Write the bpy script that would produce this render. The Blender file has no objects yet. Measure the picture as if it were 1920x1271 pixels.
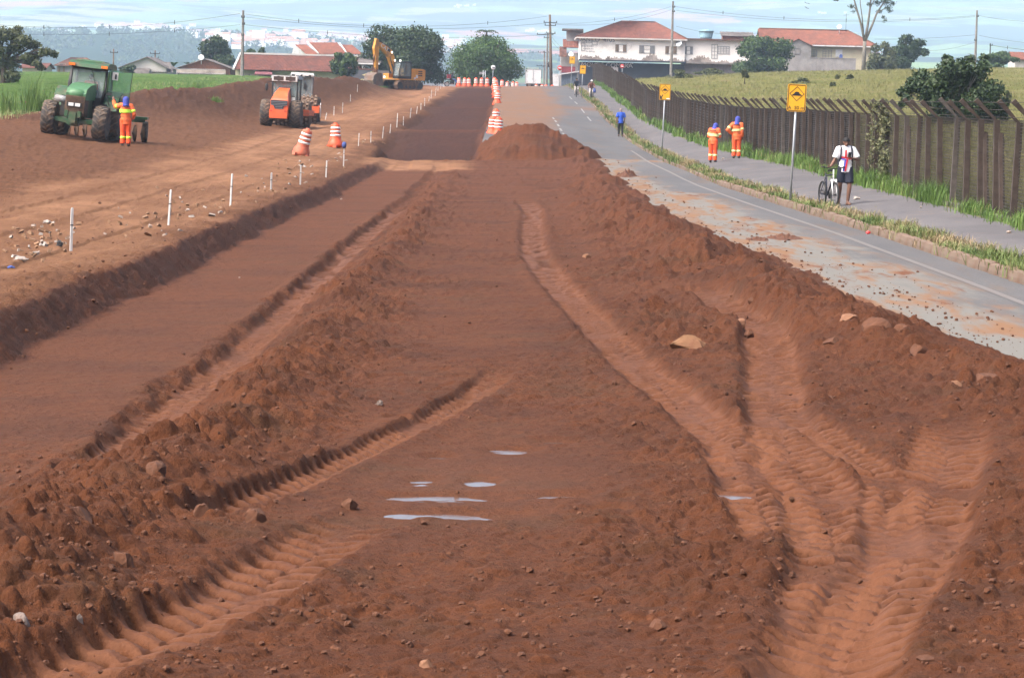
import bpy, math, random
import numpy as np
from mathutils import Matrix, Vector, Euler

random.seed(7)
RNG = np.random.default_rng(11)
scene = bpy.context.scene
C = scene.collection
PI = math.pi

# ------------------------------------------------------------------ camera
W_PX, H_PX, F_PX = 1920.0, 1271.0, 5600.0          # photograph's frame and focal length in its pixels
PITCH = math.atan((H_PX / 2 - 200.0) / F_PX)
ROLL = math.radians(1.4)
cam_data = bpy.data.cameras.new('camera')
cam = bpy.data.objects.new('camera', cam_data)
C.objects.link(cam)
cam_data.sensor_width = 36.0
cam_data.lens = F_PX * 36.0 / W_PX
cam_data.clip_start = 0.5
cam_data.clip_end = 40000.0
CAM_R = Matrix.Rotation(PI / 2 - PITCH, 3, 'X') @ Matrix.Rotation(ROLL, 3, 'Z')
cam.matrix_world = CAM_R.to_4x4()
cam_data.dof.use_dof = False
scene.camera = cam

# ------------------------------------------------------------------ world, sun, exposure
SUN_DIR = Vector((-0.60, -0.34, 0.85)).normalized()
world = bpy.data.worlds.new('World')
scene.world = world
world.use_nodes = True
wn = world.node_tree
wn.nodes.clear()
w_out = wn.nodes.new('ShaderNodeOutputWorld')
w_bg = wn.nodes.new('ShaderNodeBackground')
w_sky = wn.nodes.new('ShaderNodeTexSky')
w_sky.sky_type = 'NISHITA'
w_sky.sun_disc = False
w_sky.sun_elevation = math.asin(SUN_DIR.z)
w_sky.sun_rotation = math.atan2(SUN_DIR.x, SUN_DIR.y)
w_sky.air_density = 0.5
w_sky.dust_density = 8.0
w_sky.ozone_density = 1.0
w_bg.inputs['Strength'].default_value = 0.09
wn.links.new(w_sky.outputs[0], w_bg.inputs['Color'])
wn.links.new(w_bg.outputs[0], w_out.inputs['Surface'])

sun_data = bpy.data.lights.new('sun', 'SUN')
sun_data.energy = 1.3
sun_data.angle = math.radians(40)
sun_data.color = (1.0, 0.95, 0.88)
sun = bpy.data.objects.new('sun', sun_data)
sun.rotation_euler = SUN_DIR.to_track_quat('Z', 'Y').to_euler()
C.objects.link(sun)

vs = scene.view_settings
vs.view_transform = 'Standard'
vs.look = 'None'
vs.exposure = 2.08
vs.gamma = 1.0
vs.use_curve_mapping = False
scene.cycles.use_denoising = True
scene.cycles.max_bounces = 10
scene.cycles.diffuse_bounces = 3
scene.cycles.volume_bounces = 8
scene.cycles.transparent_max_bounces = 12

# ------------------------------------------------------------------ projection helpers
CAM_RI = CAM_R.transposed()


def ray(px, py):
    d = CAM_R @ Vector(((px - W_PX / 2) / F_PX, (H_PX / 2 - py) / F_PX, -1.0))
    return d


def at(px, py, Y):
    """World point on the sight line through a photograph pixel at ground distance Y."""
    d = ray(px, py)
    return d * (Y / d.y)


def proj(p):
    q = CAM_RI @ Vector(p)
    return (W_PX / 2 - F_PX * q.x / q.z, H_PX / 2 + F_PX * q.y / q.z)


# ------------------------------------------------------------------ noise
def _hash(ix, iy, seed):
    h = (ix.astype(np.int64) * 374761393 + iy.astype(np.int64) * 668265263 + seed * 2147483647) & 0xFFFFFFFF
    h = ((h ^ (h >> 13)) * 1274126177) & 0xFFFFFFFF
    h = ((h ^ (h >> 16)) * 2246822519) & 0xFFFFFFFF
    return ((h ^ (h >> 15)) & 0xFFFFFF).astype(np.float32) / float(0xFFFFFF)


def vnoise(x, y, seed=0):
    xi = np.floor(x); yi = np.floor(y)
    fx = (x - xi).astype(np.float32); fy = (y - yi).astype(np.float32)
    fx = fx * fx * fx * (fx * (fx * 6 - 15) + 10)
    fy = fy * fy * fy * (fy * (fy * 6 - 15) + 10)
    a = _hash(xi, yi, seed); b = _hash(xi + 1, yi, seed)
    c = _hash(xi, yi + 1, seed); d = _hash(xi + 1, yi + 1, seed)
    return (a + (b - a) * fx) * (1 - fy) + (c + (d - c) * fx) * fy


def fbm(x, y, seed=0, octv=4, gain=0.5):
    """about -1..1"""
    s = np.zeros(np.shape(x), np.float32); a = 1.0; t = 0.0
    x = np.asarray(x, np.float64); y = np.asarray(y, np.float64)
    for o in range(octv):
        s += a * (vnoise(x + 17.3 * o, y - 9.1 * o, seed + o * 31) * 2 - 1)
        t += a; a *= gain
        x, y = (x * 0.8 - y * 0.6) * 2.03, (x * 0.6 + y * 0.8) * 2.03
    return s / t * 1.6


def clods(x, y, size, seed=0, fill=0.7):
    """height field of round-topped lumps with hard feet"""
    xs = np.asarray(x, np.float64) / size; ys = np.asarray(y, np.float64) / size
    xi = np.floor(xs); yi = np.floor(ys)
    h = np.zeros(np.shape(xs), np.float32)
    for dx in (-1, 0, 1):
        for dy in (-1, 0, 1):
            cx = xi + dx; cy = yi + dy
            r1 = _hash(cx, cy, seed); r2 = _hash(cx, cy, seed + 5); r3 = _hash(cx, cy, seed + 9)
            r4 = _hash(cx, cy, seed + 14)
            rad = 0.22 + 0.55 * r3 ** 2
            ex = xs - cx - r1; ey = ys - cy - r2
            sk = (r4 - 0.5) * 1.2
            d2 = (ex + sk * ey) ** 2 + (ey * (0.8 + 0.5 * r1)) ** 2
            k = np.clip(1 - d2 / (rad * rad), 0, 1)
            hh = np.sqrt(k) * rad * (0.5 + 0.5 * r4) * (r4 < fill)
            h = np.maximum(h, hh.astype(np.float32))
    return h * size


def ss(a, b, x):
    t = np.clip((x - a) / (b - a), 0, 1)
    return t * t * (3 - 2 * t)


# ------------------------------------------------------------------ the lie of the land
XK = np.array([-200, -60, -30, -23, -18, -16, -12, -9, -7, -5.62, -5.2, -3.3, -1.8, 1, 4, 7.9, 8.8, 10.2, 14, 30, 60, 200], float)
ROWS = {
    8:   [-1.6, -1.7, -1.9, -2.0, -2.0, -2.0, -2.05, -2.1, -2.2, -2.27, -2.6, -2.6, -2.6, -2.6, -2.6, -2.62, -2.5, -2.45, -2.4, -2.3, -2.2, -2.0],
    46:  [-1.5, -1.6, -1.8, -1.9, -1.95, -2.0, -2.05, -2.1, -2.2, -2.27, -2.6, -2.6, -2.6, -2.6, -2.6, -2.62, -2.5, -2.45, -2.35, -2.3, -2.2, -2.0],
    80:  [-0.9, -1.2, -1.3, -1.4, -1.5, -1.6, -1.8, -1.95, -2.1, -2.25, -2.58, -2.58, -2.6, -2.6, -2.6, -2.6, -2.47, -2.4, -2.1, -1.9, -1.8, -1.6],
    104: [-0.3, -0.6, -0.85, -0.95, -1.0, -1.3, -1.6, -1.9, -2.1, -2.25, -2.5, -2.52, -2.52, -2.52, -2.54, -2.56, -2.43, -2.36, -1.8, -1.5, -1.3, -1.1],
    116: [-0.1, -0.4, -0.7, -0.9, -1.0, -1.3, -1.6, -1.95, -2.1, -2.2, -2.42, -2.42, -2.45, -2.45, -2.48, -2.5, -2.38, -2.3, -1.6, -1.2, -1.0, -0.8],
    130: [0.2, -0.2, -0.6, -0.85, -1.0, -1.2, -1.5, -1.85, -2.1, -2.2, -2.3, -2.3, -2.3, -2.3, -2.4, -2.5, -2.37, -2.27, -1.3, -0.9, -0.7, -0.5],
    150: [0.6, 0.2, -0.3, -0.6, -0.8, -0.9, -1.4, -1.6, -1.8, -1.85, -1.9, -1.9, -1.9, -1.9, -2.1, -2.35, -2.2, -2.0, -0.9, -0.5, -0.3, -0.1],
    170: [1.0, 0.6, 0.1, -0.4, -0.9, -1.1, -1.25, -1.25, -1.3, -1.35, -1.35, -1.35, -1.35, -1.5, -1.75, -2.15, -1.9, -1.6, -0.5, -0.1, 0.1, 0.3],
    200: [1.6, 1.2, 0.7, 0.3, -0.1, -0.3, -0.45, -0.5, -0.55, -0.55, -0.55, -0.55, -0.55, -0.7, -1.0, -1.4, -1.15, -0.85, 0.1, 0.4, 0.6, 0.8],
    250: [2.6, 2.2, 1.5, 1.2, 1.0, 0.9, 0.8, 0.75, 0.72, 0.72, 0.72, 0.72, 0.72, 0.6, 0.4, 0.2, 0.25, 0.35, 1.3, 1.8, 2.0, 2.2],
    300: [3.4, 3.0, 2.4, 2.2, 2.0, 1.9, 1.8, 1.78, 1.76, 1.76, 1.76, 1.76, 1.76, 1.72, 1.65, 1.5, 1.5, 1.5, 2.7, 3.1, 3.3, 3.4],
    340: [3.9, 3.5, 2.9, 2.7, 2.5, 2.4, 2.3, 2.28, 2.27, 2.27, 2.27, 2.27, 2.27, 2.3, 2.32, 2.3, 2.3, 2.3, 2.9, 3.75, 4.2, 4.3],
    400: [4.6, 4.2, 3.6, 3.3, 3.1, 3.0, 2.8, 2.6, 2.4, 2.3, 2.3, 2.2, 2.1, 2.0, 2.0, 2.1, 2.6, 3.1, 3.4, 4.35, 5.0, 5.0],
    460: [5.0, 4.6, 4.0, 3.7, 3.4, 3.2, 2.8, 2.3, 1.8, 1.5, 1.4, 1.2, 1.0, 1.0, 1.2, 2.0, 2.6, 3.0, 3.3, 4.5, 5.2, 5.3],
    520: [5.0, 4.6, 3.9, 3.5, 3.0, 2.7, 2.0, 1.2, 0.4, 0.0, 0.0, -0.4, -0.6, -0.6, -0.2, 1.0, 2.0, 2.6, 3.0, 4.2, 5.3, 5.3],
    700: [-2, -3, -4, -4, -5, -5, -6, -6, -6, -7, -7, -7, -7, -7, -7, -6, -6, -5, -4, -3, -3, -3],
}
YK = np.array(sorted(ROWS), float)
ZK = np.array([ROWS[int(y)] for y in YK], float)


def base_z(X, Y, Xw=None):
    X = np.asarray(X, float); Y = np.asarray(Y, float)
    if Xw is None:
        Xw = X
    Xc = np.clip(Xw, XK[0], XK[-1] - 1e-6); Yc = np.clip(Y, YK[0], YK[-1] - 1e-6)
    i = np.clip(np.searchsorted(XK, Xc, side='right') - 1, 0, len(XK) - 2)
    j = np.clip(np.searchsorted(YK, Yc, side='right') - 1, 0, len(YK) - 2)
    fx = (Xc - XK[i]) / (XK[i + 1] - XK[i]); fy = (Yc - YK[j]) / (YK[j + 1] - YK[j])
    fy = fy * 0.7 + 0.3 * fy * fy * (3 - 2 * fy)
    z = (ZK[j, i] * (1 - fx) + ZK[j, i + 1] * fx) * (1 - fy) + (ZK[j + 1, i] * (1 - fx) + ZK[j + 1, i + 1] * fx) * fy
    return z + math.tan(ROLL) * np.clip(X, -70, 70)


def poly_y(pts):
    a = np.array(sorted(pts), float)
    return a


TRENCH = poly_y([(127, -2.3), (129, -2.36), (131.5, -2.95), (140, -2.75), (160, -1.88), (168, -1.42), (170, -1.3), (173, -1.62), (200, -0.95),
                 (222, -0.2), (225, -0.02), (228, -0.28), (260, 0.7), (285, 1.4), (300, 1.74), (310, 1.96)])
LRIDGE = np.array([(8, -3.0, .30, .55), (12, -2.9, .30, .6), (16, -2.7, .30, .62), (20, -2.45, .27, .6), (24, -2.2, .2, .5), (34, -2.15, .16, .45),
                   (60, -2.25, .15, .45), (75, -2.4, .12, .45), (110, -2.7, .08, .4), (128, -2.9, .0, .4)], float)
RRIDGE = np.array([(8, 3.6, .10, .8), (17, 3.7, .14, .7), (21, 4.3, .14, .6), (24, 4.7, .10, .7), (27, 4.6, .10, .7), (29, 4.5, .14, .7), (31, 4.2, .34, .7), (34.5, 3.9, .46, .7), (38, 3.7, .14, .6),
                   (41, 3.6, .26, .6), (48, 3.3, .34, .7), (60, 2.85, .30, .7), (80, 2.55, .26, .7), (100, 2.6, .24, .8), (125, 2.6, .3, .9), (132, 2.6, .0, .9)], float)
PUDDLES = [(845, 935, 240, 15), (838, 967, 235, 15), (955, 846, 85, 11), (820, 857, 55, 8), (1362, 930, 105, 14), (1125, 958, 85, 10), (1045, 930, 110, 11), (790, 904, 70, 14), (900, 903, 60, 16), (1040, 830, 80, 9), (1170, 937, 40, 7), (745, 787, 36, 6)]
PUD_W = []
for _px, _py, _w, _h in PUDDLES:
    _d = ray(_px, _py); _lo, _hi = 10.0, 60.0
    for _ in range(40):
        _m = (_lo + _hi) / 2; _p = _d * (_m / _d.y)
        if _p.z > float(base_z(np.array([_p.x]), np.array([_p.y]))[0]) - .03: _lo = _m
        else: _hi = _m
    _p = _d * (_lo / _d.y)
    PUD_W.append((_p.x, _p.y, _p.z - .014, _w * _p.y / F_PX / 2, _h * _p.y * _p.y / (F_PX * 2.6) / 2))
TRACKS = [  # (Y, X) line, half width, depth, lug height, lug pitch
    ([(84, .2), (75, .42), (60, .35), (52, .37), (45, .6), (39, .84), (29.7, 1.27), (23, 1.73), (19.4, 1.66), (17.5, 1.62)], .25, .05, .026, .24),
    ([(44, 2.55), (36, 2.95), (34.8, 2.95), (30, 2.62), (26, 2.3), (21.7, 2.08), (19.4, 2.12), (16.2, 1.8), (13.6, 1.45), (11, 1.2)], .29, .06, .030, .27),
    ([(26, 3.85), (23.5, 3.5), (18.2, 2.55), (14.5, 1.7), (12, 1.3), (11, 1.1)], .30, .055, .030, .27),
    ([(27, 2.35), (24.2, 2.5), (21, 2.62), (19.0, 2.45), (17, 2.2)], .17, .05, .024, .24),
    ([(10.5, -2.75), (12, -2.35), (13.9, -1.92), (15.6, -1.47), (18.2, -1.05), (20.3, -.55)], .28, .075, .028, .25),
    ([(18.3, -2.0), (19, -1.85), (20.5, -1.5), (22.8, -1.06), (27, -.32), (31, .05)], .17, .07, .024, .2),
    ([(20, -3.0), (24, -2.98), (32, -2.92), (45, -3.0), (60, -3.05), (78, -2.95)], .2, .07, .022, .24),
]


def earth_edge(Y):
    return np.interp(Y, [8, 20, 24, 31, 38, 48, 60, 80, 100, 122, 130, 140, 300], [4.9, 5.3, 5.4, 4.85, 4.6, 4.4, 3.9, 3.4, 3.3, 3.3, 3.2, 2.5, -1.5])


def features(X, Y, fine=True):
    """height, compaction with lug tone, wetness, haul-road dust, roughness of the earthworks at world points"""
    X = np.asarray(X, float); Y = np.asarray(Y, float)
    wob = 0.16 * fbm(Y / 2.6, X / 9, 3, 4)
    wob2 = 0.05 * fbm(X / .35, Y / .5, 4, 3)
    Xw = X + np.where(X < -4, wob + wob2, 0)
    z = base_z(X, Y, Xw)
    near = 1 - ss(110, 127, Y)
    comp = np.zeros_like(z); wet = np.zeros_like(z); haul = np.zeros_like(z)
    rough = 0.46 + 0.3 * fbm(X / 1.7, Y / 3.5, 8, 3)
    # trench
    tf = np.interp(Y, TRENCH[:, 0], TRENCH[:, 1]) + math.tan(ROLL) * X
    xl = X + 0.5 * fbm(Y / 7, X * 0, 21, 3); xr = X + 0.15 * fbm(Y / 5, X * 0, 22, 3)
    tm = ss(-6.9, -6.1, xl) * (1 - ss(-2.15, -1.75, xr)) * ss(128.2, 131, Y) * (1 - ss(300, 311, Y))
    z = z * (1 - tm) + tf * tm
    wet = np.maximum(wet, tm * (0.95 + 0.12 * fbm(X / 1.5, Y / 8, 23, 3)))
    wet *= (1 - 0.7 * np.exp(-((Y - 169.5) / 1.6) ** 2)) * (1 - 0.5 * np.exp(-((Y - 225.5) / 2.0) ** 2))
    rough = rough * (1 - tm) + 0.3 * tm
    # smooth lower bed on the left
    bed = ss(-5.25, -5.0, Xw) * (1 - ss(-3.45, -3.2, X + wob * .7)) * near
    rough = rough * (1 - bed) + 0.07 * bed
    comp = np.maximum(comp, bed * 0.25)
    bank = ss(-5.72, -5.55, Xw) * (1 - ss(-5.2, -5.05, Xw)) * near
    wet = np.maximum(wet, bank * 0.75)
    # edge of the bed drops into a rut
    drop = ss(-3.35, -3.12, X + wob * .7 + wob2 * 2) * (1 - ss(-2.75, -2.3, X)) * near * ss(19, 23, Y)
    z = z - 0.105 * drop
    # graded strip in the middle
    mid = ss(-1.6, -1.1, X + wob) * (1 - ss(0.3, 1.0, X + wob)) * near
    rough = rough * (1 - mid) + (0.27 + 0.2 * fbm(X / 1.2, Y / 3, 12, 3) + 0.12 * (1 - ss(16, 24, Y))) * mid
    # ridges of heaped earth
    for R, sd in ((LRIDGE, 41), (RRIDGE, 43)):
        cx = np.interp(Y, R[:, 0], R[:, 1]) + 0.22 * fbm(Y / 2.2, X * 0 + 3, sd, 3)
        hh = np.interp(Y, R[:, 0], R[:, 2]) * (0.75 + 0.45 * fbm(Y / 1.9, X / 1.5, sd + 2, 3))
        ww = np.interp(Y, R[:, 0], R[:, 3])
        g = np.exp(-np.abs((X - cx) / ww) ** 1.7)
        z = z + np.maximum(hh, 0) * g
        rough = rough + g * (hh > 0.02) * 0.55
    # rough lumps between the wheel tracks on the right
    lump = ss(1.2, 1.7, X) * (1 - ss(3.4, 4.2, X)) * ss(30, 35, Y) * (1 - ss(90, 110, Y))
    z = z + lump * 0.07 * (fbm(X / .9, Y / 1.6, 51, 3) + .4)
    rough = rough + lump * 0.35
    # left heap field near the camera
    lh = (1 - ss(-2.2, -1.4, X + .05 * (Y - 16))) * (1 - ss(19, 26, Y))
    rough = rough + lh * 0.2
    # embankment on the left and the haul road on it
    emb = (1 - ss(-5.75, -5.55, Xw))
    rough = rough * (1 - emb) + emb * 0.55
    hc = -9.4 + 0.9 * np.sin(Y / 38.0)
    haul = emb * (1 - ss(1.6, 3.2, np.abs(X + wob * 4 - hc))) * (0.75 + 0.4 * fbm(X / 1.6, Y / 12, 61, 3))
    haul = np.maximum(haul, emb * 0.5 * ss(300, 330, Y))
    haul = np.maximum(haul, ss(-6.8, -5.5, X) * (1 - ss(-2.4, -1.4, X + wob)) * ss(112, 117, Y) * (1 - ss(127.5, 129.5, Y)) * (.75 + .4 * fbm(X / .8, Y / 3, 62, 3)))
    haul = np.clip(haul, 0, 1)
    rough = rough * (1 - 0.75 * haul)
    z = z - 0.05 * haul * (np.sin((X - hc) * 4.2) > 0.3)
    # windrow of spoil behind the machines
    mc = np.interp(Y, [118, 140, 165, 190, 215, 240, 290], [-25.5, -21, -19.2, -18.2, -16.4, -13.6, -12.6])
    mh = np.interp(Y, [132, 142, 152, 165, 190, 215, 240, 262, 282], [0, .6, 1.2, 1.65, 1.8, 1.85, 1.7, .9, 0]) * (1 + .10 * fbm(Y / 5, X / 5, 71, 3))
    mw = np.interp(Y, [120, 165, 240, 300], [3.2, 2.6, 2.2, 2.0])
    g = np.exp(-np.abs((X - mc) / mw) ** 1.8)
    z = z + mh * g
    rough = rough + 0.45 * g * (mh > .1)
    wet = np.maximum(wet, 0.55 * g * (mh > .2))
    haul = haul * (1 - g)
    # heap of spoil on the carriageway
    dx = (X - 0.50) / 2.8; dy = (Y - 137.5) / 8.5
    rr = np.sqrt(dx * dx + dy * dy) + 0.10 * fbm(X / 1.3, Y / 2.5, 81, 3)
    dx2 = (X - 2.2) / 1.8; dy2 = (Y - 136) / 4.5
    rr2 = np.sqrt(dx2 * dx2 + dy2 * dy2) + 0.12 * fbm(X / 1.1, Y / 2.2, 82, 3)
    pile = 1.6 * np.clip(1 - rr, 0, 0.78) + 0.0
    pile = np.maximum(pile, 1.0 * np.clip(1 - rr2, 0, 0.8))
    z = z + pile
    pm = ss(0.02, .25, pile)
    rough = rough * (1 - pm) + 1.0 * pm
    z = z + pm * .14 * fbm(X / .7, Y / 1.4, 83, 4)
    haul = haul * (1 - pm)
    # wheel tracks
    for pts, hw, dep, lug, pit in TRACKS:
        a = poly_y(pts)
        seg = np.hypot(np.diff(a[:, 0]), np.diff(a[:, 1]))
        tl = np.concatenate([[0], np.cumsum(seg)])
        xt = np.interp(Y, a[:, 0], a[:, 1]); t = np.interp(Y, a[:, 0], tl)
        sl = np.interp(Y, (a[1:, 0] + a[:-1, 0]) / 2, np.diff(a[:, 1]) / np.diff(a[:, 0]))
        u = (X - xt) / np.sqrt(1 + sl * sl) + 0.02 * fbm(Y / .6, X / .6, 90, 2)
        t = t + (X - xt) * sl / np.sqrt(1 + sl * sl)
        ends = ss(a[0, 0], a[0, 0] + 1.0, Y) * (1 - ss(a[-1, 0] - 4, a[-1, 0], Y))
        au = np.abs(u)
        inn = (1 - ss(hw * .7, hw * 1.22, au)) * ends
        zs = z
        if fine:
            smooth_z = base_z(X, Y)
            zs = z * (1 - inn * .75) + (smooth_z + (z - smooth_z) * 0.25) * inn * .75
        ph = t / pit + np.where(u > 0, 0.5, 0.0) - au * 1.6
        lg = np.sin(2 * PI * ph)
        lg = np.clip(lg * 2.6, -1, 1) * np.clip(.75 + 1.0 * fbm(X / .45, Y / .8, 95, 3), .05, 1.25) * (1 - 0.7 * np.exp(-(u / (hw * .22)) ** 2))
        z = zs - dep * inn + (lug * lg * inn if fine else 0) + dep * .35 * np.exp(-((au - hw * 1.4) / .1) ** 2) * ends
        if lug > 0.03 and fine:                                        # lugs climb the bank left of the cut track
            bnk = ss(-hw * 2.9, -hw * 1.3, u) * (1 - ss(-hw * .5, hw * .1, u)) * ends
            z = z + .014 * bnk * (np.sin(2 * PI * (t / .25 + au * 1.3 + .12 * fbm(Y / .7, X / .7, 97, 2))) + .35 * np.sin(4 * PI * (t / .25 + au * 1.3)))
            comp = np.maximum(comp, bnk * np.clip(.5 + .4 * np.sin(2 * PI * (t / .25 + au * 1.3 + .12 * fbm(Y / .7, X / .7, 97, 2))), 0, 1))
            rough = rough * (1 - bnk * .8)
        comp = np.maximum(comp, inn * np.clip(0.62 + .30 * fbm(X / .4, Y / 1.2, 96, 2) + .8 * lg * (lug > 0), 0, 1))  # tone follows the lugs: crests lighter, gaps between them darker
        rough = rough * (1 - 0.74 * inn)
    # shallow wet hollow with puddles
    hol = np.exp(-((X + .25) / .95) ** 2 - ((Y - 20.8) / 2.9) ** 2)
    z = z - 0.018 * hol
    rough = rough * (1 - .88 * hol)
    comp = np.maximum(comp, .35 * hol)
    rough = np.clip(rough, 0.03, 1.4)
    if fine:
        f1 = fbm(X / .5, Y / .8, 101, 5, .58)
        z = z + rough * (0.05 * f1 + 0.03 * fbm(X / 1.8, Y / 2.4, 102, 3))
        patch = .55 + .6 * fbm(X / .9, Y / 1.7, 103, 3)
        z = z + np.clip(rough - .45, 0, 1) * .5 * clods(X, Y, 0.42, 111, .6)
        z = z + np.clip(rough - .10, 0, 1) * 1.15 * clods(X, Y, 0.2, 112, .65) * np.clip(patch, .15, 1.2)
        z = z + np.clip(rough + .05, 0, 1) * 1.3 * clods(X, Y, 0.1, 113, .7) * np.clip(1.2 - patch * .6, .3, 1.2)
        z = z + 0.024 * fbm(X / .13, Y / .2, 121, 4, .6) * (.15 + rough)
        z = z + np.clip(rough - .9, 0, 1) * 0.18 * clods(X, Y, 1.1, 114, .5)
    for k_, (cx_, cy_, cz_, w_, l_) in enumerate(PUD_W):
        r2 = ((X - cx_) / w_) ** 2 + ((Y - cy_) / l_) ** 2
        sel = r2 < 6
        if not sel.any():
            continue
        m_ = np.exp(-(r2[sel] / 2.2) ** 3)
        flat = cz_ + .012 * fbm((X[sel] - cx_) / .45 + k_ * 5, (Y[sel] - cy_) / .13, 140 + k_, 4, .6) + .011 * (r2[sel] - .70)
        z[sel] = z[sel] * (1 - m_) + flat * m_
        comp[sel] = np.maximum(comp[sel], .3 * m_)
    # earth lies below the road deck and pavement on the right except where heaped
    rr_x = earth_edge(Y) + 0.25 * fbm(Y / 3, X * 0 + 7, 131, 3)
    off = ss(0, .5, X - rr_x) * (1 - pm)
    off = np.maximum(off, ss(-1.75, -1.6, xr) * ss(128, 133, Y) * (1 - pm))
    z = z - 0.16 * off
    rough = rough * (1 - .5 * off)
    return z, comp, np.clip(wet, 0, 1), haul, rough


def ground(x, y):
    """height of the ground under a single point"""
    z = features(np.array([x], float), np.array([y], float), fine=False)[0]
    return float(z[0])


def surf(x, y):
    """height of road, pavement and fields (no heaps)"""
    return float(base_z(np.array([x], float), np.array([y], float))[0])


def gpx(px, Y):
    """ground point at distance Y under image column px (solved with the roll)"""
    z = 0.0
    for _ in range(4):
        # py for a point of height z at distance Y
        p0 = at(px, 200, Y)
        py = 200 - (z - p0.z) * F_PX / Y
        p = at(px, py, Y)
        z = ground(p.x, Y)
    return Vector((p.x, Y, z))
# ------------------------------------------------------------------ materials
def lin(c):
    return tuple(c) + (1.0,)


def mat(name, col, rough=0.7, metal=0.0, var=0.15, scale=6.0, dirt=None, dirt_amt=0.0, bump=0.0, spec=None, col2=None, trans=0.0, emit=None):
    m = bpy.data.materials.new(name)
    m.use_nodes = True
    nt = m.node_tree; b = nt.nodes['Principled BSDF']
    b.inputs['Roughness'].default_value = rough
    b.inputs['Metallic'].default_value = metal
    if spec is not None:
        b.inputs['Specular IOR Level'].default_value = spec
    tc = nt.nodes.new('ShaderNodeTexCoord')
    nz = nt.nodes.new('ShaderNodeTexNoise'); nz.inputs['Scale'].default_value = scale; nz.inputs['Detail'].default_value = 5
    nt.links.new(tc.outputs['Object'], nz.inputs['Vector'])
    mix = nt.nodes.new('ShaderNodeMix'); mix.data_type = 'RGBA'
    mix.inputs[6].default_value = lin([c * (1 - var) for c in col])
    mix.inputs[7].default_value = lin(col2 if col2 else [min(1, c * (1 + var)) for c in col])
    rmp = nt.nodes.new('ShaderNodeMapRange'); rmp.inputs[1].default_value = .3; rmp.inputs[2].default_value = .7
    nt.links.new(nz.outputs['Fac'], rmp.inputs[0]); nt.links.new(rmp.outputs[0], mix.inputs[0])
    outc = mix.outputs[2]
    if dirt is not None:
        n2 = nt.nodes.new('ShaderNodeTexNoise'); n2.inputs['Scale'].default_value = scale * .45; n2.inputs['Detail'].default_value = 7; n2.inputs['Roughness'].default_value = .65
        nt.links.new(tc.outputs['Object'], n2.inputs['Vector'])
        r2 = nt.nodes.new('ShaderNodeMapRange'); r2.inputs[1].default_value = .62 - dirt_amt * .45; r2.inputs[2].default_value = .8 - dirt_amt * .3
        nt.links.new(n2.outputs['Fac'], r2.inputs[0])
        mx = nt.nodes.new('ShaderNodeMix'); mx.data_type = 'RGBA'; mx.inputs[7].default_value = lin(dirt)
        nt.links.new(r2.outputs[0], mx.inputs[0]); nt.links.new(outc, mx.inputs[6])
        outc = mx.outputs[2]
    nt.links.new(outc, b.inputs['Base Color'])
    if bump:
        bp = nt.nodes.new('ShaderNodeBump'); bp.inputs['Strength'].default_value = bump; bp.inputs['Distance'].default_value = .02
        nt.links.new(nz.outputs['Fac'], bp.inputs['Height']); nt.links.new(bp.outputs[0], b.inputs['Normal'])
    if trans:
        b.inputs['Transmission Weight'].default_value = trans
    if emit:
        b.inputs['Emission Color'].default_value = lin(emit[0]); b.inputs['Emission Strength'].default_value = emit[1]
    return m


def glass_mat(name, col=(.55, .75, .78), alpha=.45, rough=.06):
    m = bpy.data.materials.new(name); m.use_nodes = True
    nt = m.node_tree; nt.nodes.clear()
    o = nt.nodes.new('ShaderNodeOutputMaterial'); mx = nt.nodes.new('ShaderNodeMixShader')
    t = nt.nodes.new('ShaderNodeBsdfTransparent'); t.inputs[0].default_value = lin(col)
    g = nt.nodes.new('ShaderNodeBsdfPrincipled'); g.inputs['Base Color'].default_value = lin([c * .42 for c in col]); g.inputs['Roughness'].default_value = rough  # pale base colour paints in the sky that the glass reflects
    tc = nt.nodes.new('ShaderNodeTexCoord'); nz = nt.nodes.new('ShaderNodeTexNoise'); nz.inputs['Scale'].default_value = 2.5
    nt.links.new(tc.outputs['Object'], nz.inputs['Vector'])
    mr = nt.nodes.new('ShaderNodeMapRange'); mr.inputs[3].default_value = max(0, alpha - .15); mr.inputs[4].default_value = min(1, alpha + .15)
    nt.links.new(nz.outputs['Fac'], mr.inputs[0]); nt.links.new(mr.outputs[0], mx.inputs[0])
    nt.links.new(t.outputs[0], mx.inputs[1]); nt.links.new(g.outputs[0], mx.inputs[2]); nt.links.new(mx.outputs[0], o.inputs['Surface'])
    return m


def leaf_mat(name, c1, c2, rough=.55, dry=None):
    """leaf colour varies leaf by leaf through the 'tone' attribute"""
    m = bpy.data.materials.new(name); m.use_nodes = True
    nt = m.node_tree; b = nt.nodes['Principled BSDF']; b.inputs['Roughness'].default_value = rough
    a = nt.nodes.new('ShaderNodeAttribute'); a.attribute_name = 'tone'
    r = nt.nodes.new('ShaderNodeValToRGB')
    r.color_ramp.elements[0].color = lin(c1); r.color_ramp.elements[1].color = lin(c2)
    if dry:
        r.color_ramp.elements[1].position = .62
        e = r.color_ramp.elements.new(.95); e.color = lin(dry)
    nt.links.new(a.outputs['Fac'], r.inputs[0]); nt.links.new(r.outputs[0], b.inputs['Base Color'])
    b.inputs['Subsurface Weight'].default_value = 0.0
    b.inputs['Specular IOR Level'].default_value = .3
    return m


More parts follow.
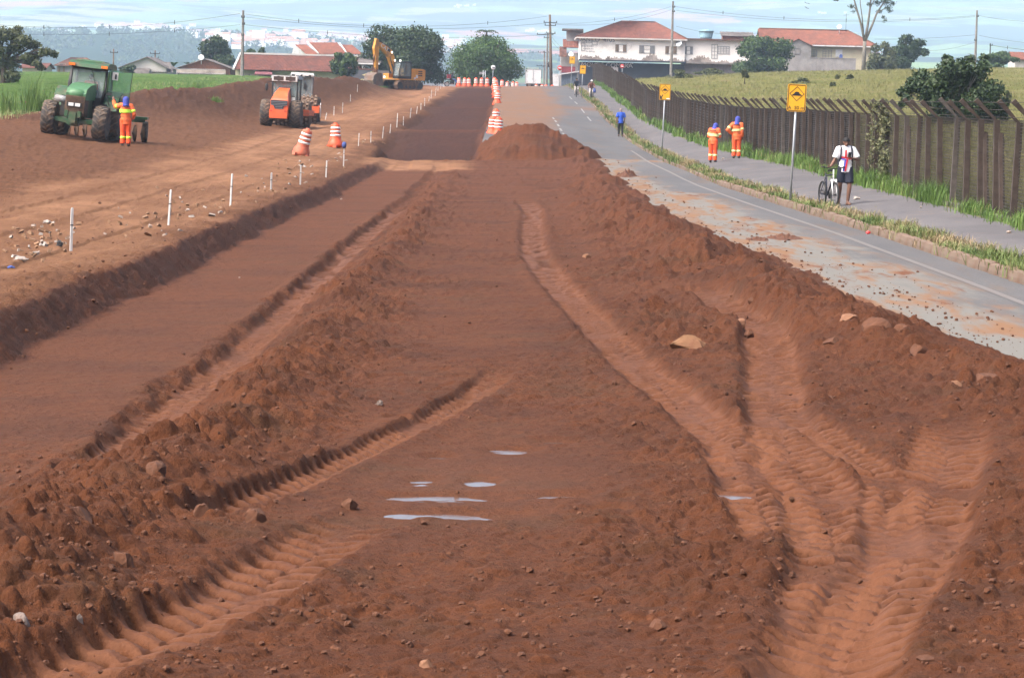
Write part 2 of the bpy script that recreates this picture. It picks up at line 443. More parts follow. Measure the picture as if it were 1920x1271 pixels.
# ------------------------------------------------------------------ mesh builder
class MB:
    def __init__(s):
        s.v = []; s.f = []; s.mi = []; s.sm = []; s.T = None

    def add(s, vs_, fs, mi=0, smooth=False):
        o = len(s.v)
        if s.T is not None:
            vs_ = [s.T @ Vector(p) for p in vs_]
        s.v.extend([tuple(p) for p in vs_])
        for f in fs:
            s.f.append(tuple(i + o for i in f)); s.mi.append(mi); s.sm.append(smooth)
        return s

    def box(s, c, d, rot=None, mi=0, top=1.0, topy=None):
        x, y, z = d[0] / 2, d[1] / 2, d[2] / 2
        ty = top if topy is None else topy
        p = [(-x, -y, -z), (x, -y, -z), (x, y, -z), (-x, y, -z), (-x * top, -y * ty, z), (x * top, -y * ty, z), (x * top, y * ty, z), (-x * top, y * ty, z)]
        M = Matrix.Translation(c)
        if rot is not None:
            M = M @ Euler(rot).to_matrix().to_4x4()
        return s.add([M @ Vector(q) for q in p], [(0, 3, 2, 1), (4, 5, 6, 7), (0, 1, 5, 4), (1, 2, 6, 5), (2, 3, 7, 6), (3, 0, 4, 7)], mi)

    def hexa(s, p, mi=0):
        return s.add(p, [(0, 3, 2, 1), (4, 5, 6, 7), (0, 1, 5, 4), (1, 2, 6, 5), (2, 3, 7, 6), (3, 0, 4, 7)], mi)

    def tube(s, pts, rad, n=8, mi=0, caps=True, smooth=True, flat=1.0):
        pts = [Vector(p) for p in pts]
        if not isinstance(rad, (list, tuple)):
            rad = [rad] * len(pts)
        vs_ = []; prev = None
        for i, p in enumerate(pts):
            d = (pts[min(i + 1, len(pts) - 1)] - pts[max(i - 1, 0)])
            if d.length < 1e-9:
                d = Vector((0, 0, 1))
            d.normalize()
            if prev is None:
                up = Vector((0, 0, 1)) if abs(d.z) < .95 else Vector((0, 1, 0))
                a = d.cross(up).normalized()
            else:
                a = (prev - d * prev.dot(d))
                a = a.normalized() if a.length > 1e-6 else d.orthogonal().normalized()
            prev = a; b = d.cross(a)
            for k in range(n):
                t = 2 * PI * k / n
                vs_.append(p + a * (math.cos(t) * rad[i]) + b * (math.sin(t) * rad[i] * flat))
        fs = []
        for i in range(len(pts) - 1):
            for k in range(n):
                k2 = (k + 1) % n
                fs.append((i * n + k, i * n + k2, (i + 1) * n + k2, (i + 1) * n + k))
        s.add(vs_, fs, mi, smooth)
        if caps:
            o = len(s.v) - len(vs_)
            s.f.append(tuple(o + k for k in reversed(range(n)))); s.mi.append(mi); s.sm.append(False)
            e = o + (len(pts) - 1) * n
            s.f.append(tuple(e + k for k in range(n))); s.mi.append(mi); s.sm.append(False)
        return s

    def cyl(s, p0, p1, r0, r1=None, n=12, mi=0, caps=True, smooth=True):
        return s.tube([p0, p1], [r0, r0 if r1 is None else r1], n, mi, caps, smooth)

    def lathe(s, prof, n=16, c=(0, 0, 0), axis='Z', mi=0, smooth=True, closed=False):
        """prof: list of (radius, height)"""
        vs_ = []
        for r, h in prof:
            for k in range(n):
                t = 2 * PI * k / n
                a, b = r * math.cos(t), r * math.sin(t)
                q = (a, b, h) if axis == 'Z' else ((h, a, b) if axis == 'X' else (a, h, b))
                vs_.append((q[0] + c[0], q[1] + c[1], q[2] + c[2]))
        fs = []
        m = len(prof)
        for i in range(m if closed else m - 1):
            i2 = (i + 1) % m
            for k in range(n):
                k2 = (k + 1) % n
                fs.append((i * n + k, i * n + k2, i2 * n + k2, i2 * n + k))
        s.add(vs_, fs, mi, smooth)
        if not closed:
            o = len(s.v) - len(vs_)
            s.f.append(tuple(o + k for k in reversed(range(n)))); s.mi.append(mi); s.sm.append(False)
            s.f.append(tuple(o + (m - 1) * n + k for k in range(n))); s.mi.append(mi); s.sm.append(False)
        return s

    def prism(s, poly, t, c=(0, 0, 0), axis='Y', mi=0):
        """extrude a 2-D outline (x, z) by thickness t along axis ('Y' or 'X', then outline is (y, z))"""
        n = len(poly); vs_ = []
        for k in (-t / 2, t / 2):
            for a, b in poly:
                vs_.append((a + c[0], k + c[1], b + c[2]) if axis == 'Y' else (k + c[0], a + c[1], b + c[2]))
        fs = [tuple(range(n)), tuple(reversed(range(n, 2 * n)))]
        for i in range(n):
            j = (i + 1) % n
            fs.append((i, i + n, j + n, j))
        return s.add(vs_, fs, mi)

    def ball(s, c, r, n=10, m=7, mi=0, smooth=True, jit=0.0, seed=0):
        if not isinstance(r, (list, tuple)):
            r = (r, r, r)
        rd = random.Random(seed)
        vs_ = [(c[0], c[1], c[2] - r[2])]
        for i in range(1, m):
            ph = -PI / 2 + PI * i / m
            for k in range(n):
                t = 2 * PI * k / n
                j = 1 + (rd.random() - .5) * 2 * jit
                vs_.append((c[0] + r[0] * math.cos(ph) * math.cos(t) * j, c[1] + r[1] * math.cos(ph) * math.sin(t) * j, c[2] + r[2] * math.sin(ph) * j))
        vs_.append((c[0], c[1], c[2] + r[2]))
        fs = [(0, 1 + (k + 1) % n, 1 + k) for k in range(n)]
        for i in range(m - 2):
            for k in range(n):
                a = 1 + i * n + k; b = 1 + i * n + (k + 1) % n
                fs.append((a, b, b + n, a + n))
        l = len(vs_) - 1; o = 1 + (m - 2) * n
        fs += [(o + k, o + (k + 1) % n, l) for k in range(n)]
        return s.add(vs_, fs, mi, smooth)

    def mesh(s, name, mats):
        me = bpy.data.meshes.new(name)
        me.from_pydata(s.v, [], s.f)
        for m in (mats if isinstance(mats, (list, tuple)) else [mats]):
            me.materials.append(m)
        me.polygons.foreach_set('material_index', s.mi)
        me.polygons.foreach_set('use_smooth', s.sm)
        me.update()
        return me

    def build(s, name, mats, parent=None, loc=None, rot=None):
        return link(name, s.mesh(name, mats), parent, loc, rot)


def link(name, data, parent=None, loc=None, rot=None):
    o = bpy.data.objects.new(name, data)
    C.objects.link(o)
    if parent is not None:
        o.parent = parent
    if loc is not None:
        o.location = loc
    if rot is not None:
        o.rotation_euler = rot
    return o


def tag(o, label=None, cat=None, group=None, kind=None):
    if label: o['label'] = label
    if cat: o['category'] = cat
    if group: o['group'] = group
    if kind: o['kind'] = kind
    return o


def thing(name, label, cat, loc=(0, 0, 0), rot=(0, 0, 0), group=None):
    o = link(name, None, None, loc, rot)
    o.empty_display_size = .3
    return tag(o, label, cat, group)


def kids(o):
    return [c for c in bpy.data.objects if c.parent == o]


def dup(root, loc, rot=None, label=None, group=None):
    r = root.copy(); C.objects.link(r); r.location = loc
    if rot is not None: r.rotation_euler = rot
    if label: r['label'] = label
    if group: r['group'] = group
    for ch in root.children:
        c = ch.copy(); C.objects.link(c); c.parent = r
        for g in ch.children:
            d = g.copy(); C.objects.link(d); d.parent = c
    return r


def np_mesh(name, verts, faces, mats, smooth=True, attrs=None):
    """verts (n,3), faces (m,k) with fixed k"""
    me = bpy.data.meshes.new(name)
    n = len(verts); m, k = faces.shape
    me.vertices.add(n); me.vertices.foreach_set('co', np.ascontiguousarray(verts, np.float32).ravel())
    me.loops.add(m * k); me.loops.foreach_set('vertex_index', np.ascontiguousarray(faces, np.int32).ravel())
    me.polygons.add(m)
    me.polygons.foreach_set('loop_start', np.arange(0, m * k, k, dtype=np.int32))
    me.polygons.foreach_set('loop_total', np.full(m, k, np.int32))
    me.polygons.foreach_set('use_smooth', np.full(m, smooth, bool))
    for nm, ar in (attrs or {}).items():
        a = me.attributes.new(nm, 'FLOAT', 'POINT'); a.data.foreach_set('value', np.ascontiguousarray(ar, np.float32).ravel())
    for mm in (mats if isinstance(mats, (list, tuple)) else [mats]):
        me.materials.append(mm)
    me.update(calc_edges=True)
    return me


def grid_faces(nr, nc):
    i = np.arange(nr - 1)[:, None] * nc + np.arange(nc - 1)[None, :]
    return np.stack([i, i + 1, i + nc + 1, i + nc], -1).reshape(-1, 4)


def text_part(name, body, size, m, parent, loc, rot, ext=.004, align='CENTER', sx=1.0):
    cu = bpy.data.curves.new(name, 'FONT'); cu.body = body; cu.size = size; cu.extrude = ext
    cu.align_x = align; cu.align_y = 'CENTER'
    tmp = bpy.data.objects.new('tmp_text', cu); C.objects.link(tmp)
    dg = bpy.context.evaluated_depsgraph_get(); dg.update()
    me = bpy.data.meshes.new_from_object(tmp.evaluated_get(dg))
    bpy.data.objects.remove(tmp)
    me.materials.clear(); me.materials.append(m)
    o = link(name, me, parent, loc, rot); o.scale = (sx, 1, 1)
    return o


def remeshed(mb, vox, m, name, parent, extra=None, smooth_it=2):
    """one continuous skin grown over overlapping limbs"""
    me = mb.mesh('tmp_body', m)
    tmp = bpy.data.objects.new('tmp_body', me); C.objects.link(tmp)
    md = tmp.modifiers.new('r', 'REMESH'); md.mode = 'VOXEL'; md.voxel_size = vox; md.use_smooth_shade = True
    sm = tmp.modifiers.new('s', 'SMOOTH'); sm.iterations = smooth_it; sm.factor = .5
    dg = bpy.context.evaluated_depsgraph_get(); dg.update()
    out = bpy.data.meshes.new_from_object(tmp.evaluated_get(dg))
    bpy.data.objects.remove(tmp)
    out.materials.clear(); out.materials.append(m)
    if extra is not None:
        import bmesh
        bm = bmesh.new(); bm.from_mesh(out)
        e = extra.mesh('tmp_x', m); bm.from_mesh(e); bm.to_mesh(out); bm.free()
    out.polygons.foreach_set('use_smooth', [True] * len(out.polygons))
    return link(name, out, parent)


# ------------------------------------------------------------------ foliage and grass
def leaf_cloud(centers, radii, n, size, seed, shell=.55, flat=1.0, droop=0.0):
    """n leaf faces spread through ellipsoids; returns verts, faces, tone"""
    r = np.random.default_rng(seed)
    centers = np.array(centers, float); radii = np.array(radii, float)
    if radii.ndim == 1:
        radii = np.stack([radii] * 3, 1)
    wgt = (radii.prod(1)) ** (2 / 3.); wgt /= wgt.sum()
    k = r.choice(len(centers), n, p=wgt)
    d = r.normal(size=(n, 3)); d /= np.linalg.norm(d, axis=1)[:, None]
    rad = (shell + (1 - shell) * r.random(n)) ** .8 * (1 + .12 * r.normal(size=n))
    p = centers[k] + d * radii[k] * rad[:, None]
    nrm = d * .7 + r.normal(size=(n, 3)) * .6; nrm /= np.linalg.norm(nrm, axis=1)[:, None]
    t = np.cross(nrm, r.normal(size=(n, 3))); t /= np.linalg.norm(t, axis=1)[:, None]
    t[:, 2] -= droop; t /= np.linalg.norm(t, axis=1)[:, None]
    b = np.cross(nrm, t)
    sz = size * (.55 + .9 * r.random(n))[:, None]
    v = np.stack([p - t * sz, p + b * sz * .55 * flat + nrm * sz * .12, p + t * sz, p - b * sz * .55 * flat + nrm * sz * .12], 1).reshape(-1, 3)
    f = np.arange(n * 4).reshape(-1, 4)
    tone = np.clip(.5 + .22 * r.normal(size=n) + .22 * (r.random(len(centers))[k] - .5), 0, 1)
    return v, f, np.repeat(tone, 4)


def blades(xyz, h, nb, spread, wid, seed, tone=None, lean=.45):
    """grass tufts: nb blades per point, each a bent three-triangle strip"""
    r = np.random.default_rng(seed)
    n = len(xyz); N = n * nb
    P = np.repeat(np.asarray(xyz, float), nb, 0); Hh = np.repeat(np.asarray(h, float) * np.ones(n), nb) * (.55 + .6 * r.random(N))
    P[:, :2] += r.normal(size=(N, 2)) * spread
    a = r.random(N) * 2 * PI; L = lean * (.3 + r.random(N))
    dx, dy = np.cos(a), np.sin(a); sx, sy = -dy, dx
    w = wid * (.6 + .8 * r.random(N))
    def pt(t, off, ww):
        return np.stack([P[:, 0] + dx * off * Hh + sx * ww, P[:, 1] + dy * off * Hh + sy * ww, P[:, 2] + Hh * t], 1)
    v = np.stack([pt(-.04, 0, -w), pt(-.04, 0, w), pt(.55, L * .35, w * .8), pt(.55, L * .35, -w * .8), pt(1 - L * .35, L, 0)], 1).reshape(-1, 3)
    o = np.arange(N)[:, None] * 5
    f = np.concatenate([o + np.array([[0, 1, 2]]), o + np.array([[0, 2, 3]]), o + np.array([[3, 2, 4]])], 0)
    tn = np.repeat(np.asarray(tone, float) * np.ones(n), nb) if tone is not None else np.full(N, .5)
    tn = np.clip(tn + .16 * r.normal(size=N), 0, 1)
    return v, f, np.repeat(tn, 5)
# ------------------------------------------------------------------ setting: earth
def nodes_of(m):
    m.use_nodes = True
    return m.node_tree, m.node_tree.nodes['Principled BSDF']


class NT:
    """small helper to wire shader nodes"""
    def __init__(s, m):
        s.nt, s.b = nodes_of(m)
        s.tc = s.nt.nodes.new('ShaderNodeTexCoord')

    def n(s, t, **kw):
        x = s.nt.nodes.new(t)
        for k, v in kw.items():
            setattr(x, k, v)
        return x

    def l(s, a, b):
        s.nt.links.new(a, b)

    def noise(s, scale, detail=4, rough=.5, stretch=None, coord='Object', dist=0.0):
        x = s.n('ShaderNodeTexNoise'); x.inputs['Scale'].default_value = scale; x.inputs['Detail'].default_value = detail
        x.inputs['Roughness'].default_value = rough; x.inputs['Distortion'].default_value = dist
        src = s.tc.outputs[coord]
        if stretch:
            mp = s.n('ShaderNodeMapping'); mp.inputs['Scale'].default_value = stretch; s.l(src, mp.inputs[0]); src = mp.outputs[0]
        s.l(src, x.inputs['Vector'])
        return x.outputs['Fac']

    def rng(s, v, a, b, c=0.0, d=1.0):
        x = s.n('ShaderNodeMapRange'); x.interpolation_type = 'SMOOTHSTEP'
        for i, q in enumerate((a, b, c, d)):
            x.inputs[i + 1].default_value = q
        s.l(v, x.inputs[0]); return x.outputs[0]

    def attr(s, name):
        x = s.n('ShaderNodeAttribute'); x.attribute_name = name
        return x.outputs['Fac']

    def math(s, op, a, b):
        x = s.n('ShaderNodeMath'); x.operation = op
        for i, q in enumerate((a, b)):
            if isinstance(q, (int, float)): x.inputs[i].default_value = q
            else: s.l(q, x.inputs[i])
        return x.outputs[0]

    def mix(s, f, a, b):
        x = s.n('ShaderNodeMix'); x.data_type = 'RGBA'
        for i, q in ((0, f), (6, a), (7, b)):
            if isinstance(q, (int, float)): x.inputs[i].default_value = q
            elif isinstance(q, tuple): x.inputs[i].default_value = lin(q)
            else: s.l(q, x.inputs[i])
        return x.outputs[2]

    def bump(s, h, strength, dist):
        x = s.n('ShaderNodeBump'); x.inputs['Strength'].default_value = strength; x.inputs['Distance'].default_value = dist
        s.l(h, x.inputs['Height']); s.l(x.outputs[0], s.b.inputs['Normal'])


M = {}
EARTH = (.135, .050, .026)
m = bpy.data.materials.new('red_earth'); t = NT(m); M['earth'] = m
c = t.mix(t.rng(t.noise(.55, 6, .6), .35, .68), (0.0927, 0.0298, 0.0106), (0.1158, 0.0379, 0.0131))
c = t.mix(t.rng(t.noise(4.2, 7, .7), .47, .72), c, (0.0678, 0.0229, 0.0089))
c = t.mix(t.rng(t.noise(15.0, 5, .7), .50, .72), c, (0.0612, 0.0207, 0.0082))
c = t.mix(t.rng(t.noise(9.0, 6, .68), .58, .76), c, (0.1613, 0.0576, 0.0217))
c = t.mix(t.math('MULTIPLY', t.rng(t.noise(.9, 6, .65), .52, .66), .65), c, (0.0728, 0.0310, 0.0131))
c = t.mix(t.math('MULTIPLY', t.rng(t.noise(.42, 7, .68), .50, .64), .7), c, (.060, .0205, .0085))
emb = t.attr('bank')
c = t.mix(emb, c, t.mix(t.rng(t.noise(2.2, 7, .7), .35, .68), (0.0869, 0.0333, 0.0121), (0.1365, 0.0581, 0.0230)))
c = t.mix(t.math('MULTIPLY', emb, t.rng(t.noise(7.0, 6, .7), .62, .74)), c, (0.2233, 0.1200, 0.0608))
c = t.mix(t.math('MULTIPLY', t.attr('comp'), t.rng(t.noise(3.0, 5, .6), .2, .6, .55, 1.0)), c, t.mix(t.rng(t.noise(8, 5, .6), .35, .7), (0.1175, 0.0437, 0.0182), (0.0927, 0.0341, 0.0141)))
c = t.mix(t.attr('haul'), c, t.mix(t.rng(t.noise(1.2, 6, .65, (1, .35, 1)), .3, .7), (0.1800, 0.0820, 0.0376), (0.2850, 0.1420, 0.0714)))
c = t.mix(t.math('MULTIPLY', t.attr('wet'), .88), c, t.mix(t.noise(3, 6, .7), (0.0376, 0.0113, 0.0059), (0.0282, 0.0092, 0.0048)))
c = t.mix(t.math('MULTIPLY', t.rng(t.noise(22, 6, .75), .56, .70), .55), c, (.052, .0180, .0080))
t.l(c, t.b.inputs['Base Color'])
t.l(t.rng(t.attr('comp'), 0, 1, .95, .72), t.b.inputs['Roughness'])
t.b.inputs['Specular IOR Level'].default_value = .22
hgt = t.math('ADD', t.noise(34, 6, .72), t.math('MULTIPLY', t.noise(11, 5, .65), 1.6))
t.bump(hgt, 1.0, .05)
t.l(t.rng(t.attr('comp'), 0, 1, .9, .35), [q for q in t.nt.nodes if q.bl_idname == 'ShaderNodeBump'][0].inputs['Strength'])

EARTH_Q = 1.0


def earth_sheet():
    NC = int(900 * EARTH_Q); NR = int(900 * EARTH_Q)
    v1 = np.linspace(1 / 11.0, 1 / 128.0, NR)
    y1 = 1 / v1
    y2 = np.geomspace(128.3, 330, int(150 * EARTH_Q))
    y3 = np.geomspace(333, 720, 50)
    Yr = np.concatenate([y1, y2, y3])
    a = np.linspace(-.30, .30, NC)
    # keep a margin near the camera
    X = a[None, :] * (Yr[:, None] + 2.0); Y = np.repeat(Yr[:, None], NC, 1)
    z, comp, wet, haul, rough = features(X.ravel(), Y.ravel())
    Xf, Yf = X.ravel(), Y.ravel()
    bankm = (1 - ss(-5.9, -5.5, Xf)) * .9
    v = np.stack([Xf, Yf, z], 1)
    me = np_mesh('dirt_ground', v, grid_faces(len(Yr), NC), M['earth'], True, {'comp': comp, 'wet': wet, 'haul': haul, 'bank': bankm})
    return tag(link('dirt_ground', me), kind='structure')


earth_sheet()

# ------------------------------------------------------------------ far country: valley, town slope, hills
HY = np.array([650, 800, 1200, 1800, 3000, 5500, 8500, 11000, 13500, 15500], float)
HZ = np.array([-8, -12, -10, 4, 27, 110, 265, 425, 650, 850], float)


def far_z(X, Y):
    z = np.interp(Y, HY, HZ)
    amp = np.interp(Y, [650, 1500, 4000, 13000], [0.5, 4, 16, 55])
    z = z + amp * (fbm(X / 1200.0, Y / 1500.0, 301, 4) * .9)
    # wooded spur on the left
    z = z + 23 * np.exp(-((X + 470) / 235) ** 2 - ((Y - 3300) / 500) ** 2) + 9 * np.exp(-((X + 190) / 200) ** 2 - ((Y - 3350) / 480) ** 2)
    return z


m = bpy.data.materials.new('far_fields'); t = NT(m); M['far'] = m
mp = t.n('ShaderNodeMapping'); mp.inputs['Scale'].default_value = (1 / 260., 1 / 330., 0.0001); mp.inputs['Rotation'].default_value = (0, 0, .5)
dn = t.n('ShaderNodeTexNoise'); dn.inputs['Scale'].default_value = 2.2; dn.inputs['Detail'].default_value = 3
t.l(t.tc.outputs['Object'], mp.inputs[0]); t.l(mp.outputs[0], dn.inputs['Vector'])
va = t.n('ShaderNodeVectorMath'); va.operation = 'MULTIPLY_ADD'; va.inputs[1].default_value = (.55, .55, 0)
t.l(dn.outputs['Color'], va.inputs[0]); t.l(mp.outputs[0], va.inputs[2])
vo = t.n('ShaderNodeTexVoronoi'); vo.inputs['Scale'].default_value = 1.0; t.l(va.outputs[0], vo.inputs['Vector'])
sp = t.n('ShaderNodeSeparateColor'); t.l(vo.outputs['Color'], sp.inputs[0])
rp = t.n('ShaderNodeValToRGB'); rp.color_ramp.interpolation = 'CONSTANT'
cols = [(0, (.012, .030, .012)), (.22, (.05, .12, .02)), (.36, (.016, .035, .014)), (.5, (.16, .24, .05)), (.62, (.10, .19, .03)), (.72, (.26, .24, .10)), (.8, (.02, .04, .016)), (.9, (.38, .15, .10)), (.95, (.30, .30, .13))]
rp.color_ramp.elements[0].color = lin(cols[0][1]); rp.color_ramp.elements[1].position = cols[1][0]; rp.color_ramp.elements[1].color = lin(cols[1][1])
for p_, c_ in cols[2:]:
    e = rp.color_ramp.elements.new(p_); e.color = lin(c_)
t.l(sp.outputs[0], rp.inputs[0])
c = t.mix(t.rng(t.noise(1 / 160., 6, .65, (1, 1.2, .01)), .50, .58), rp.outputs[0], (.010, .024, .010))
c = t.mix(t.attr('wood'), c, (.014, .030, .010))
t.l(c, t.b.inputs['Base Color']); t.b.inputs['Roughness'].default_value = 1.0; t.b.inputs['Specular IOR Level'].default_value = 0.0

yy = np.concatenate([np.geomspace(640, 2600, 80), np.geomspace(2650, 15500, 150)])
aa = np.linspace(-.42, .42, 240)
FX = (aa[None, :] * yy[:, None]).ravel(); FY = np.repeat(yy[:, None], 240, 1).ravel()
me = np_mesh('distant_hills', np.stack([FX, FY, far_z(FX, FY)], 1), grid_faces(len(yy), 240), M['far'], True, {'wood': (1 - ss(3400, 3900, FY)) * (1 - ss(-150, 150, FX + 0 * FY))})
tag(link('distant_hills', me), kind='structure')

# ------------------------------------------------------------------ road deck, markings, pavement, kerb
ROAD_R = np.array([(8, 7.6), (44, 7.55), (61, 7.4), (76, 7.1), (97, 6.68), (125, 6.6), (178, 6.4), (240, 6.05), (300, 5.7), (360, 5.4), (480, 5.0)], float)
FENCE = np.array([(40, 10.15), (60, 10.3), (75, 10.5), (112, 10.75), (135, 10.35), (147, 10.05), (162, 9.75), (204, 9.0), (259, 8.95), (310, 9.3), (368, 10.0), (404, 10.1)], float)


def road_r(Y): return np.interp(Y, ROAD_R[:, 0], ROAD_R[:, 1])
def fence_x(Y): return np.interp(Y, FENCE[:, 0], FENCE[:, 1])


m = bpy.data.materials.new('worn_asphalt'); t = NT(m); M['road'] = m
c = t.mix(t.rng(t.noise(.35, 5, .6, (1, .25, 1)), .3, .7), (.088, .087, .090), (.120, .116, .116))
c = t.mix(t.rng(t.noise(26, 3, .6), .45, .7), c, (.078, .076, .078))
c = t.mix(t.rng(t.noise(.8, 7, .68, (1.2, .2, 1), dist=.4), .50, .70, 0, .75), c, (.125, .092, .070))
mud = t.attr('mud')
film = t.mix(t.rng(t.noise(2.2, 6, .62, (1.0, .16, 1), dist=.4), .42, .62), (.150, .144, .130), (.180, .100, .056))
film = t.mix(t.rng(t.noise(1.5, 6, .65, (1.3, .28, 1), dist=.3), .54, .68), film, (.125, .052, .026))
c = t.mix(t.rng(t.math('ADD', mud, t.math('MULTIPLY', t.noise(1.1, 7, .66, (1.2, .22, 1)), .9)), .78, 1.02), c, film)
c = t.mix(t.math('MULTIPLY', t.attr('dust'), t.rng(t.noise(.6, 6, .6, (1, .3, 1)), .25, .7, .55, 1)), c, t.mix(t.noise(1.4, 5, .6), (.13, .066, .036), (.205, .115, .068)))
t.l(c, t.b.inputs['Base Color']); t.b.inputs['Roughness'].default_value = .9; t.b.inputs['Specular IOR Level'].default_value = .12
t.bump(t.noise(60, 4, .7), .35, .01)


def strip(name, xl, xr, Y, nx, dz, m, attrs=None, wob=None):
    u = np.linspace(0, 1, nx)
    L = xl(Y); R = xr(Y)
    X = L[:, None] * (1 - u) + R[:, None] * u
    YY = np.repeat(Y[:, None], nx, 1)
    z = base_z(X.ravel(), YY.ravel()) + (dz(X.ravel(), YY.ravel()) if callable(dz) else dz)
    at_ = attrs(X.ravel(), YY.ravel()) if attrs else None
    return np_mesh(name, np.stack([X.ravel(), YY.ravel(), z], 1), grid_faces(len(Y), nx), m, True, at_)


YR = np.concatenate([np.linspace(10, 60, 90), np.linspace(61, 160, 100), np.linspace(162, 470, 110)])


def road_attr(X, Y):
    left = np.interp(Y, [10, 130, 170, 480], [3.4, 2.6, -1.0, -1.8])
    d = (X - left)
    mud = np.clip(1 - d / np.interp(Y, [10, 60, 130, 140], [4.6, 3.9, 3.0, 0.5]), 0, 1) * (1 - ss(126, 139, Y))
    mud = mud * 1.1 + .16 * (Y < 90)
    mud += .55 * np.exp(-((Y - 133) / 3.2) ** 2) * (X > 2)
    dust = ss(172, 185, Y) * (1 - ss(1.8, 3.6, X - np.interp(Y, [170, 230, 300, 360], [-.6, .6, 0.6, -.6]) * .6 + .6 * fbm(Y / 9, X, 401, 3)))
    dust += .75 * np.exp(-((Y - 232) / 4) ** 2) + .5 * np.exp(-((Y - 345) / 16) ** 2)
    return {'mud': mud, 'dust': np.clip(dust, 0, 1)}


me = strip('road', lambda Y: np.where(Y < 127, earth_edge(Y) - .55, np.interp(Y, [127, 139, 143, 480], [2.6, 2.4, -1.78, -1.85])), road_r, YR, 46, 0.0, M['road'], road_attr)
road = tag(link('road', me), kind='structure')

M['paint'] = mat('worn_road_paint', (.155, .148, .138), .8, var=.3, scale=9, dirt=(.125, .11, .10), dirt_amt=.9)
M['paint2'] = mat('white_road_paint', (.30, .30, .29), .8, var=.2, scale=5, dirt=(.11, .105, .10), dirt_amt=.6)
EDGE_OFF = .76
me = strip('edge_line', lambda Y: road_r(Y) - EDGE_OFF - .06, lambda Y: road_r(Y) - EDGE_OFF + .06, np.linspace(12, 150, 210), 2, .005, M['paint'])
tag(link('edge_line', me, None), kind='structure')


def dashes(name, x0, y0s, ln, w, m):
    V = []; Fc = []
    for y in y0s:
        Y = np.linspace(y, y + ln, 4)
        for k, yy_ in enumerate(Y):
            x = x0(yy_)
            for dx in (-w / 2, w / 2):
                V.append((x + dx, yy_, surf(x + dx, yy_) + .006))
        b = len(V) - 8
        for k in range(3):
            Fc.append((b + 2 * k, b + 2 * k + 1, b + 2 * k + 3, b + 2 * k + 2))
    return np_mesh(name, np.array(V), np.array(Fc), m, False)


tag(link('centre_line', dashes('centre_line', lambda y: 2.9 + (y - 150) * -.009, [148, 155.5, 163, 170.5, 178, 185.5, 193, 200], 4.2, .13, M['paint2'])), kind='structure')
tag(link('edge_dashes', dashes('edge_dashes', lambda y: float(road_r(y)) - 1.2, [205, 222, 243, 262], 9, .12, M['paint2'])), kind='structure')

m = bpy.data.materials.new('pavement_asphalt'); t = NT(m); M['pave'] = m
c = t.mix(t.rng(t.noise(.5, 6, .6, (1, .4, 1)), .3, .7), (.093, .088, .092), (.128, .120, .122))
c = t.mix(t.rng(t.noise(22, 4, .6), .5, .75), c, (.077, .074, .077))
c = t.mix(t.rng(t.noise(1.1, 6, .65), .58, .72), c, (.155, .118, .092))
t.l(c, t.b.inputs['Base Color']); t.b.inputs['Roughness'].default_value = .95; t.b.inputs['Specular IOR Level'].default_value = .1; t.bump(t.noise(50, 4, .7), .3, .01)
YP = np.concatenate([np.linspace(14, 160, 150), np.linspace(162, 420, 90)])
me = strip('pavement', lambda Y: road_r(Y) + .62 + .12 * fbm(Y / 3, Y * 0, 411, 3), lambda Y: fence_x(Y) - .28 - .10 * np.abs(fbm(Y / 2.2, Y * 0 + 5, 412, 3)), YP, 9, .055, M['pave'])
tag(link('pavement', me), kind='structure')

m = bpy.data.materials.new('verge_soil'); t = NT(m); M['verge'] = m
c = t.mix(t.rng(t.noise(2.0, 6, .65), .35, .65), (0.1120, 0.0910, 0.0420), (0.0700, 0.0770, 0.0280))
c = t.mix(t.rng(t.noise(.8, 5, .6), .55, .7), c, (0.1190, 0.0595, 0.0350))
t.l(c, t.b.inputs['Base Color']); t.b.inputs['Roughness'].default_value = .95; t.bump(t.noise(18, 6, .7), .8, .05)
me = strip('verge', lambda Y: road_r(Y) + .10, lambda Y: fence_x(Y) + .6, YP, 16, lambda X, Y: .035 + .02 * fbm(X / .4, Y / .8, 413, 3), M['verge'])
tag(link('verge', me), kind='structure')

# kerb: worn concrete stones one metre long, those near the camera seen one by one
M['kerb'] = mat('kerb_concrete', (.155, .115, .085), .9, var=.25, scale=4, dirt=(.11, .06, .035), dirt_amt=.55, bump=.6)
kb = MB()
kb.prism([(-.08, -.14), (.08, -.14), (.08, .11), (.02, .13), (-.055, .10), (-.075, .02)], .93, axis='Y')
kerb_me = kb.mesh('kerb_stone', M['kerb'])
kerb = link('kerb', None); tag(kerb, kind='structure')
rk = random.Random(5)
for k in range(78):
    y = 20.5 + k * 1.0
    x = float(road_r(y)) + .03
    o = link('kerb_stone', kerb_me, kerb, (x + rk.uniform(-.015, .015), y, surf(x, y) + .045 + rk.uniform(-.012, .012)))
    o.rotation_euler = (rk.uniform(-.02, .02), rk.uniform(-.05, .05), -math.atan2(float(road_r(y + 1)) - x, 1) + rk.uniform(-.02, .02))
Yk = np.linspace(98.5, 420, 200)
v = []
for y in Yk:
    x = float(road_r(y)); z = surf(x, y)
    v += [(x - .03, y, z - .1), (x - .02, y, z + .10), (x + .11, y, z + .12), (x + .12, y, z - .1)]
tag(link('kerb_run', np_mesh('kerb_run', np.array(v), grid_faces(200, 4), M['kerb'], False), kerb), kind='stuff')

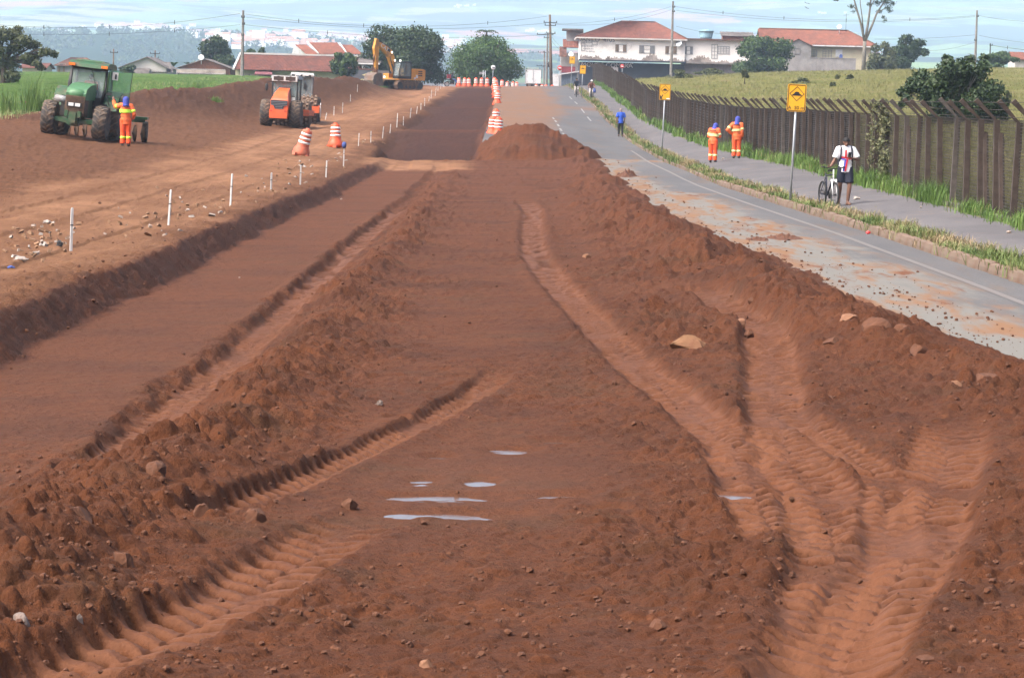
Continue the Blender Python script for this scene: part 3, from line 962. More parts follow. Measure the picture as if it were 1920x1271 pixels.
# ------------------------------------------------------------------ fields
def grass_ground(name, c1, c2, c3):
    m = bpy.data.materials.new(name); t = NT(m)
    c = t.mix(t.rng(t.noise(.16, 6, .6, (1, .6, 1)), .35, .65), c1, c2)
    c = t.mix(t.rng(t.noise(.55, 7, .7, (1, .5, 1)), .5, .72), c, c3)
    c = t.mix(t.rng(t.noise(3.2, 6, .7, (1, .35, 1)), .4, .75, 0, .55), c, tuple(q * .45 for q in c1))
    t.l(c, t.b.inputs['Base Color']); t.b.inputs['Roughness'].default_value = 1.0; t.b.inputs['Specular IOR Level'].default_value = .05
    t.bump(t.noise(5, 7, .75, (1, .5, 1)), 1.0, .25)
    return m


M['field'] = grass_ground('dry_meadow', (.130, .135, .040), (.175, .165, .062), (.20, .155, .080))
M['lush'] = grass_ground('green_meadow', (.062, .120, .024), (.09, .15, .035), (.12, .15, .05))


def field_bump(X, Y): return .12 * fbm(X / 3, Y / 5, 421, 4)


Yf = np.concatenate([np.linspace(16, 130, 110), np.linspace(132, 470, 150)])
Uf = np.concatenate([np.linspace(0, 6, 24), np.geomspace(6.5, 160, 60)])
Xf = fence_x(Yf)[:, None] + .12 + Uf[None, :]; YY = np.repeat(Yf[:, None], len(Uf), 1)
zf = base_z(Xf.ravel(), YY.ravel()) + .05 + field_bump(Xf.ravel(), YY.ravel()) * np.clip(np.tile(Uf, len(Yf)) / 2, 0, 1)
tag(link('meadow', np_mesh('meadow', np.stack([Xf.ravel(), YY.ravel(), zf], 1), grid_faces(len(Yf), len(Uf)), M['field'])), kind='structure')

GX = np.array([-70, -40, -27, -23.5, -21, -19.5, -17.8, -15, -12], float)
GY = np.array([108, 119, 125, 131, 152, 186, 212, 243, 300], float)


def lush_edge(X): return np.interp(X, GX, GY)


Yg = np.concatenate([np.linspace(108, 200, 120), np.linspace(202, 470, 90)])
Xg = np.linspace(-120, -10.5, 200)
XX, YY = np.meshgrid(Xg, Yg)
ed = ss(-2.0, 1.5, YY - lush_edge(XX) + 2.2 * fbm(XX / 3, YY / 6, 431, 4)) * (1 - ss(300, 318, YY) * ss(-22, -16, XX))
zl = base_z(XX.ravel(), YY.ravel()) + (-1.2 + 1.30 * ed.ravel()) + field_bump(XX.ravel(), YY.ravel()) * .8 + .25 * ed.ravel() * ss(-30, -36, XX.ravel())
tag(link('grass_field', np_mesh('grass_field', np.stack([XX.ravel(), YY.ravel(), zl], 1), grid_faces(len(Yg), len(Xg)), M['lush'])), kind='structure')

# ------------------------------------------------------------------ air
hz = bpy.data.materials.new('haze'); hz.use_nodes = True
nt = hz.node_tree; nt.nodes.clear()
o_ = nt.nodes.new('ShaderNodeOutputMaterial'); pv = nt.nodes.new('ShaderNodeVolumePrincipled')
pv.inputs['Color'].default_value = (.61, .795, 1.0, 1); pv.inputs['Density'].default_value = 2.0e-4; pv.inputs['Anisotropy'].default_value = .15
nt.links.new(pv.outputs[0], o_.inputs['Volume'])
hb = MB(); hb.box((0, 7700, 445), (14000, 16000, 930))
haze = hb.build('haze', hz)
haze.location = (0, 0, 0)
tag(haze, kind='stuff')
# ------------------------------------------------------------------ materials for built things
M['plaster'] = mat('dirty_white_plaster', (.74, .71, .67), .9, var=.08, scale=.6, dirt=(.30, .24, .20), dirt_amt=.12, bump=.3)
M['plaster2'] = mat('grey_cement_render', (.27, .26, .25), .95, var=.2, scale=.8, dirt=(.16, .15, .14), dirt_amt=.3, bump=.4)
M['cream'] = mat('cream_plaster', (.52, .475, .33), .9, var=.08, scale=.7, dirt=(.3, .25, .18), dirt_amt=.12)
M['offwhite'] = mat('offwhite_plaster', (.50, .475, .45), .9, var=.1, scale=.8, dirt=(.25, .22, .2), dirt_amt=.15)
M['brickred'] = mat('bare_clay_brick', (.20, .085, .05), .95, var=.3, scale=5, bump=.5)
M['stain'] = mat('mouldy_plaster', (.17, .135, .115), .95, var=.4, scale=1.2, dirt=(.42, .36, .32), dirt_amt=.55)
M['tile'] = mat('clay_roof_tiles', (.150, .048, .030), .85, var=.3, scale=1.3, dirt=(.085, .036, .027), dirt_amt=.3)
M['tile_new'] = mat('orange_roof_tiles', (.165, .052, .029), .8, var=.22, scale=1.5, dirt=(.10, .038, .025), dirt_amt=.3)
M['tile_old'] = mat('weathered_roof_tiles', (.15, .06, .04), .9, var=.35, scale=2.5, dirt=(.09, .05, .04), dirt_amt=.5)
M['fibro'] = mat('fibre_cement_sheet', (.16, .14, .13), .9, var=.3, scale=1.5, dirt=(.08, .065, .06), dirt_amt=.5)
M['dark_in'] = mat('dark_window_glass', (.018, .022, .028), .15, var=.4, scale=1.5)
M['shutter'] = mat('brown_shutter_slats', (.17, .115, .075), .7, var=.2, scale=6)
M['winmetal'] = mat('grey_window_metal', (.20, .20, .205), .5, var=.15, scale=5)
M['whitepaint'] = mat('white_gloss_paint', (.62, .62, .62), .5, var=.08, scale=3, dirt=(.3, .27, .24), dirt_amt=.2)
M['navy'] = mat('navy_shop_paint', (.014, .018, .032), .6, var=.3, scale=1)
M['conc'] = mat('weathered_concrete', (.21, .195, .18), .9, var=.2, scale=2.5, dirt=(.12, .10, .09), dirt_amt=.4, bump=.4)
M['wood_pole'] = mat('brown_pole_wood', (.135, .09, .06), .9, var=.3, scale=3)
M['dark_metal'] = mat('dark_metal', (.03, .03, .032), .5, metal=.3, var=.3, scale=6)
M['galv'] = mat('galvanised_steel', (.34, .36, .38), .45, metal=.5, var=.12, scale=4)
M['wire'] = mat('cable_black', (.02, .02, .022), .7)
M['tankblue'] = mat('pale_blue_tank', (.23, .40, .48), .6, var=.1, scale=1.2)
M['textblue'] = mat('faded_blue_lettering', (.10, .12, .26), .9, var=.4, scale=7, dirt=(.36, .35, .34), dirt_amt=.5)
M['textfaint'] = mat('faint_lettering', (.24, .26, .30), .9, var=.2, scale=8, dirt=(.42, .40, .38), dirt_amt=.7)
M['textwhite'] = mat('white_lettering', (.55, .55, .55), .8, var=.1, scale=4)
M['purple'] = mat('purple_paint', (.13, .05, .12), .8)
M['maroon'] = mat('maroon_awning', (.17, .055, .065), .8, var=.2, scale=2)
M['greywall'] = mat('slate_painted_wall', (.075, .08, .095), .9, var=.2, scale=.7, dirt=(.15, .12, .10), dirt_amt=.3)
M['yellowpaint'] = mat('pale_yellow_paint', (.44, .40, .22), .9, var=.1, scale=1)
M['bluepaint'] = mat('blue_paint', (.05, .08, .25), .8, var=.2, scale=2)


def roof_sheet(mb, eL, eR, rR, rL, waves, amp, rows=5, mi=0, thick=.07):
    """corrugated / tiled roof plane: eave left-right, ridge right-left"""
    eL, eR, rR, rL = map(Vector, (eL, eR, rR, rL))
    nrm = (eR - eL).cross(rL - eL).normalized()
    if nrm.z < 0: nrm = -nrm
    nc = waves * 2 + 1; vs_ = []
    for r_ in range(rows + 1):
        v = r_ / rows
        for c_ in range(nc):
            u = c_ / (nc - 1)
            p = (eL * (1 - u) + eR * u) * (1 - v) + (rL * (1 - u) + rR * u) * v
            p = p + nrm * (amp * (1 if c_ % 2 else -1) + .012 * math.sin(7.3 * r_ + c_ * .9))
            vs_.append(p)
    fs = [(r_ * nc + c_, r_ * nc + c_ + 1, (r_ + 1) * nc + c_ + 1, (r_ + 1) * nc + c_) for r_ in range(rows) for c_ in range(nc - 1)]
    mb.add(vs_, fs, mi, False)
    mb.hexa([eL - nrm * thick, eR - nrm * thick, eR - nrm * amp * 1.3, eL - nrm * amp * 1.3, rL - nrm * thick, rR - nrm * thick, rR - nrm * amp * 1.3, rL - nrm * amp * 1.3], mi)


def window(parent, x, y, z, w, h, style='sash', fm=None):
    """window set in a wall facing -y: frame > pane"""
    f = MB(); t_ = .07
    f.box((0, 0, h / 2), (w + .1, .12, t_)); f.box((0, 0, -h / 2), (w + .16, .16, t_)); f.box((-w / 2, 0, 0), (t_, .12, h - t_)); f.box((w / 2, 0, 0), (t_, .12, h - t_))
    if style == 'grid':
        nx = max(2, int(w / .45)); nz = 4
        for k in range(1, nx): f.box((-w / 2 + w * k / nx, -.01, 0), (.05, .1, h - t_))
        for k in range(1, nz): f.box((0, -.015, -h / 2 + h * k / nz), (w - t_, .08, .05))
    elif style == 'sash':
        f.box((0, -.01, 0), (w * .4, .1, .06))
    fo = f.build('window', fm or M['winmetal'], parent, (x, y, z))
    p = MB(); p.box((0, .04, 0), (w - t_, .03, h - t_)); p.build('pane', M['dark_in'], fo)
    if style == 'shutters':
        for sx in (-1, 1):
            s_ = MB(); sw = w * .30
            s_.box((0, 0, 0), (sw, .05, h - .06))
            for k in range(int(h / .14)):
                s_.box((0, -.035, -h / 2 + .12 + k * .14), (sw - .06, .03, .06))
            s_.build('shutter', fm if fm and fm != M['winmetal'] else M['shutter'], fo, (sx * (w / 2 - sw / 2), -.06, 0))
    if style == 'sash':
        for sx in (-1, 1):
            s_ = MB(); sw = w * .3
            s_.box((0, 0, 0), (sw, .04, h - .08))
            for k in range(int(h / .16)): s_.box((0, -.03, -h / 2 + .12 + k * .16), (sw - .05, .025, .05))
            s_.build('shutter', M['winmetal'], fo, (sx * (w / 2 - sw / 2), -.05, 0))
    return fo


def dish(mb, c, r, face=(0, -1, .4), mi=0):
    f = Vector(face).normalized(); q = f.to_track_quat('Z', 'Y').to_matrix().to_4x4()
    old = mb.T; mb.T = Matrix.Translation(c) @ q
    mb.lathe([(.02, 0), (r * .5, r * .08), (r, r * .3), (r * 1.0, r * .34), (r * .5, r * .12), (.02, .04)], 18, mi=mi)
    mb.tube([(0, 0, .05), (0, 0, r * .8)], .025, 6, mi)
    mb.T = old


# ------------------------------------------------------------------ white two-storey corner building
YB = 480.0
SB = F_PX / YB


def PX(px, py, Y): return at(px, py, Y)


wb = thing('corner_building', 'long dirty white two storey building with hipped clay roof and dark ground floor shop', 'building', (0, YB, 0))
pL = PX(1088, 70, YB); pM = PX(1285, 74, YB); zt = PX(1180, 72, YB).z; zc = PX(1180, 114, YB).z; zb = 2.0
pEnd = PX(1425, 80, YB); pS = PX(1078, 68, YB + 7)
D = 13.0
b = MB()
b.box(((pL.x + pM.x) / 2, D / 2, (zt + zc) / 2), (pM.x - pL.x, D, zt - zc))
b.build('wall', M['plaster'], wb)
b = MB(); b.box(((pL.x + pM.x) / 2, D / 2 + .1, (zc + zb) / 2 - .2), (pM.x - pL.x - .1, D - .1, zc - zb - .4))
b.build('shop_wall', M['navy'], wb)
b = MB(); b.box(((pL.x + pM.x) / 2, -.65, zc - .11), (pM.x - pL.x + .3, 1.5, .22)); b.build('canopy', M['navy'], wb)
b = MB()
NS = 150
hs_ = .30 + .38 * np.clip(fbm(np.arange(NS) * .09, np.zeros(NS), 601, 4), -.7, 1.4) + .18 * fbm(np.arange(NS) * .9, np.zeros(NS), 602, 2) + 1.0 * np.exp(-((np.arange(NS) - 101) / 8.) ** 2)
for k in range(NS):                                                     # mouldy band above the canopy, uneven upper edge
    x0 = pL.x + (pM.x - pL.x) * k / NS; hh = max(.08, float(hs_[k]))
    b.box((x0 + (pM.x - pL.x) / NS / 2, -.012, zc + hh / 2), ((pM.x - pL.x) / NS, .02, hh))
b.build('stain_band', M['stain'], wb)
b = MB()
ov = .7
x0, x1, y0, y1 = pL.x - ov, pM.x + ov * .5, -ov, D + ov
zr = PX(1180, 41, YB + 6).z
rx0, rx1 = PX(1166, 41, YB + 6).x, PX(1228, 41, YB + 6).x
ym = D / 2
roof_sheet(b, (x0, y0, zt), (x1, y0, zt), (rx1, ym, zr), (rx0, ym, zr), 62, .035)
roof_sheet(b, (x1, y1, zt), (x0, y1, zt), (rx0, ym, zr), (rx1, ym, zr), 40, .035)
roof_sheet(b, (x0, y1, zt), (x0, y0, zt), (rx0, ym, zr), (rx0, ym, zr), 36, .035)
roof_sheet(b, (x1, y0, zt), (x1, y1, zt), (rx1, ym, zr), (rx1, ym, zr), 36, .035)
rf = b.build('roof', M['tile'], wb)
b = MB()
for a_, c_ in (((x0, y0, zt), (rx0, ym, zr)), ((x1, y0, zt), (rx1, ym, zr)), ((rx0, ym, zr), (rx1, ym, zr))):
    b.tube([Vector(a_) + Vector((0, 0, .06)), Vector(c_) + Vector((0, 0, .06))], .1, 6)
b.build('ridge_tile', M['tile_old'], rf)
b = MB(); b.box(((x0 + x1) / 2, y0 + .06, zt - .12), (x1 - x0, .12, .22)); b.box((x0 + .06, (y0 + y1) / 2, zt - .12), (.12, y1 - y0 - .3, .22)); b.build('fascia', M['offwhite'], wb)
for px_, py_, w_, h_, st, fm in ((1164, 91, 1.7, 1.15, 'shutters', None), (1213, 93, 2.4, 1.15, 'sash', None), (1258, 94.5, 1.75, 1.2, 'shutters', None), (1115, 81.5, .8, .55, 'plain', None), (1085, 88, .55, 1.15, 'plain', None)):
    p = PX(px_, py_, YB)
    window(wb, max(p.x, pL.x + .5), -.01, p.z, w_, h_, st, fm)
p = PX(1118, 73.5, YB)
text_part('lettering', 'DANILO  4705', .95, M['textblue'], wb, (p.x, -.012, p.z - .15), (PI / 2, 0, 0), .004)
for k, (w_, px_, py_) in enumerate(((1.6, 1097, 80), (1.9, 1099, 87), (1.5, 1100, 92), (1.3, 1104, 97))):   # worn remains of painted lines, no longer legible
    p = PX(px_, py_, YB); b = MB(); x_ = -w_ / 2; r_ = random.Random(k)
    while x_ < w_ / 2:
        d_ = r_.uniform(.08, .2); b.box((p.x + .3 + x_, -.012, p.z + r_.uniform(-.03, .03)), (d_, .01, r_.uniform(.12, .3))); x_ += d_ + r_.uniform(.03, .1)
    tag(b.build('faded_paint', M['textfaint'], wb), kind='stuff')
p = PX(1138, 123, YB)
text_part('shop_sign', 'MOVEIS COMPRA', .95, M['textwhite'], wb, (p.x, -.02, p.z), (PI / 2, 0, 0), .01, sx=1.12)
p = PX(1176, 122.5, YB)
text_part('shop_sign', 'VENDE', .62, M['textwhite'], wb, (p.x, -.02, p.z), (PI / 2, -.45, 0), .01, sx=1.1)
p = PX(1146, 136, YB)
b = MB(); b.box((0, 0, 0), (2.2, .08, 2.6))
for k in range(9): b.box((0, -.05, -1.15 + k * .28), (2.1, .04, .1))
b.build('shutter_door', M['whitepaint'], wb, (p.x, -.01, p.z - .5))
b = MB(); dish(b, (PX(1273, 83, YB).x, -.5, PX(1273, 83, YB).z), .55, (-.5, -1, .5)); b.tube([(PX(1273, 83, YB).x, -.45, PX(1273, 83, YB).z), (PX(1273, 83, YB).x, .05, PX(1273, 86, YB).z)], .04, 6)
tag(b.build('satellite_dish', M['galv'], None, (0, YB, 0)), 'grey satellite dish on the white upper wall beside the tall pole', 'satellite dish')

# flat-roofed annex
an = thing('annex_building', 'peeling white flat roofed annex with a blue water tank on top', 'building', (0, YB + .5, 0))
zt2 = PX(1340, 76, YB).z; zc2 = PX(1340, 118, YB).z
b = MB(); b.box(((pM.x + pEnd.x) / 2 + .05, D / 2, (zt2 + zc2) / 2), (pEnd.x - pM.x - .1, D, zt2 - zc2)); b.build('wall', M['plaster'], an)
b = MB(); b.box(((pM.x + pEnd.x) / 2, D / 2, (zc2 + 2) / 2), (pEnd.x - pM.x - .2, D - .4, zc2 - 2.05)); b.build('ground_floor_wall', M['plaster2'], an)
b = MB(); b.box(((pM.x + pEnd.x) / 2 + .1, D / 2 - .3, zt2 + .1), (pEnd.x - pM.x + .3, D + .9, .2)); b.build('roof_slab', M['tile_old'], an)
b = MB(); b.box(((pM.x + pEnd.x) / 2, -.6, zc2 - .12), (pEnd.x - pM.x, 1.3, .24)); b.build('canopy', M['conc'], an)
b = MB()
hs_ = .25 + .35 * np.clip(fbm(np.arange(90) * .11, np.zeros(90), 603, 4), -.6, 1.4) + .2 * fbm(np.arange(90) * .9, np.zeros(90), 604, 2) + .8 * np.exp(-((np.arange(90) - 16) / 9.) ** 2)
for k in range(90):
    x0_ = pM.x + (pEnd.x - pM.x) * k / 90; hh = max(.08, float(hs_[k]))
    b.box((x0_ + (pEnd.x - pM.x) / 180, -.012, zc2 + hh / 2), ((pEnd.x - pM.x) / 90, .02, hh))
b.build('stain_band', M['stain'], an)
for px_, py_, w_, h_, st in ((1291, 95, 1.35, 1.2, 'sash'), (1340, 97, .9, 2.2, 'grid'), (1357, 94.5, 1.8, 1.15, 'grid')):
    p = PX(px_, py_, YB); window(an, p.x, -.01, p.z, w_, h_, st)
for k, px_ in enumerate((1302, 1340)):
    p = PX(px_, 128, YB); window(an, p.x, -.01 + .19, p.z, 3.0, .9, 'grid')
wt = MB(); p = PX(1326, 71, YB)
wt.lathe([(.88, 0), (1.0, .35), (1.0, .40), (1.08, .75), (1.08, .8), (1.18, 1.25), (1.24, 1.27), (1.24, 1.36), (.5, 1.5), (.1, 1.52)], 22)
tag(wt.build('water_tank', M['tankblue'], None, (p.x, YB + 3, zt2 + .2)), 'pale blue round water tank on the flat annex roof', 'water tank')
p = PX(1383, 66, YB + 8)
sh = thing('roof_room', 'small dark tiled lean-to on the flat annex roof behind the bush', 'building', (p.x, YB + 8, zt2 + .2))
b = MB(); b.box((0, 1.5, .42), (4.8, 3, .84)); b.build('wall', M['brickred'], sh)
b = MB(); roof_sheet(b, (-2.7, -.4, .75), (2.7, -.4, .75), (2.7, 3.2, 1.5), (-2.7, 3.2, 1.5), 22, .03); b.build('roof', M['fibro'], sh)

# little buildings stacked left of the white building
lb = thing('terraced_house', 'narrow house with stepped orange tile roofs left of the white building', 'house', (0, YB + 12, 0))
p0 = PX(1052, 90, YB + 12); p1 = PX(1086, 90, YB + 12)
b = MB(); b.box(((p0.x + p1.x) / 2, 3, 5.5), (p1.x - p0.x, 6, 7.0)); b.build('wall', M['plaster2'], lb)
q = PX(1056, 73, YB + 12); q1 = PX(1086, 90, YB + 12)
b = MB(); roof_sheet(b, (q.x, -.8, q1.z), (p1.x + .4, -.8, q1.z), (p1.x + .4, 3.4, q.z), (q.x, 3.4, q.z), 11, .04)
rf = b.build('roof', M['tile_new'], lb)
q2 = PX(1049, 88, YB + 12); q3 = PX(1062, 107, YB + 12)
b = MB(); roof_sheet(b, (q2.x, -1.9, q3.z), (q3.x, -1.9, q3.z), (q3.x, -.3, q2.z), (q2.x, -.3, q2.z), 6, .04); b.build('lower_roof', M['tile_old'], lb)
q4 = PX(1056, 55, YB + 12); q5 = PX(1093, 57, YB + 12)
b = MB(); b.box(((q4.x + q5.x) / 2 + .4, 5, q4.z - 1.4), (q5.x - q4.x - .5, 5, 2.6)); b.build('upper_wall', M['plaster2'], lb)
b = MB(); b.box(((q4.x + q5.x) / 2, 4.6, q4.z), (q5.x - q4.x + .2, 6.4, .25)); b.build('upper_roof', M['fibro'], lb)
p = PX(1071, 103, YB + 2)
dm = MB(); dish(dm, (0, 0, 0), .42, (-.2, -1, .35)); dm.tube([(0, .05, 0), (.05, 1.2, -.6), (.05, 10.2, -.6)], .04, 6)
tag(dm.build('satellite_dish', M['whitepaint'], None, (p.x, YB + 2, p.z)), 'white satellite dish beside the stepped orange roofs', 'satellite dish')
sk = thing('street_kiosk', 'small blue grey kiosk with a slanting white roof edge beyond the crest', 'kiosk', (0, 440, 0))
p0 = PX(1049, 146, 440); p1 = PX(1078, 128, 440)
b = MB(); b.box(((p0.x + p1.x) / 2 + .3, 1.2, 3.0), (p1.x - p0.x, 2.4, 4.2)); b.build('wall', mat('blue_grey_boards', (.10, .13, .17), .8, var=.2, scale=3), sk)
b = MB(); z0_ = PX(1049, 142, 440).z; z1_ = PX(1076, 135, 440).z
b.hexa([(p0.x - .4, -.5, z0_), (p1.x + .6, -.5, z1_), (p1.x + .6, 2.8, z1_), (p0.x - .4, 2.8, z0_), (p0.x - .4, -.5, z0_ + .14), (p1.x + .6, -.5, z1_ + .14), (p1.x + .6, 2.8, z1_ + .14), (p0.x - .4, 2.8, z0_ + .14)]); b.build('roof', M['whitepaint'], sk)
b = MB(); q = PX(1066, 131, 440); b.box((q.x, 1.5, q.z), (2.0, 2, .9)); b.build('upper_box', mat('dark_red_box', (.16, .02, .025), .7), sk)

# house with red hipped roof on the right
rh = thing('red_roof_house', 'single storey house under a wide red tile roof with a grey gabled porch', 'house', (0, YB, 0))
p0 = PX(1425, 95, YB + 3); p1 = PX(1634, 95, YB + 3); zE = PX(1560, 84.5, YB).z; zE2 = zE - .1
b = MB(); b.box(((p0.x + p1.x) / 2, 7.5, (zE + 3) / 2), (p1.x - p0.x, 9, zE - 3)); b.build('wall', M['cream'], rh)
b = MB(); zR = PX(1500, 56, YB + 7).z; rx0 = PX(1424, 56, YB + 7).x; rx1 = PX(1590, 58, YB + 7).x; ex1 = PX(1650, 82, YB).x
roof_sheet(b, (rx0 - .2, 2.2, zE), (ex1, 2.2, zE), (rx1, 7.5, zR), (rx0 - .2, 7.5, zR), 70, .035)
roof_sheet(b, (ex1, 12.8, zE), (rx0 - .2, 12.8, zE), (rx0 - .2, 7.5, zR), (rx1, 7.5, zR), 40, .035)
roof_sheet(b, (ex1, 2.2, zE), (ex1, 12.8, zE), (rx1, 7.5, zR), (rx1, 7.5, zR), 30, .035)
rf = b.build('roof', M['tile_new'], rh)
b = MB(); b.tube([(rx1, 7.5, zR + .06), (ex1, 2.2, zE + .06)], .11, 6); b.tube([(rx0, 7.5, zR + .06), (rx1, 7.5, zR + .06)], .11, 6); b.build('ridge_tile', M['tile_old'], rf)
b = MB(); b.box(((PX(1523, 90, YB).x + ex1) / 2, 2.15, zE - .14), (ex1 - PX(1523, 90, YB).x, .1, .2)); b.build('fascia', M['whitepaint'], rh)
g0 = PX(1476, 100, YB); g1 = PX(1521, 100, YB); gp = PX(1496, 73, YB).z; gx = PX(1496, 73, YB).x; ge = PX(1500, 84, YB).z
b = MB(); b.prism([(g0.x, 3.2), (g1.x, 3.2), (g1.x, ge - .1), (gx, gp - .1), (g0.x, ge - .1)], 3.4, (0, 1.7, 0)); b.build('porch_wall', M['plaster2'], rh)
b = MB()
roof_sheet(b, (g0.x - .3, -.3, ge - .2), (g0.x - .3, 5, ge - .2), (gx, 5, gp + .02), (gx, -.3, gp + .02), 12, .03)
roof_sheet(b, (g1.x + .3, 5, ge - .2), (g1.x + .3, -.3, ge - .2), (gx, -.3, gp + .02), (gx, 5, gp + .02), 12, .03)
b.build('porch_roof', M['tile'], rh)
for px_, py_, w_, h_, st in ((1527, 101, 1.35, 1.25, 'grid'), (1554.5, 101, 1.4, 1.25, 'grid'), (1495, 96, .8, .9, 'plain')):
    p = PX(px_, py_, YB); window(rh, p.x, 2.98 if px_ > 1500 else -.01, p.z, w_, h_, st)
p = PX(1573, 100.5, YB + 3); b = MB(); b.box((0, 0, 0), (1.1, .12, 1.2)); b.box((0, -.08, 0), (.9, .06, 1.0)); b.build('white_shutter', M['whitepaint'], rh, (p.x, 2.97, p.z))
p = PX(1577, 106, YB); b = MB(); b.box((0, 0, 0), (.5, .5, .5), top=.9); b.lathe([(.12, .25), (.12, .33)], 10)
tag(b.build('blue_crate', M['bluepaint'], None, (p.x, YB + .2, p.z)), 'small blue box standing on the grey wall below the white shutter', 'box')
gw = MB(); p0 = PX(1517, 109, YB - 1); p1 = PX(1605, 109, YB - 1)
nseg = 12
for k in range(nseg):
    xa = p0.x + (p1.x - p0.x) * k / nseg; xb = p0.x + (p1.x - p0.x) * (k + 1) / nseg
    gw.box(((xa + xb) / 2, 0, (p0.z + 3) / 2), (xb - xa - .02, .2, p0.z - 3))
gw.box(((p0.x + p1.x) / 2, 0, p0.z + .05), (p1.x - p0.x + .1, .3, .1))
tag(gw.build('garden_wall', M['plaster2'], None, (0, YB - 1, 0)), 'stained grey garden wall below the red roofed house', 'wall')
p = PX(1574, 55, YB + 6)
b = MB(); dish(b, (0, 0, .5), .4, (-.4, -1, .6)); b.tube([(0, .05, .5), (0, .2, -.8)], .05, 6)
tag(b.build('satellite_dish', M['whitepaint'], None, (p.x, YB + 6, p.z - .2)), 'white satellite dish on the ridge of the red tile roof', 'satellite dish')
p = PX(1586, 55, YB + 7)
b = MB(); b.cyl((0, 0, -1.0), (0, 0, 2.6), .03, .02, 6); b.tube([(-.5, 0, 2.2), (.5, 0, 2.3)], .015, 4)
tag(b.build('roof_aerial', M['dark_metal'], None, (p.x, YB + 7, p.z)), 'thin aerial mast on the red tile roof beside the tall tree', 'aerial')
# far right house
fr = thing('corner_house', 'grey house with orange roof cut off by the right edge beside the hedge', 'house', (0, 430, 0))
p0 = PX(1903, 118, 430); p1 = PX(1985, 118, 430); zE = PX(1910, 112, 430).z
b = MB(); b.box(((p0.x + p1.x) / 2, 3, (zE + 3) / 2), (p1.x - p0.x, 6, zE - 3)); b.build('wall', M['offwhite'], fr)
zR = PX(1920, 104, 430).z
b = MB(); roof_sheet(b, (p0.x - .4, -.5, zE), (p1.x + .4, -.5, zE), (p1.x + .4, 3, zR + .5), (p0.x - .4, 3, zR + .5), 24, .035); roof_sheet(b, (p1.x + .4, 6.5, zE), (p0.x - .4, 6.5, zE), (p0.x - .4, 3, zR + .5), (p1.x + .4, 3, zR + .5), 24, .035)
b.build('roof', M['tile_new'], fr)
window(fr, p0.x + 3.2, -.01, zE - 1.0, 1.2, 1.0, 'sash')

# ------------------------------------------------------------------ houses on the left
def gable_house(name, label, px0, px1, pyE, pyR, Y, depth, wallm, roofm, front='gable', pyB=150, pxr=None, ov=.5, waves=20):
    t_ = thing(name, label, 'house', (0, Y, 0))
    a = PX(px0, pyE, Y); c = PX(px1, pyE, Y); zE_ = (a.z + c.z) / 2; zR_ = PX((px0 + px1) / 2, pyR, Y).z; zB = min(PX(px0, pyB, Y).z, surf(a.x, Y)) - .3
    xm = PX(pxr, pyR, Y).x if pxr else (a.x + c.x) / 2
    w = MB(); r_ = MB()
    if front == 'gable':
        w.prism([(a.x, zB), (c.x, zB), (c.x, zE_), (xm, zR_), (a.x, zE_)], depth, (0, depth / 2, 0))
        sl = (zR_ - zE_) / max(.1, (c.x - a.x) / 2)
        for s_ in (0, 1):
            ex = a.x - ov if s_ == 0 else c.x + ov
            ez = zE_ - ov * sl
            if s_ == 0: roof_sheet(r_, (ex, -ov, ez + .1), (ex, depth, ez + .1), (xm, depth, zR_ + .1), (xm, -ov, zR_ + .1), waves, .03)
            else: roof_sheet(r_, (ex, depth, ez + .1), (ex, -ov, ez + .1), (xm, -ov, zR_ + .1), (xm, depth, zR_ + .1), waves, .03)
    else:
        w.box(((a.x + c.x) / 2, depth / 2, (zE_ + zB) / 2), (c.x - a.x, depth, zE_ - zB))
        for s_ in (0, 1):
            y_ = -ov if s_ == 0 else depth + ov
            q0, q1 = (a.x - ov, c.x + ov) if s_ == 0 else (c.x + ov, a.x - ov)
            r0, r1 = q0, q1
            if front == 'hip':
                i_ = (c.x - a.x) * .28; r0, r1 = (a.x + i_, c.x - i_) if s_ == 0 else (c.x - i_, a.x + i_)
            roof_sheet(r_, (q0, y_, zE_), (q1, y_, zE_), (r1, depth / 2, zR_), (r0, depth / 2, zR_), waves, .03)
        if front == 'hip':
            i_ = (c.x - a.x) * .28
            roof_sheet(r_, (a.x - ov, depth + ov, zE_), (a.x - ov, -ov, zE_), (a.x + i_, depth / 2, zR_), (a.x + i_, depth / 2, zR_), 10, .03)
            roof_sheet(r_, (c.x + ov, -ov, zE_), (c.x + ov, depth + ov, zE_), (c.x - i_, depth / 2, zR_), (c.x - i_, depth / 2, zR_), 10, .03)
        else:
            w.prism([(-ov * 0, zE_), (depth, zE_), (depth / 2, zR_ - .05)], .2, (a.x + .1, 0, 0), 'X'); w.prism([(0, zE_), (depth, zE_), (depth / 2, zR_ - .05)], .2, (c.x - .1, 0, 0), 'X')
    w.build('wall', wallm, t_); rf_ = r_.build('roof', roofm, t_)
    return t_, a, c, zE_, zR_, zB


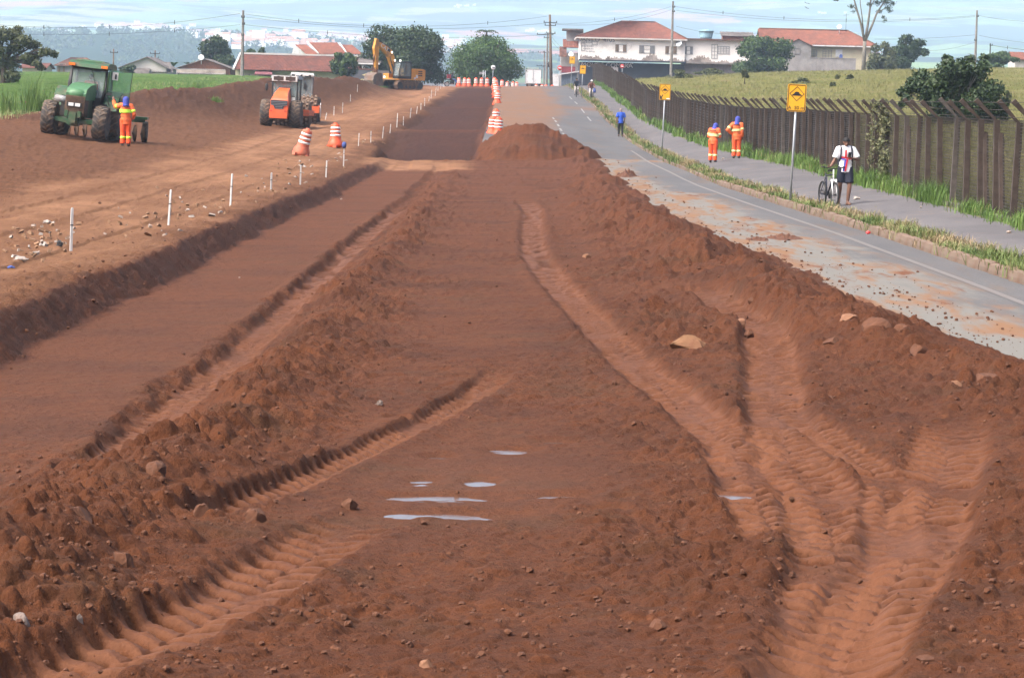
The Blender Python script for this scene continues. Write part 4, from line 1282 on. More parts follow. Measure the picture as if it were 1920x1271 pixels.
YL = 420.0
h, a, c, zE_, zR_, zB = gable_house('hip_roof_house', 'small house with a brown hipped roof behind the green tractor', 106, 172, 124, 107.5, YL + 20, 9, M['plaster2'], M['tile_old'], 'hip', 152)
window(h, PX(113, 128, YL + 20).x + .2, -.01, PX(113, 128, YL + 20).z, 1.0, 1.2, 'shutters', M['winmetal'])
h, a, c, zE_, zR_, zB = gable_house('white_gable_house', 'house with a broad white gable wall beside the tractor roof', 228, 312, 127, 108, YL, 12, M['offwhite'], M['fibro'], 'gable', 152, pxr=276)
b = MB(); p0 = PX(250, 128, YL); p1 = PX(282, 140, YL); roof_sheet(b, (p0.x, -2.2, p1.z), (p1.x, -2.2, p1.z), (p1.x, -.05, p0.z), (p0.x, -.05, p0.z), 14, .03); b.build('lean_to_roof', M['fibro'], h)
b = MB(); p2 = PX(266, 146, YL); b.box((p2.x, -1.4, p2.z - .4), (4.0, .12, 2.0)); b.build('shed_wall', M['stain'], h)
b = MB(); p2 = PX(300, 128, YL + 4); roof_sheet(b, (p2.x - .6, -.2, p2.z - .6), (p2.x + 2.4, -.2, p2.z - .6), (p2.x + 1.2, 6, p2.z + .9), (p2.x - .8, 6, p2.z + .9), 12, .03); b.build('side_roof', M['fibro'], h)
h, a, c, zE_, zR_, zB = gable_house('brick_gable_house', 'low house with brick gable and grey corrugated porch roof under the dish', 338, 432, 128, 112, YL - 8, 9, M['brickred'], M['fibro'], 'gable', 152, pxr=385)
p0 = PX(332, 128, YL - 10); p1 = PX(424, 140, YL - 10)
b = MB(); roof_sheet(b, (p0.x, -3.2, p1.z), (p1.x, -3.2, p1.z), (p1.x - .3, -.06, p0.z), (p0.x + .2, -.06, p0.z), 26, .05); b.build('porch_roof', mat('grey_corrugated_sheet', (.30, .28, .27), .7, var=.2, scale=2.5, dirt=(.15, .12, .1), dirt_amt=.4), h)
b = MB()
for k in range(5): b.box((p0.x + .3 + (p1.x - p0.x - .6) * k / 4, -3.0, (p1.z + zB) / 2), (.14, .14, p1.z - zB))
b.build('porch_post', M['dark_metal'], h)
b = MB(); b.box(((p0.x + p1.x) / 2, -2.6, zB + .9), (p1.x - p0.x, .1, 1.9)); b.build('porch_wall', M['stain'], h)
p = PX(378, 109, YL - 8)
b = MB(); dish(b, (0, 0, 0), .42, (.1, -1, .35)); b.tube([(0, .06, 0), (0, .2, -.9)], .05, 6)
tag(b.build('satellite_dish', M['whitepaint'], None, (p.x, YL - 8.5, p.z)), 'round white satellite dish on the brick gabled house', 'satellite dish')

lh = thing('long_shop', 'long low cream building under one wide red tile roof behind the rollers', 'building', (0, 400, 0))
p0 = PX(441, 132, 400); p1 = PX(668, 136, 400); zE = PX(550, 133, 400).z; zR = PX(550, 104, 404.5).z; zB = 2.2
b = MB(); b.box(((p0.x + p1.x) / 2, 5, (zE + zB) / 2), (p1.x - p0.x, 9, zE - zB))
b.prism([(.5, zE), (9.5, zE), (5, zR - .1)], .25, (p0.x + .13, 0, 0), 'X'); b.build('wall', M['cream'], lh)
b = MB(); roof_sheet(b, (p0.x - .1, -.6, zE), (p1.x + .3, -.6, zE), (p1.x + .3, 5, zR), (p0.x + .4, 5, zR), 88, .035); roof_sheet(b, (p1.x + .3, 10.5, zE), (p0.x - .1, 10.5, zE), (p0.x + .4, 5, zR), (p1.x + .3, 5, zR), 40, .035)
rf = b.build('roof', M['tile'], lh)
b = MB(); b.box(((p0.x + p1.x) / 2 + .2, 5, zR + .1), (p1.x - p0.x + .3, .35, .22)); b.build('ridge_cap', M['offwhite'], rf)
b = MB(); b.hexa([(p0.x - .3, -.7, zE - .1), (p0.x - .05, -.7, zE - .1), (p0.x + .3, 5, zR), (p0.x + .1, 5, zR), (p0.x - .3, -.7, zE + .12), (p0.x - .05, -.7, zE + .12), (p0.x + .3, 5, zR + .22), (p0.x + .1, 5, zR + .22)]); b.build('verge_board', M['offwhite'], lh)
q0 = PX(477, 131, 399); q1 = PX(507, 141, 399)
b = MB(); b.hexa([(q0.x, -1.3, q1.z), (q1.x + .3, -1.3, q1.z), (q1.x, .45, q0.z), (q0.x + .2, .45, q0.z), (q0.x, -1.3, q1.z + .1), (q1.x + .3, -1.3, q1.z + .1), (q1.x, .45, q0.z + .1), (q0.x + .2, .45, q0.z + .1)]); b.build('awning', M['maroon'], lh)
text_part('lettering', 'm xim', 1.25, M['purple'], lh, (PX(458, 146, 400).x, .48, PX(458, 145.5, 400).z), (PI / 2, 0, 0), .01, sx=1.25)
window(lh, PX(590, 146, 400).x, .49, PX(590, 147, 400).z, .45, .8, 'plain')
# tiled house on the rise behind it
th = thing('orange_roof_house', 'pale house with stepped bright orange tile roofs above the long red roof', 'house', (0, 452, 0))
def quad_roof(mb, pts, waves, Y0, Y1):
    e0, e1, r1_, r0_ = pts
    A = [PX(e0[0], e0[1], 452 + Y0), PX(e1[0], e1[1], 452 + Y0), PX(r1_[0], r1_[1], 452 + Y1), PX(r0_[0], r0_[1], 452 + Y1)]
    roof_sheet(mb, *[(q.x, q.y - 452, q.z) for q in A], waves, .035)
b = MB()
quad_roof(b, ((597, 102), (650, 101), (632, 80), (576, 80)), 26, 0, 5)
quad_roof(b, ((575, 102), (597, 102), (575, 84), (553, 84)), 12, -1, 4)
quad_roof(b, ((650, 101), (682, 103), (661, 85), (638, 84)), 14, 1, 5)
b.build('roof', M['tile_new'], th)
b = MB(); q0 = PX(543, 103, 453); q1 = PX(680, 103, 453); q2 = PX(553, 85, 455)
b.box(((q0.x + q1.x) / 2, 6, q0.z - 2), (q1.x - q0.x, 8, 3.8)); b.build('wall', M['offwhite'], th)
q3 = PX(574, 101, 452)
b = MB(); b.prism([(q0.x, q0.z - 1), (q3.x, q0.z - 1), (q3.x, q3.z), (q2.x, q2.z - .05)], .3, (0, 1.6, 0)); b.build('gable_wall', M['whitepaint'], th)
b = MB()
for e_, r__ in (((597, 102), (576, 80)), ((650, 101), (638, 84))):
    u0 = PX(*e_, 451.6); u1 = PX(*r__, 456.8); b = MB(); b.tube([(u0.x, u0.y - 452, u0.z + .08), (u1.x, u1.y - 452, u1.z + .08)], .14, 6); b.build('verge_board', M['offwhite'], th)
# sheds and painted wall right of the bush
gs = thing('grey_wall_building', 'slate grey building with pale yellow lettering behind the digger bucket', 'building', (0, 385, 0))
p0 = PX(655, 130, 385); p1 = PX(742, 130, 385); zt_ = PX(690, 132, 385).z
b = MB(); b.box(((p0.x + p1.x) / 2, 4, (zt_ + 1.6) / 2), (p1.x - p0.x, 8, zt_ - 1.6)); b.build('wall', M['greywall'], gs)
b = MB(); b.prism([(PX(678, 139, 385).x, PX(678, 141, 385).z), (PX(700, 144, 385).x, PX(700, 147, 385).z), (PX(706, 139, 385).x, PX(706, 139, 385).z), (PX(700, 132, 385).x, PX(700, 133, 385).z), (PX(690, 136, 385).x, PX(690, 137, 385).z)], .02, (0, -.012, 0)); b.build('painted_patch', M['yellowpaint'], gs)
text_part('lettering', 'apar', 1.25, M['yellowpaint'], gs, (PX(674, 152, 385).x, -.03, PX(674, 151, 385).z), (PI / 2, 0, 0), .01, sx=1.2)
b = MB(); r0_ = PX(672, 106, 385); r1_ = PX(700, 117, 385)
roof_sheet(b, (r0_.x - .3, 0, r0_.z - 1.0), (r1_.x + .6, 0, r1_.z - .3), (r1_.x + 1.4, 7, r1_.z + .5), (r0_.x - .2, 7, r0_.z), 14, .03); rf = b.build('roof', M['fibro'], gs)
b = MB(); b.hexa([(r0_.x - .4, -.2, r0_.z - 1.0), (r1_.x + .8, -.2, r1_.z - .32), (r1_.x + .8, .05, r1_.z - .32), (r0_.x - .4, .05, r0_.z - 1.0), (r0_.x - .4, -.2, r0_.z - .85), (r1_.x + .8, -.2, r1_.z - .15), (r1_.x + .8, .05, r1_.z - .15), (r0_.x - .4, .05, r0_.z - .85)]); b.build('fascia', M['whitepaint'], gs)
b = MB(); b.box(((r0_.x + r1_.x) / 2 + .2, 3.2, (zt_ + r1_.z - .8) / 2), (r1_.x - r0_.x + .6, 6, r1_.z - .9 - zt_)); b.build('upper_wall', M['brickred'], gs)
# boundary wall with paintings at far left
pw = thing('painted_wall', 'low white boundary wall with blue and yellow painted panels left of the tractor', 'wall', (0, 330, 0))
p0 = PX(-60, 140, 330); p1 = PX(120, 140, 330); zt_ = PX(40, 139, 330).z
b = MB(); b.box(((p0.x + p1.x) / 2, 0, zt_ - .9), (p1.x - p0.x, .2, 1.8)); b.build('wall', M['offwhite'], pw)
for px_, w_, h_, m_ in ((32, .9, 1.5, 'bluepaint'), (110, 2.4, .35, 'yellowpaint'), (108, 2.6, .4, 'bluepaint'), (55, 1.2, .3, 'bluepaint')):
    q = PX(px_, 146, 330); b = MB(); b.box((0, 0, 0), (w_, .02, h_)); b.build('painted_panel', M[m_], pw, (q.x, -.112, zt_ - (.9 if h_ > 1 else (.95 if m_ == 'yellowpaint' else .35))))
h, *_r = gable_house('orange_gable_house', 'small orange roofed house half hidden by the leafy tree', 42, 82, 128, 117.5, YL + 30, 8, M['cream'], M['tile_new'], 'eave', 150)

# ------------------------------------------------------------------ poles and wires
def util_pole(label, px, pyT, Y, pyB, m_, r=.16, arms=(), square=True, trafo=False, lean=0.0, group='utility poles'):
    T_ = PX(px, pyT, Y); zb_ = min(PX(px, pyB, Y).z, surf(T_.x, Y) if Y < 700 else 99) - .3
    t_ = thing('utility_pole', label, 'utility pole', (T_.x, Y, zb_), group=group)
    hgt_ = T_.z - zb_
    b = MB(); b.tube([(lean, 0, 0), (0, 0, hgt_)], [r * 1.25, r * .75], 6 if square else 10, smooth=not square); b.build('shaft', m_, t_)
    for (dz, w_, off) in arms:
        a_ = MB(); a_.box((off, -.12, hgt_ - dz), (w_, .1, .1))
        n_ = 3 if w_ > 1.2 else 2
        for k in range(n_):
            x_ = off - w_ / 2 + .08 + (w_ - .16) * k / (n_ - 1)
            a_.lathe([(.03, 0), (.06, .03), (.05, .1), (.07, .12), (.03, .2)], 8, (x_, -.12, hgt_ - dz + .05))
        a_.build('crossarm', M['dark_metal'], t_)
    if trafo:
        a_ = MB(); a_.lathe([(.1, 0), (.3, .03), (.3, .8), (.12, .86), (.08, 1.0)], 12, (.45, -.1, hgt_ * .5)); a_.box((.2, -.1, hgt_ * .5 + .5), (.4, .12, .1)); a_.build('transformer', M['dark_metal'], t_)
    return t_, T_


POLES = {}
POLES['left'] = util_pole('tall pale concrete pole in front of the long red roof', 456, 20, 388, 146, M['conc'], .19, [(.9, .5, 0), (1.8, .4, .1), (3.2, .4, 0)])
POLES['mid'] = util_pole('tall grey concrete pole in front of the white building', 1262, 3, 462, 122, M['conc'], .19, [(.9, .5, .1), (1.6, .5, .1)])
POLES['right'] = util_pole('slim grey pole at right above the hedge and bush', 1832, 20, 440, 112, M['conc'], .17, [(.9, .4, .1), (4.4, .4, -.1)])
POLES['brown'] = util_pole('thick brown pole with crossarms at the road crest', 1031, 28, 418, 158, M['wood_pole'], .2, [(1.1, 1.9, .1), (1.5, 1.6, .1), (2.6, 1.3, .2)], False, False, .5)
POLES['far1'] = util_pole('grey pole with a transformer behind the thick brown pole', 1027, 62, 470, 160, M['conc'], .17, [(.3, 2.6, -.4), (.8, 1.2, 0)], True, True)
POLES['far2'] = util_pole('shorter far pole with crossarm left of the thick brown pole', 1021, 96, 600, 160, M['conc'], .17, [(.3, 2.2, -.2), (3, 2.0, -.5)], True, False)
POLES['slim1'] = util_pole('thin dark pole rising behind the tractor roof', 213, 92, 460, 125, M['wood_pole'], .13, [(.6, 1.2, .1)], False)
POLES['slim2'] = util_pole('short dark pole with crossarm above the white gable house', 291, 95, 470, 125, M['wood_pole'], .13, [(.5, 1.6, 0), (1.2, 1.2, 0)], False)
POLES['slim3'] = util_pole('short dark pole by the hedge at the right edge', 1857, 82, 450, 112, M['dark_metal'], .12, [(.3, .5, .1)], False)


def wire(label, a, b_, sag, spacers=0, r=.017):
    """a, b_: (px, py, Y) ends of a hanging cable"""
    A = PX(*a); B = PX(*b_); n = 24
    pts = [A * (1 - k / n) + B * (k / n) - Vector((0, 0, 4 * sag * (k / n) * (1 - k / n))) for k in range(n + 1)]
    w = MB(); w.tube([p - A for p in pts], r, 4)
    o = w.build('overhead_wire', M['wire'], None, A)
    tag(o, label, 'wire', 'overhead wires')
    if spacers:
        for k in range(1, spacers + 1):
            p = pts[int(k * n / (spacers + 1))] - A
            sp_ = MB(); sp_.box((0, 0, 0), (.08, .08, .5)); sp_.build('spacer', M['dark_metal'], o, (p.x, p.y, p.z + .02))
    return o


wire('top overhead wire running from the left edge to the pale concrete pole', (-40, 44, 388), (450, 26, 388), 1.1, 3)
wire('lower overhead wire running from the left edge to the pale concrete pole', (-40, 61, 388), (450, 47, 388), .7, 3)
wire('topmost wire from the pale concrete pole to the brown pole', (460, 27, 388), (1026, 31, 418), 1.5, 4)
wire('second wire from the pale concrete pole to the brown pole', (462, 33, 388), (1024, 44, 418), 1.1, 0)
wire('third wire from the pale concrete pole sagging behind the big tree', (460, 47, 388), (1022, 66, 440), .9, 3)
wire('upper wire from the brown pole to the tall grey pole', (1036, 45, 418), (1258, 13, 462), .7, 1)
wire('lower wire from the brown pole to the tall grey pole', (1040, 46, 418), (1258, 19, 462), .9, 0)
wire('upper wire from the tall grey pole to the slim right pole', (1266, 13, 462), (1828, 30, 440), 1.3, 4)
wire('lower wire from the tall grey pole to the slim right pole', (1268, 20, 462), (1828, 32, 440), 1.2, 0)
wire('slack service wire from the tall grey pole over the annex', (1268, 50, 462), (1425, 62, 470), .6, 0)
wire('upper wire from the slim right pole out of the frame', (1836, 30, 440), (1990, 40, 430), .4, 0)
wire('middle wire from the slim right pole out of the frame', (1836, 67, 440), (1990, 84, 430), .3, 0)
wire('low wire running left from the slim right pole behind the dark tree', (1828, 66, 440), (1640, 74, 470), .2, 0)
wire('lowest wire running left from the slim right pole down to the tree', (1828, 80, 440), (1735, 96, 470), .3, 0)
wire('cable with dark joint box from the short pole at the right edge', (1857, 85, 450), (1990, 98, 430), .2, 3, .03)
wire('fan of service wire from the far poles down to the right', (1027, 68, 470), (1076, 112, 478), .5, 0)
wire('service wire from the brown pole to the stepped house', (1035, 70, 418), (1060, 92, 488), .3, 0)
wire('wire from the far pole leftwards behind the round tree', (1021, 97, 600), (880, 88, 640), .8, 0)

# ------------------------------------------------------------------ fence of cranked concrete posts
M['post'] = mat('stained_concrete_post', (.044, .030, .023), .95, var=.35, scale=5, dirt=(.06, .048, .042), dirt_amt=.2, bump=.5)
M['post2'] = mat('pale_concrete_post', (.07, .058, .05), .95, var=.3, scale=5, dirt=(.04, .032, .027), dirt_amt=.4, bump=.5)
M['mesh_wire'] = mat('rusty_mesh_wire', (.028, .022, .019), .85, var=.3, scale=9)
fence = thing('fence', 'long dark fence of cranked concrete posts with wire mesh beside the pavement', 'fence', (0, 0, 0))
pb = MB()
pb.box((0, 0, 1.0), (.135, .16, 2.4), top=.92)
pb.hexa([(-.06, -.07, 2.2), (.06, -.07, 2.14), (.06, .07, 2.14), (-.06, .07, 2.2), (-.50, -.06, 2.60), (-.42, -.06, 2.67), (-.42, .06, 2.67), (-.50, .06, 2.60)])
post_me = pb.mesh('fence_post', M['post']); post_me2 = pb.mesh('fence_post', M['post2'])
ys = [43.0 - 2.38 * 8]
while ys[-1] < 404:
    ys.append(ys[-1] + 2.38)
rp_ = random.Random(3)
posts = []
for y in ys:
    x = float(fence_x(y)); z = surf(x, y)
    ang = -math.atan2(float(fence_x(y + 2) - fence_x(y - 2)), 4)
    o = link('fence_post', post_me if rp_.random() < .86 else post_me2, fence, (x, y, z - .1 + rp_.uniform(-.02, .03)), (rp_.uniform(-.035, .035), rp_.uniform(-.03, .03), ang))
    posts.append((x, y, z))
# a few leaning braces near the camera
for k in (18, 17, 24, 33):
    x, y, z = posts[k]
    b = MB(); b.box((0, 0, .95), (.11, .12, 2.1)); o = b.build('brace', M['post'], fence, (x + .05, y - .55, z - .1), (-.26, 0, 0))
wv = []; wf = []


def ribbon(p, q, r):
    d = (q - p).normalized(); u = d.cross(Vector((1, 0, 0)))
    u = u.normalized() if u.length > .1 else Vector((0, 0, 1))
    w_ = Vector((1, 0, 0))
    o = len(wv)
    for c_ in (p, q):
        for a_, b__ in ((-1, -1), (1, -1), (1, 1), (-1, 1)):
            wv.append(tuple(c_ + u * r * a_ + w_ * r * b__))
    for k in range(4):
        k2 = (k + 1) % 4
        wf.append((o + k, o + k2, o + 4 + k2, o + 4 + k))


for (x, y, z), (x2, y2, z2) in zip(posts[:-1], posts[1:]):
    fine_ = y < 150
    n_h = 30 if fine_ else 15
    r_ = (.0052 if y < 95 else .0075) if fine_ else .014
    for k in range(n_h):
        hgt_ = .08 + 2.04 * k / (n_h - 1)
        ribbon(Vector((x + .075, y, z + hgt_)), Vector((x2 + .075, y2, z2 + hgt_)), r_)
    n_v = 22 if fine_ else 10
    for k in range(n_v):
        u = (k + .5) / n_v
        p = Vector((x + .078, y, z)) * (1 - u) + Vector((x2 + .078, y2, z2)) * u
        ribbon(p + Vector((0, 0, .05)), p + Vector((0, 0, 2.14)), r_ * .8)
tag(link('wire_mesh', np_mesh('wire_mesh', np.array(wv), np.array(wf), M['mesh_wire'], False), fence), kind='stuff')
wv = []; wf = []
for (x, y, z), (x2, y2, z2) in zip(posts[:-1], posts[1:]):
    for u in (.2, .55, .9):
        ribbon(Vector((x - .42 * u, y, z - .1 + 2.2 + .44 * u)), Vector((x2 - .42 * u, y2, z2 - .1 + 2.2 + .44 * u)), .006)
tag(link('barbed_wire', np_mesh('barbed_wire', np.array(wv), np.array(wf), M['mesh_wire'], False), fence), kind='stuff')
v = []
for y in np.linspace(24, 404, 250):
    x = float(fence_x(y)); z = surf(x, y)
    v += [(x - .11, y, z - .2), (x - .11, y, z + .12), (x + .11, y, z + .12), (x + .11, y, z - .2)]
link('footing', np_mesh('footing', np.array(v), grid_faces(250, 4), M['post2'], False), fence)
# ------------------------------------------------------------------ trees, bushes, grass
M['leaf_dark'] = leaf_mat('dark_leaves', (.011, .026, .009), (.040, .068, .018))
M['leaf_mid'] = leaf_mat('mid_green_leaves', (.014, .036, .009), (.058, .100, .022))
M['leaf_green'] = leaf_mat('fresh_green_leaves', (.020, .052, .012), (.080, .145, .030))
M['leaf_olive'] = leaf_mat('olive_leaves', (.034, .046, .016), (.105, .115, .045))
M['leaf_pale'] = leaf_mat('pale_leaves', (.06, .075, .03), (.17, .165, .085))
M['bark'] = mat('grey_bark', (.17, .155, .13), .95, var=.3, scale=5, dirt=(.09, .08, .07), dirt_amt=.3)
M['bark2'] = mat('brown_bark', (.075, .055, .04), .95, var=.3, scale=5)


def tree(name, label, cat, base, trunk_h, trunk_r, blobs, n, leaf, lm, bark='bark2', limbs=True, seed=1, shell=.5, group='trees', flat=1.0, droop=0.0, skirt=None):
    """blobs: (x, y, z, rx, ry, rz) about the base point"""
    t_ = thing(name, label, cat, base, group=group)
    rd = random.Random(seed)
    b = MB()
    if trunk_h > 0:
        b.tube([(0, 0, -.3), (.05 * trunk_r, 0, trunk_h * .5), (.1 * trunk_r, 0, trunk_h)], [trunk_r * 1.25, trunk_r, trunk_r * .8], 9)
        if limbs:
            for (x, y, z, rx, ry, rz) in blobs:
                mid = Vector((x * .45, y * .45, trunk_h + (z - trunk_h) * .45 + rd.uniform(-.2, .2)))
                b.tube([(0, 0, trunk_h * .9), mid, (x, y, z)], [trunk_r * .55, trunk_r * .32, trunk_r * .08], 6)
                for _ in range(2):
                    e = Vector((x + rd.uniform(-.6, .6) * rx, y + rd.uniform(-.6, .6) * ry, z + rd.uniform(-.3, .7) * rz))
                    b.tube([mid, (mid + e) / 2 + Vector((0, 0, .1)), e], [trunk_r * .25, trunk_r * .15, trunk_r * .04], 5)
        b.build('trunk', M[bark], t_)
    bl = np.array(blobs, float)
    v, f, tn = leaf_cloud(bl[:, :3], bl[:, 3:], n, leaf, seed, shell, flat, droop)
    # lighter towards the young tips at the top of each crown, darker old leaves low
    zz = v[:, 2]; zn = (zz - zz.min()) / max(.01, zz.max() - zz.min())
    tn = np.clip(tn * .9 + .05 + .05 * np.sin(v[:, 0] * 2.1 + v[:, 2] * 1.7), 0, 1)
    o = link('crown', np_mesh('crown', v, f, M[lm], False, {'tone': tn}), t_)
    return t_


def crown_blobs(w, h, z0, k, seed, fat=.30, d=None, dome=1.0):
    """lumpy dome of clumps filling a w x h outline above z0"""
    rd = random.Random(seed); out = []
    d = d or w
    for i in range(k):
        a = rd.random() * 2 * PI; r_ = math.sqrt(rd.random()); u = rd.random()
        hz_ = z0 + h * (.12 + .76 * u)
        lim = math.sqrt(max(.05, 1 - ((u - .38) / .72) ** 2)) * dome
        s_ = rd.uniform(.75, 1.25) * fat
        out.append((math.cos(a) * r_ * w * .5 * lim * .82, math.sin(a) * r_ * d * .5 * lim * .82, hz_, w * s_ * .62, d * s_ * .62, h * s_ * .55))
    return out


def base_at(px, Y, dz=0.0, zb=None):
    p = PX(px, 150, Y)
    z = surf(p.x, Y) if Y < 690 else float(far_z(np.array([p.x]), np.array([Y]))[0])
    # account for roll
    return Vector((p.x, Y, (z if zb is None else zb) + dz))


def top_h(px, py, Y, base):
    return PX(px, py, Y).z - base.z


# big dark tree behind the excavator
Y = 392; bp_ = base_at(761, Y); w_ = 162 * Y / F_PX; h_ = top_h(765, 45, Y, bp_)
tree('broad_tree', 'broad dark green tree with dense crown behind the yellow excavator', 'tree', bp_, 1.6, .45, crown_blobs(w_, h_ - .2, .1, 40, 2, .24, dome=1.1) + [(0, 0, h_ * .48, w_ * .42, w_ * .42, h_ * .45)] * 2, 26000, .18, 'leaf_dark', seed=2)
# round tree at the crest
Y = 420; bp_ = base_at(909, Y); w_ = 132 * Y / F_PX; h_ = top_h(909, 62, Y, bp_)
tree('round_tree', 'round tree with dome shaped green crown standing at the road crest', 'tree', bp_, 2.2, .5,
     crown_blobs(w_, h_ - .2, .15, 44, 3, .22, dome=1.1) + [(0, 0, h_ * .47, w_ * .45, w_ * .45, h_ * .46)] * 4 + [(-w_ * .36, 0, h_ * .42, 2.0, 2.2, 1.9), (w_ * .36, 0, h_ * .40, 2.0, 2.2, 1.7)], 26000, .16, 'leaf_green', seed=3)
# fronds sticking out of it
pm = thing('palm_tree', 'palm fronds poking out above the round tree at the crest', 'palm', (bp_.x, Y + 1, bp_.z))
b = MB(); b.tube([(0, 0, 0), (.1, 0, h_ * .6), (.1, 0, h_ + .1)], [.2, .17, .12], 7); b.build('trunk', M['bark2'], pm)
for k in range(9):
    a = k * 2 * PI / 9 + .3
    b = MB(); pts = [Vector((.1 + math.cos(a) * r_, math.sin(a) * r_, h_ + .1 + .8 * r_ - .5 * r_ * r_)) for r_ in (0, .3, .6, .9, 1.2, 1.5)]
    b.tube(pts, [.04, .035, .03, .025, .02, .01], 4)
    for i_, p in enumerate(pts[1:]):
        for s_ in (-1, 1):
            for q in (0, .25):
                c_ = p - Vector((math.cos(a), math.sin(a), 0)) * q
                b.add([c_, c_ + Vector((-math.sin(a) * s_ * .42 + math.cos(a) * .2, math.cos(a) * s_ * .42 + math.sin(a) * .2, -.22)), c_ + Vector((math.cos(a) * .16, math.sin(a) * .16, -.02))], [(0, 1, 2)])
    b.build('frond', M['bark2'] if False else mat('palm_frond', (.035, .06, .02), .6) if k == 0 else bpy.data.materials['palm_frond'], pm)
# bush tree beside the long roof
Y = 372; bp_ = base_at(642, Y); w_ = 62 * Y / F_PX; h_ = top_h(642, 98, Y, bp_)
tree('leafy_tree', 'small loose leafy tree in front of the long red roof', 'tree', bp_, .9, .16, crown_blobs(w_, h_ - .3, .3, 20, 4, .26), 5200, .17, 'leaf_mid', seed=4, shell=.3)
# dark tree left of the pale pole
Y = 455; bp_ = base_at(403, Y); w_ = 72 * Y / F_PX; h_ = top_h(403, 70, Y, bp_)
tree('dark_tree', 'dark bushy tree left of the pale concrete pole behind the houses', 'tree', bp_, 1.6, .3, crown_blobs(w_, h_ - .6, .6, 22, 5, .29), 6500, .24, 'leaf_dark', seed=5)
for k, (px_, py_, w0, Yk_, lb) in enumerate(((467, 92, 34, 470, 'small tree peeping over the long red roof beside the pole'), (490, 92, 26, 472, 'second small tree peeping over the middle of the long red roof'),
                                          (424, 112, 26, 452, 'low shrub at the foot of the dark tree'), (241, 122, 34, 415, 'dark hedge bush beside the white gable house'))):
    bp_ = base_at(px_, Yk_); h_ = top_h(px_, py_, Yk_, bp_)
    tree('small_tree', lb, 'tree', bp_, .6, .12, crown_blobs(w0 * Yk_ / F_PX, h_ - .2, .2, 10, 20 + k, .32), 1500, .2, 'leaf_mid' if k < 2 else 'leaf_dark', seed=20 + k)
# banana plants
for k, (px_, py_) in enumerate(((325, 106), (354, 106))):
    Yk_ = 440; bp_ = base_at(px_, Yk_); h_ = top_h(px_, py_, Yk_, bp_)
    bt = thing('banana_plant', ['ragged banana plant between the white gable and brick houses', 'second banana plant right beside the dark bushy tree'][k], 'plant', bp_, group='banana plants')
    b = MB(); b.tube([(0, 0, -.2), (0, 0, h_ * .5)], [.16, .1], 7); b.build('stem', M['bark2'], bt)
    for j in range(7):
        a = j * 2 * PI / 7 + k; b = MB(); L_ = h_ * .55
        prof = [(0, .04), (.25, .2), (.6, .24), (.9, .12), (1.0, .01)]
        vs_ = []
        for r_, ww in prof:
            c_ = Vector((math.cos(a) * r_ * L_ * .75, math.sin(a) * r_ * L_ * .75, h_ * .5 + L_ * (1.0 * r_ - .62 * r_ * r_)))
            sd = Vector((-math.sin(a), math.cos(a), 0)) * ww
            vs_ += [c_ - sd, c_ + sd]
        b.add(vs_, [(2 * i_, 2 * i_ + 1, 2 * i_ + 3, 2 * i_ + 2) for i_ in range(4)])
        b.build('leaf', mat('banana_leaf', (.05, .085, .03), .5, var=.3) if (j == 0 and k == 0) else bpy.data.materials['banana_leaf'], bt)
# leafy tree at far left edge, spreading
Y = 235; bp_ = base_at(8, Y); s_ = Y / F_PX
bl = [(px_ * s_, random.uniform(-1, 1), top_h(20, py_, Y, bp_), r_ * s_, r_ * s_, r_ * s_ * .72) for px_, py_, r_ in
      ((-30, 60, 22), (-8, 68, 24), (16, 66, 20), (38, 76, 17), (55, 84, 14), (20, 90, 18), (-12, 98, 22), (60, 104, 13), (80, 96, 13), (92, 100, 9), (45, 108, 14), (62, 118, 12), (10, 120, 20), (-20, 130, 24), (18, 142, 18), (70, 126, 9), (-38, 95, 24), (22, 54, 9))]
tree('spreading_tree', 'olive green spreading tree cut off by the left edge behind the tall grass', 'tree', bp_, 2.2, .3, bl, 9500, .12, 'leaf_olive', 'bark2', True, 6, .2)
# round bush before the annex
Y = 462; bp_ = base_at(1432, Y); w_ = 128 * Y / F_PX; h_ = top_h(1432, 66, Y, bp_)
tree('round_bush', 'wide rounded green tree in front of the flat roofed annex', 'tree', bp_, .8, .3, crown_blobs(w_, h_ - .1, 0, 30, 7, .27), 15000, .19, 'leaf_mid', seed=7)
# two trees right of the red house
Y = 455; bp_ = base_at(1652, Y); h_ = top_h(1652, 78, Y, bp_)
tree('grey_green_bush', 'grey green bushy tree right of the tall bare trunk', 'tree', bp_, .7, .2, crown_blobs(60 * Y / F_PX, h_ - .1, 0, 16, 8, .3), 4500, .2, 'leaf_olive', seed=8)
Y = 462; bp_ = base_at(1696, Y); h_ = top_h(1696, 66, Y, bp_); w_ = 78 * Y / F_PX
tree('windswept_tree', 'dark ragged tree at the right end of the red roofed house', 'tree', bp_, .8, .25, crown_blobs(w_, h_ - .3, 0, 20, 9, .26) + [(w_ * .34, 0, h_ * .8, .9, .9, .6), (w_ * .02, 0, h_ * .93, .9, .9, .5), (w_ * .45, 0, h_ * .55, .8, .8, .6)], 6500, .24, 'leaf_dark', seed=9)
# hedge bush at far right
Y = 425; bp_ = base_at(1872, Y); h_ = top_h(1872, 95, Y, bp_)
tree('hedge_bush', 'clipped round light green bush at far right under the wires', 'bush', bp_, .5, .15, crown_blobs(72 * Y / F_PX, h_ - .1, 0, 18, 10, .3), 5500, .17, 'leaf_mid', seed=10)
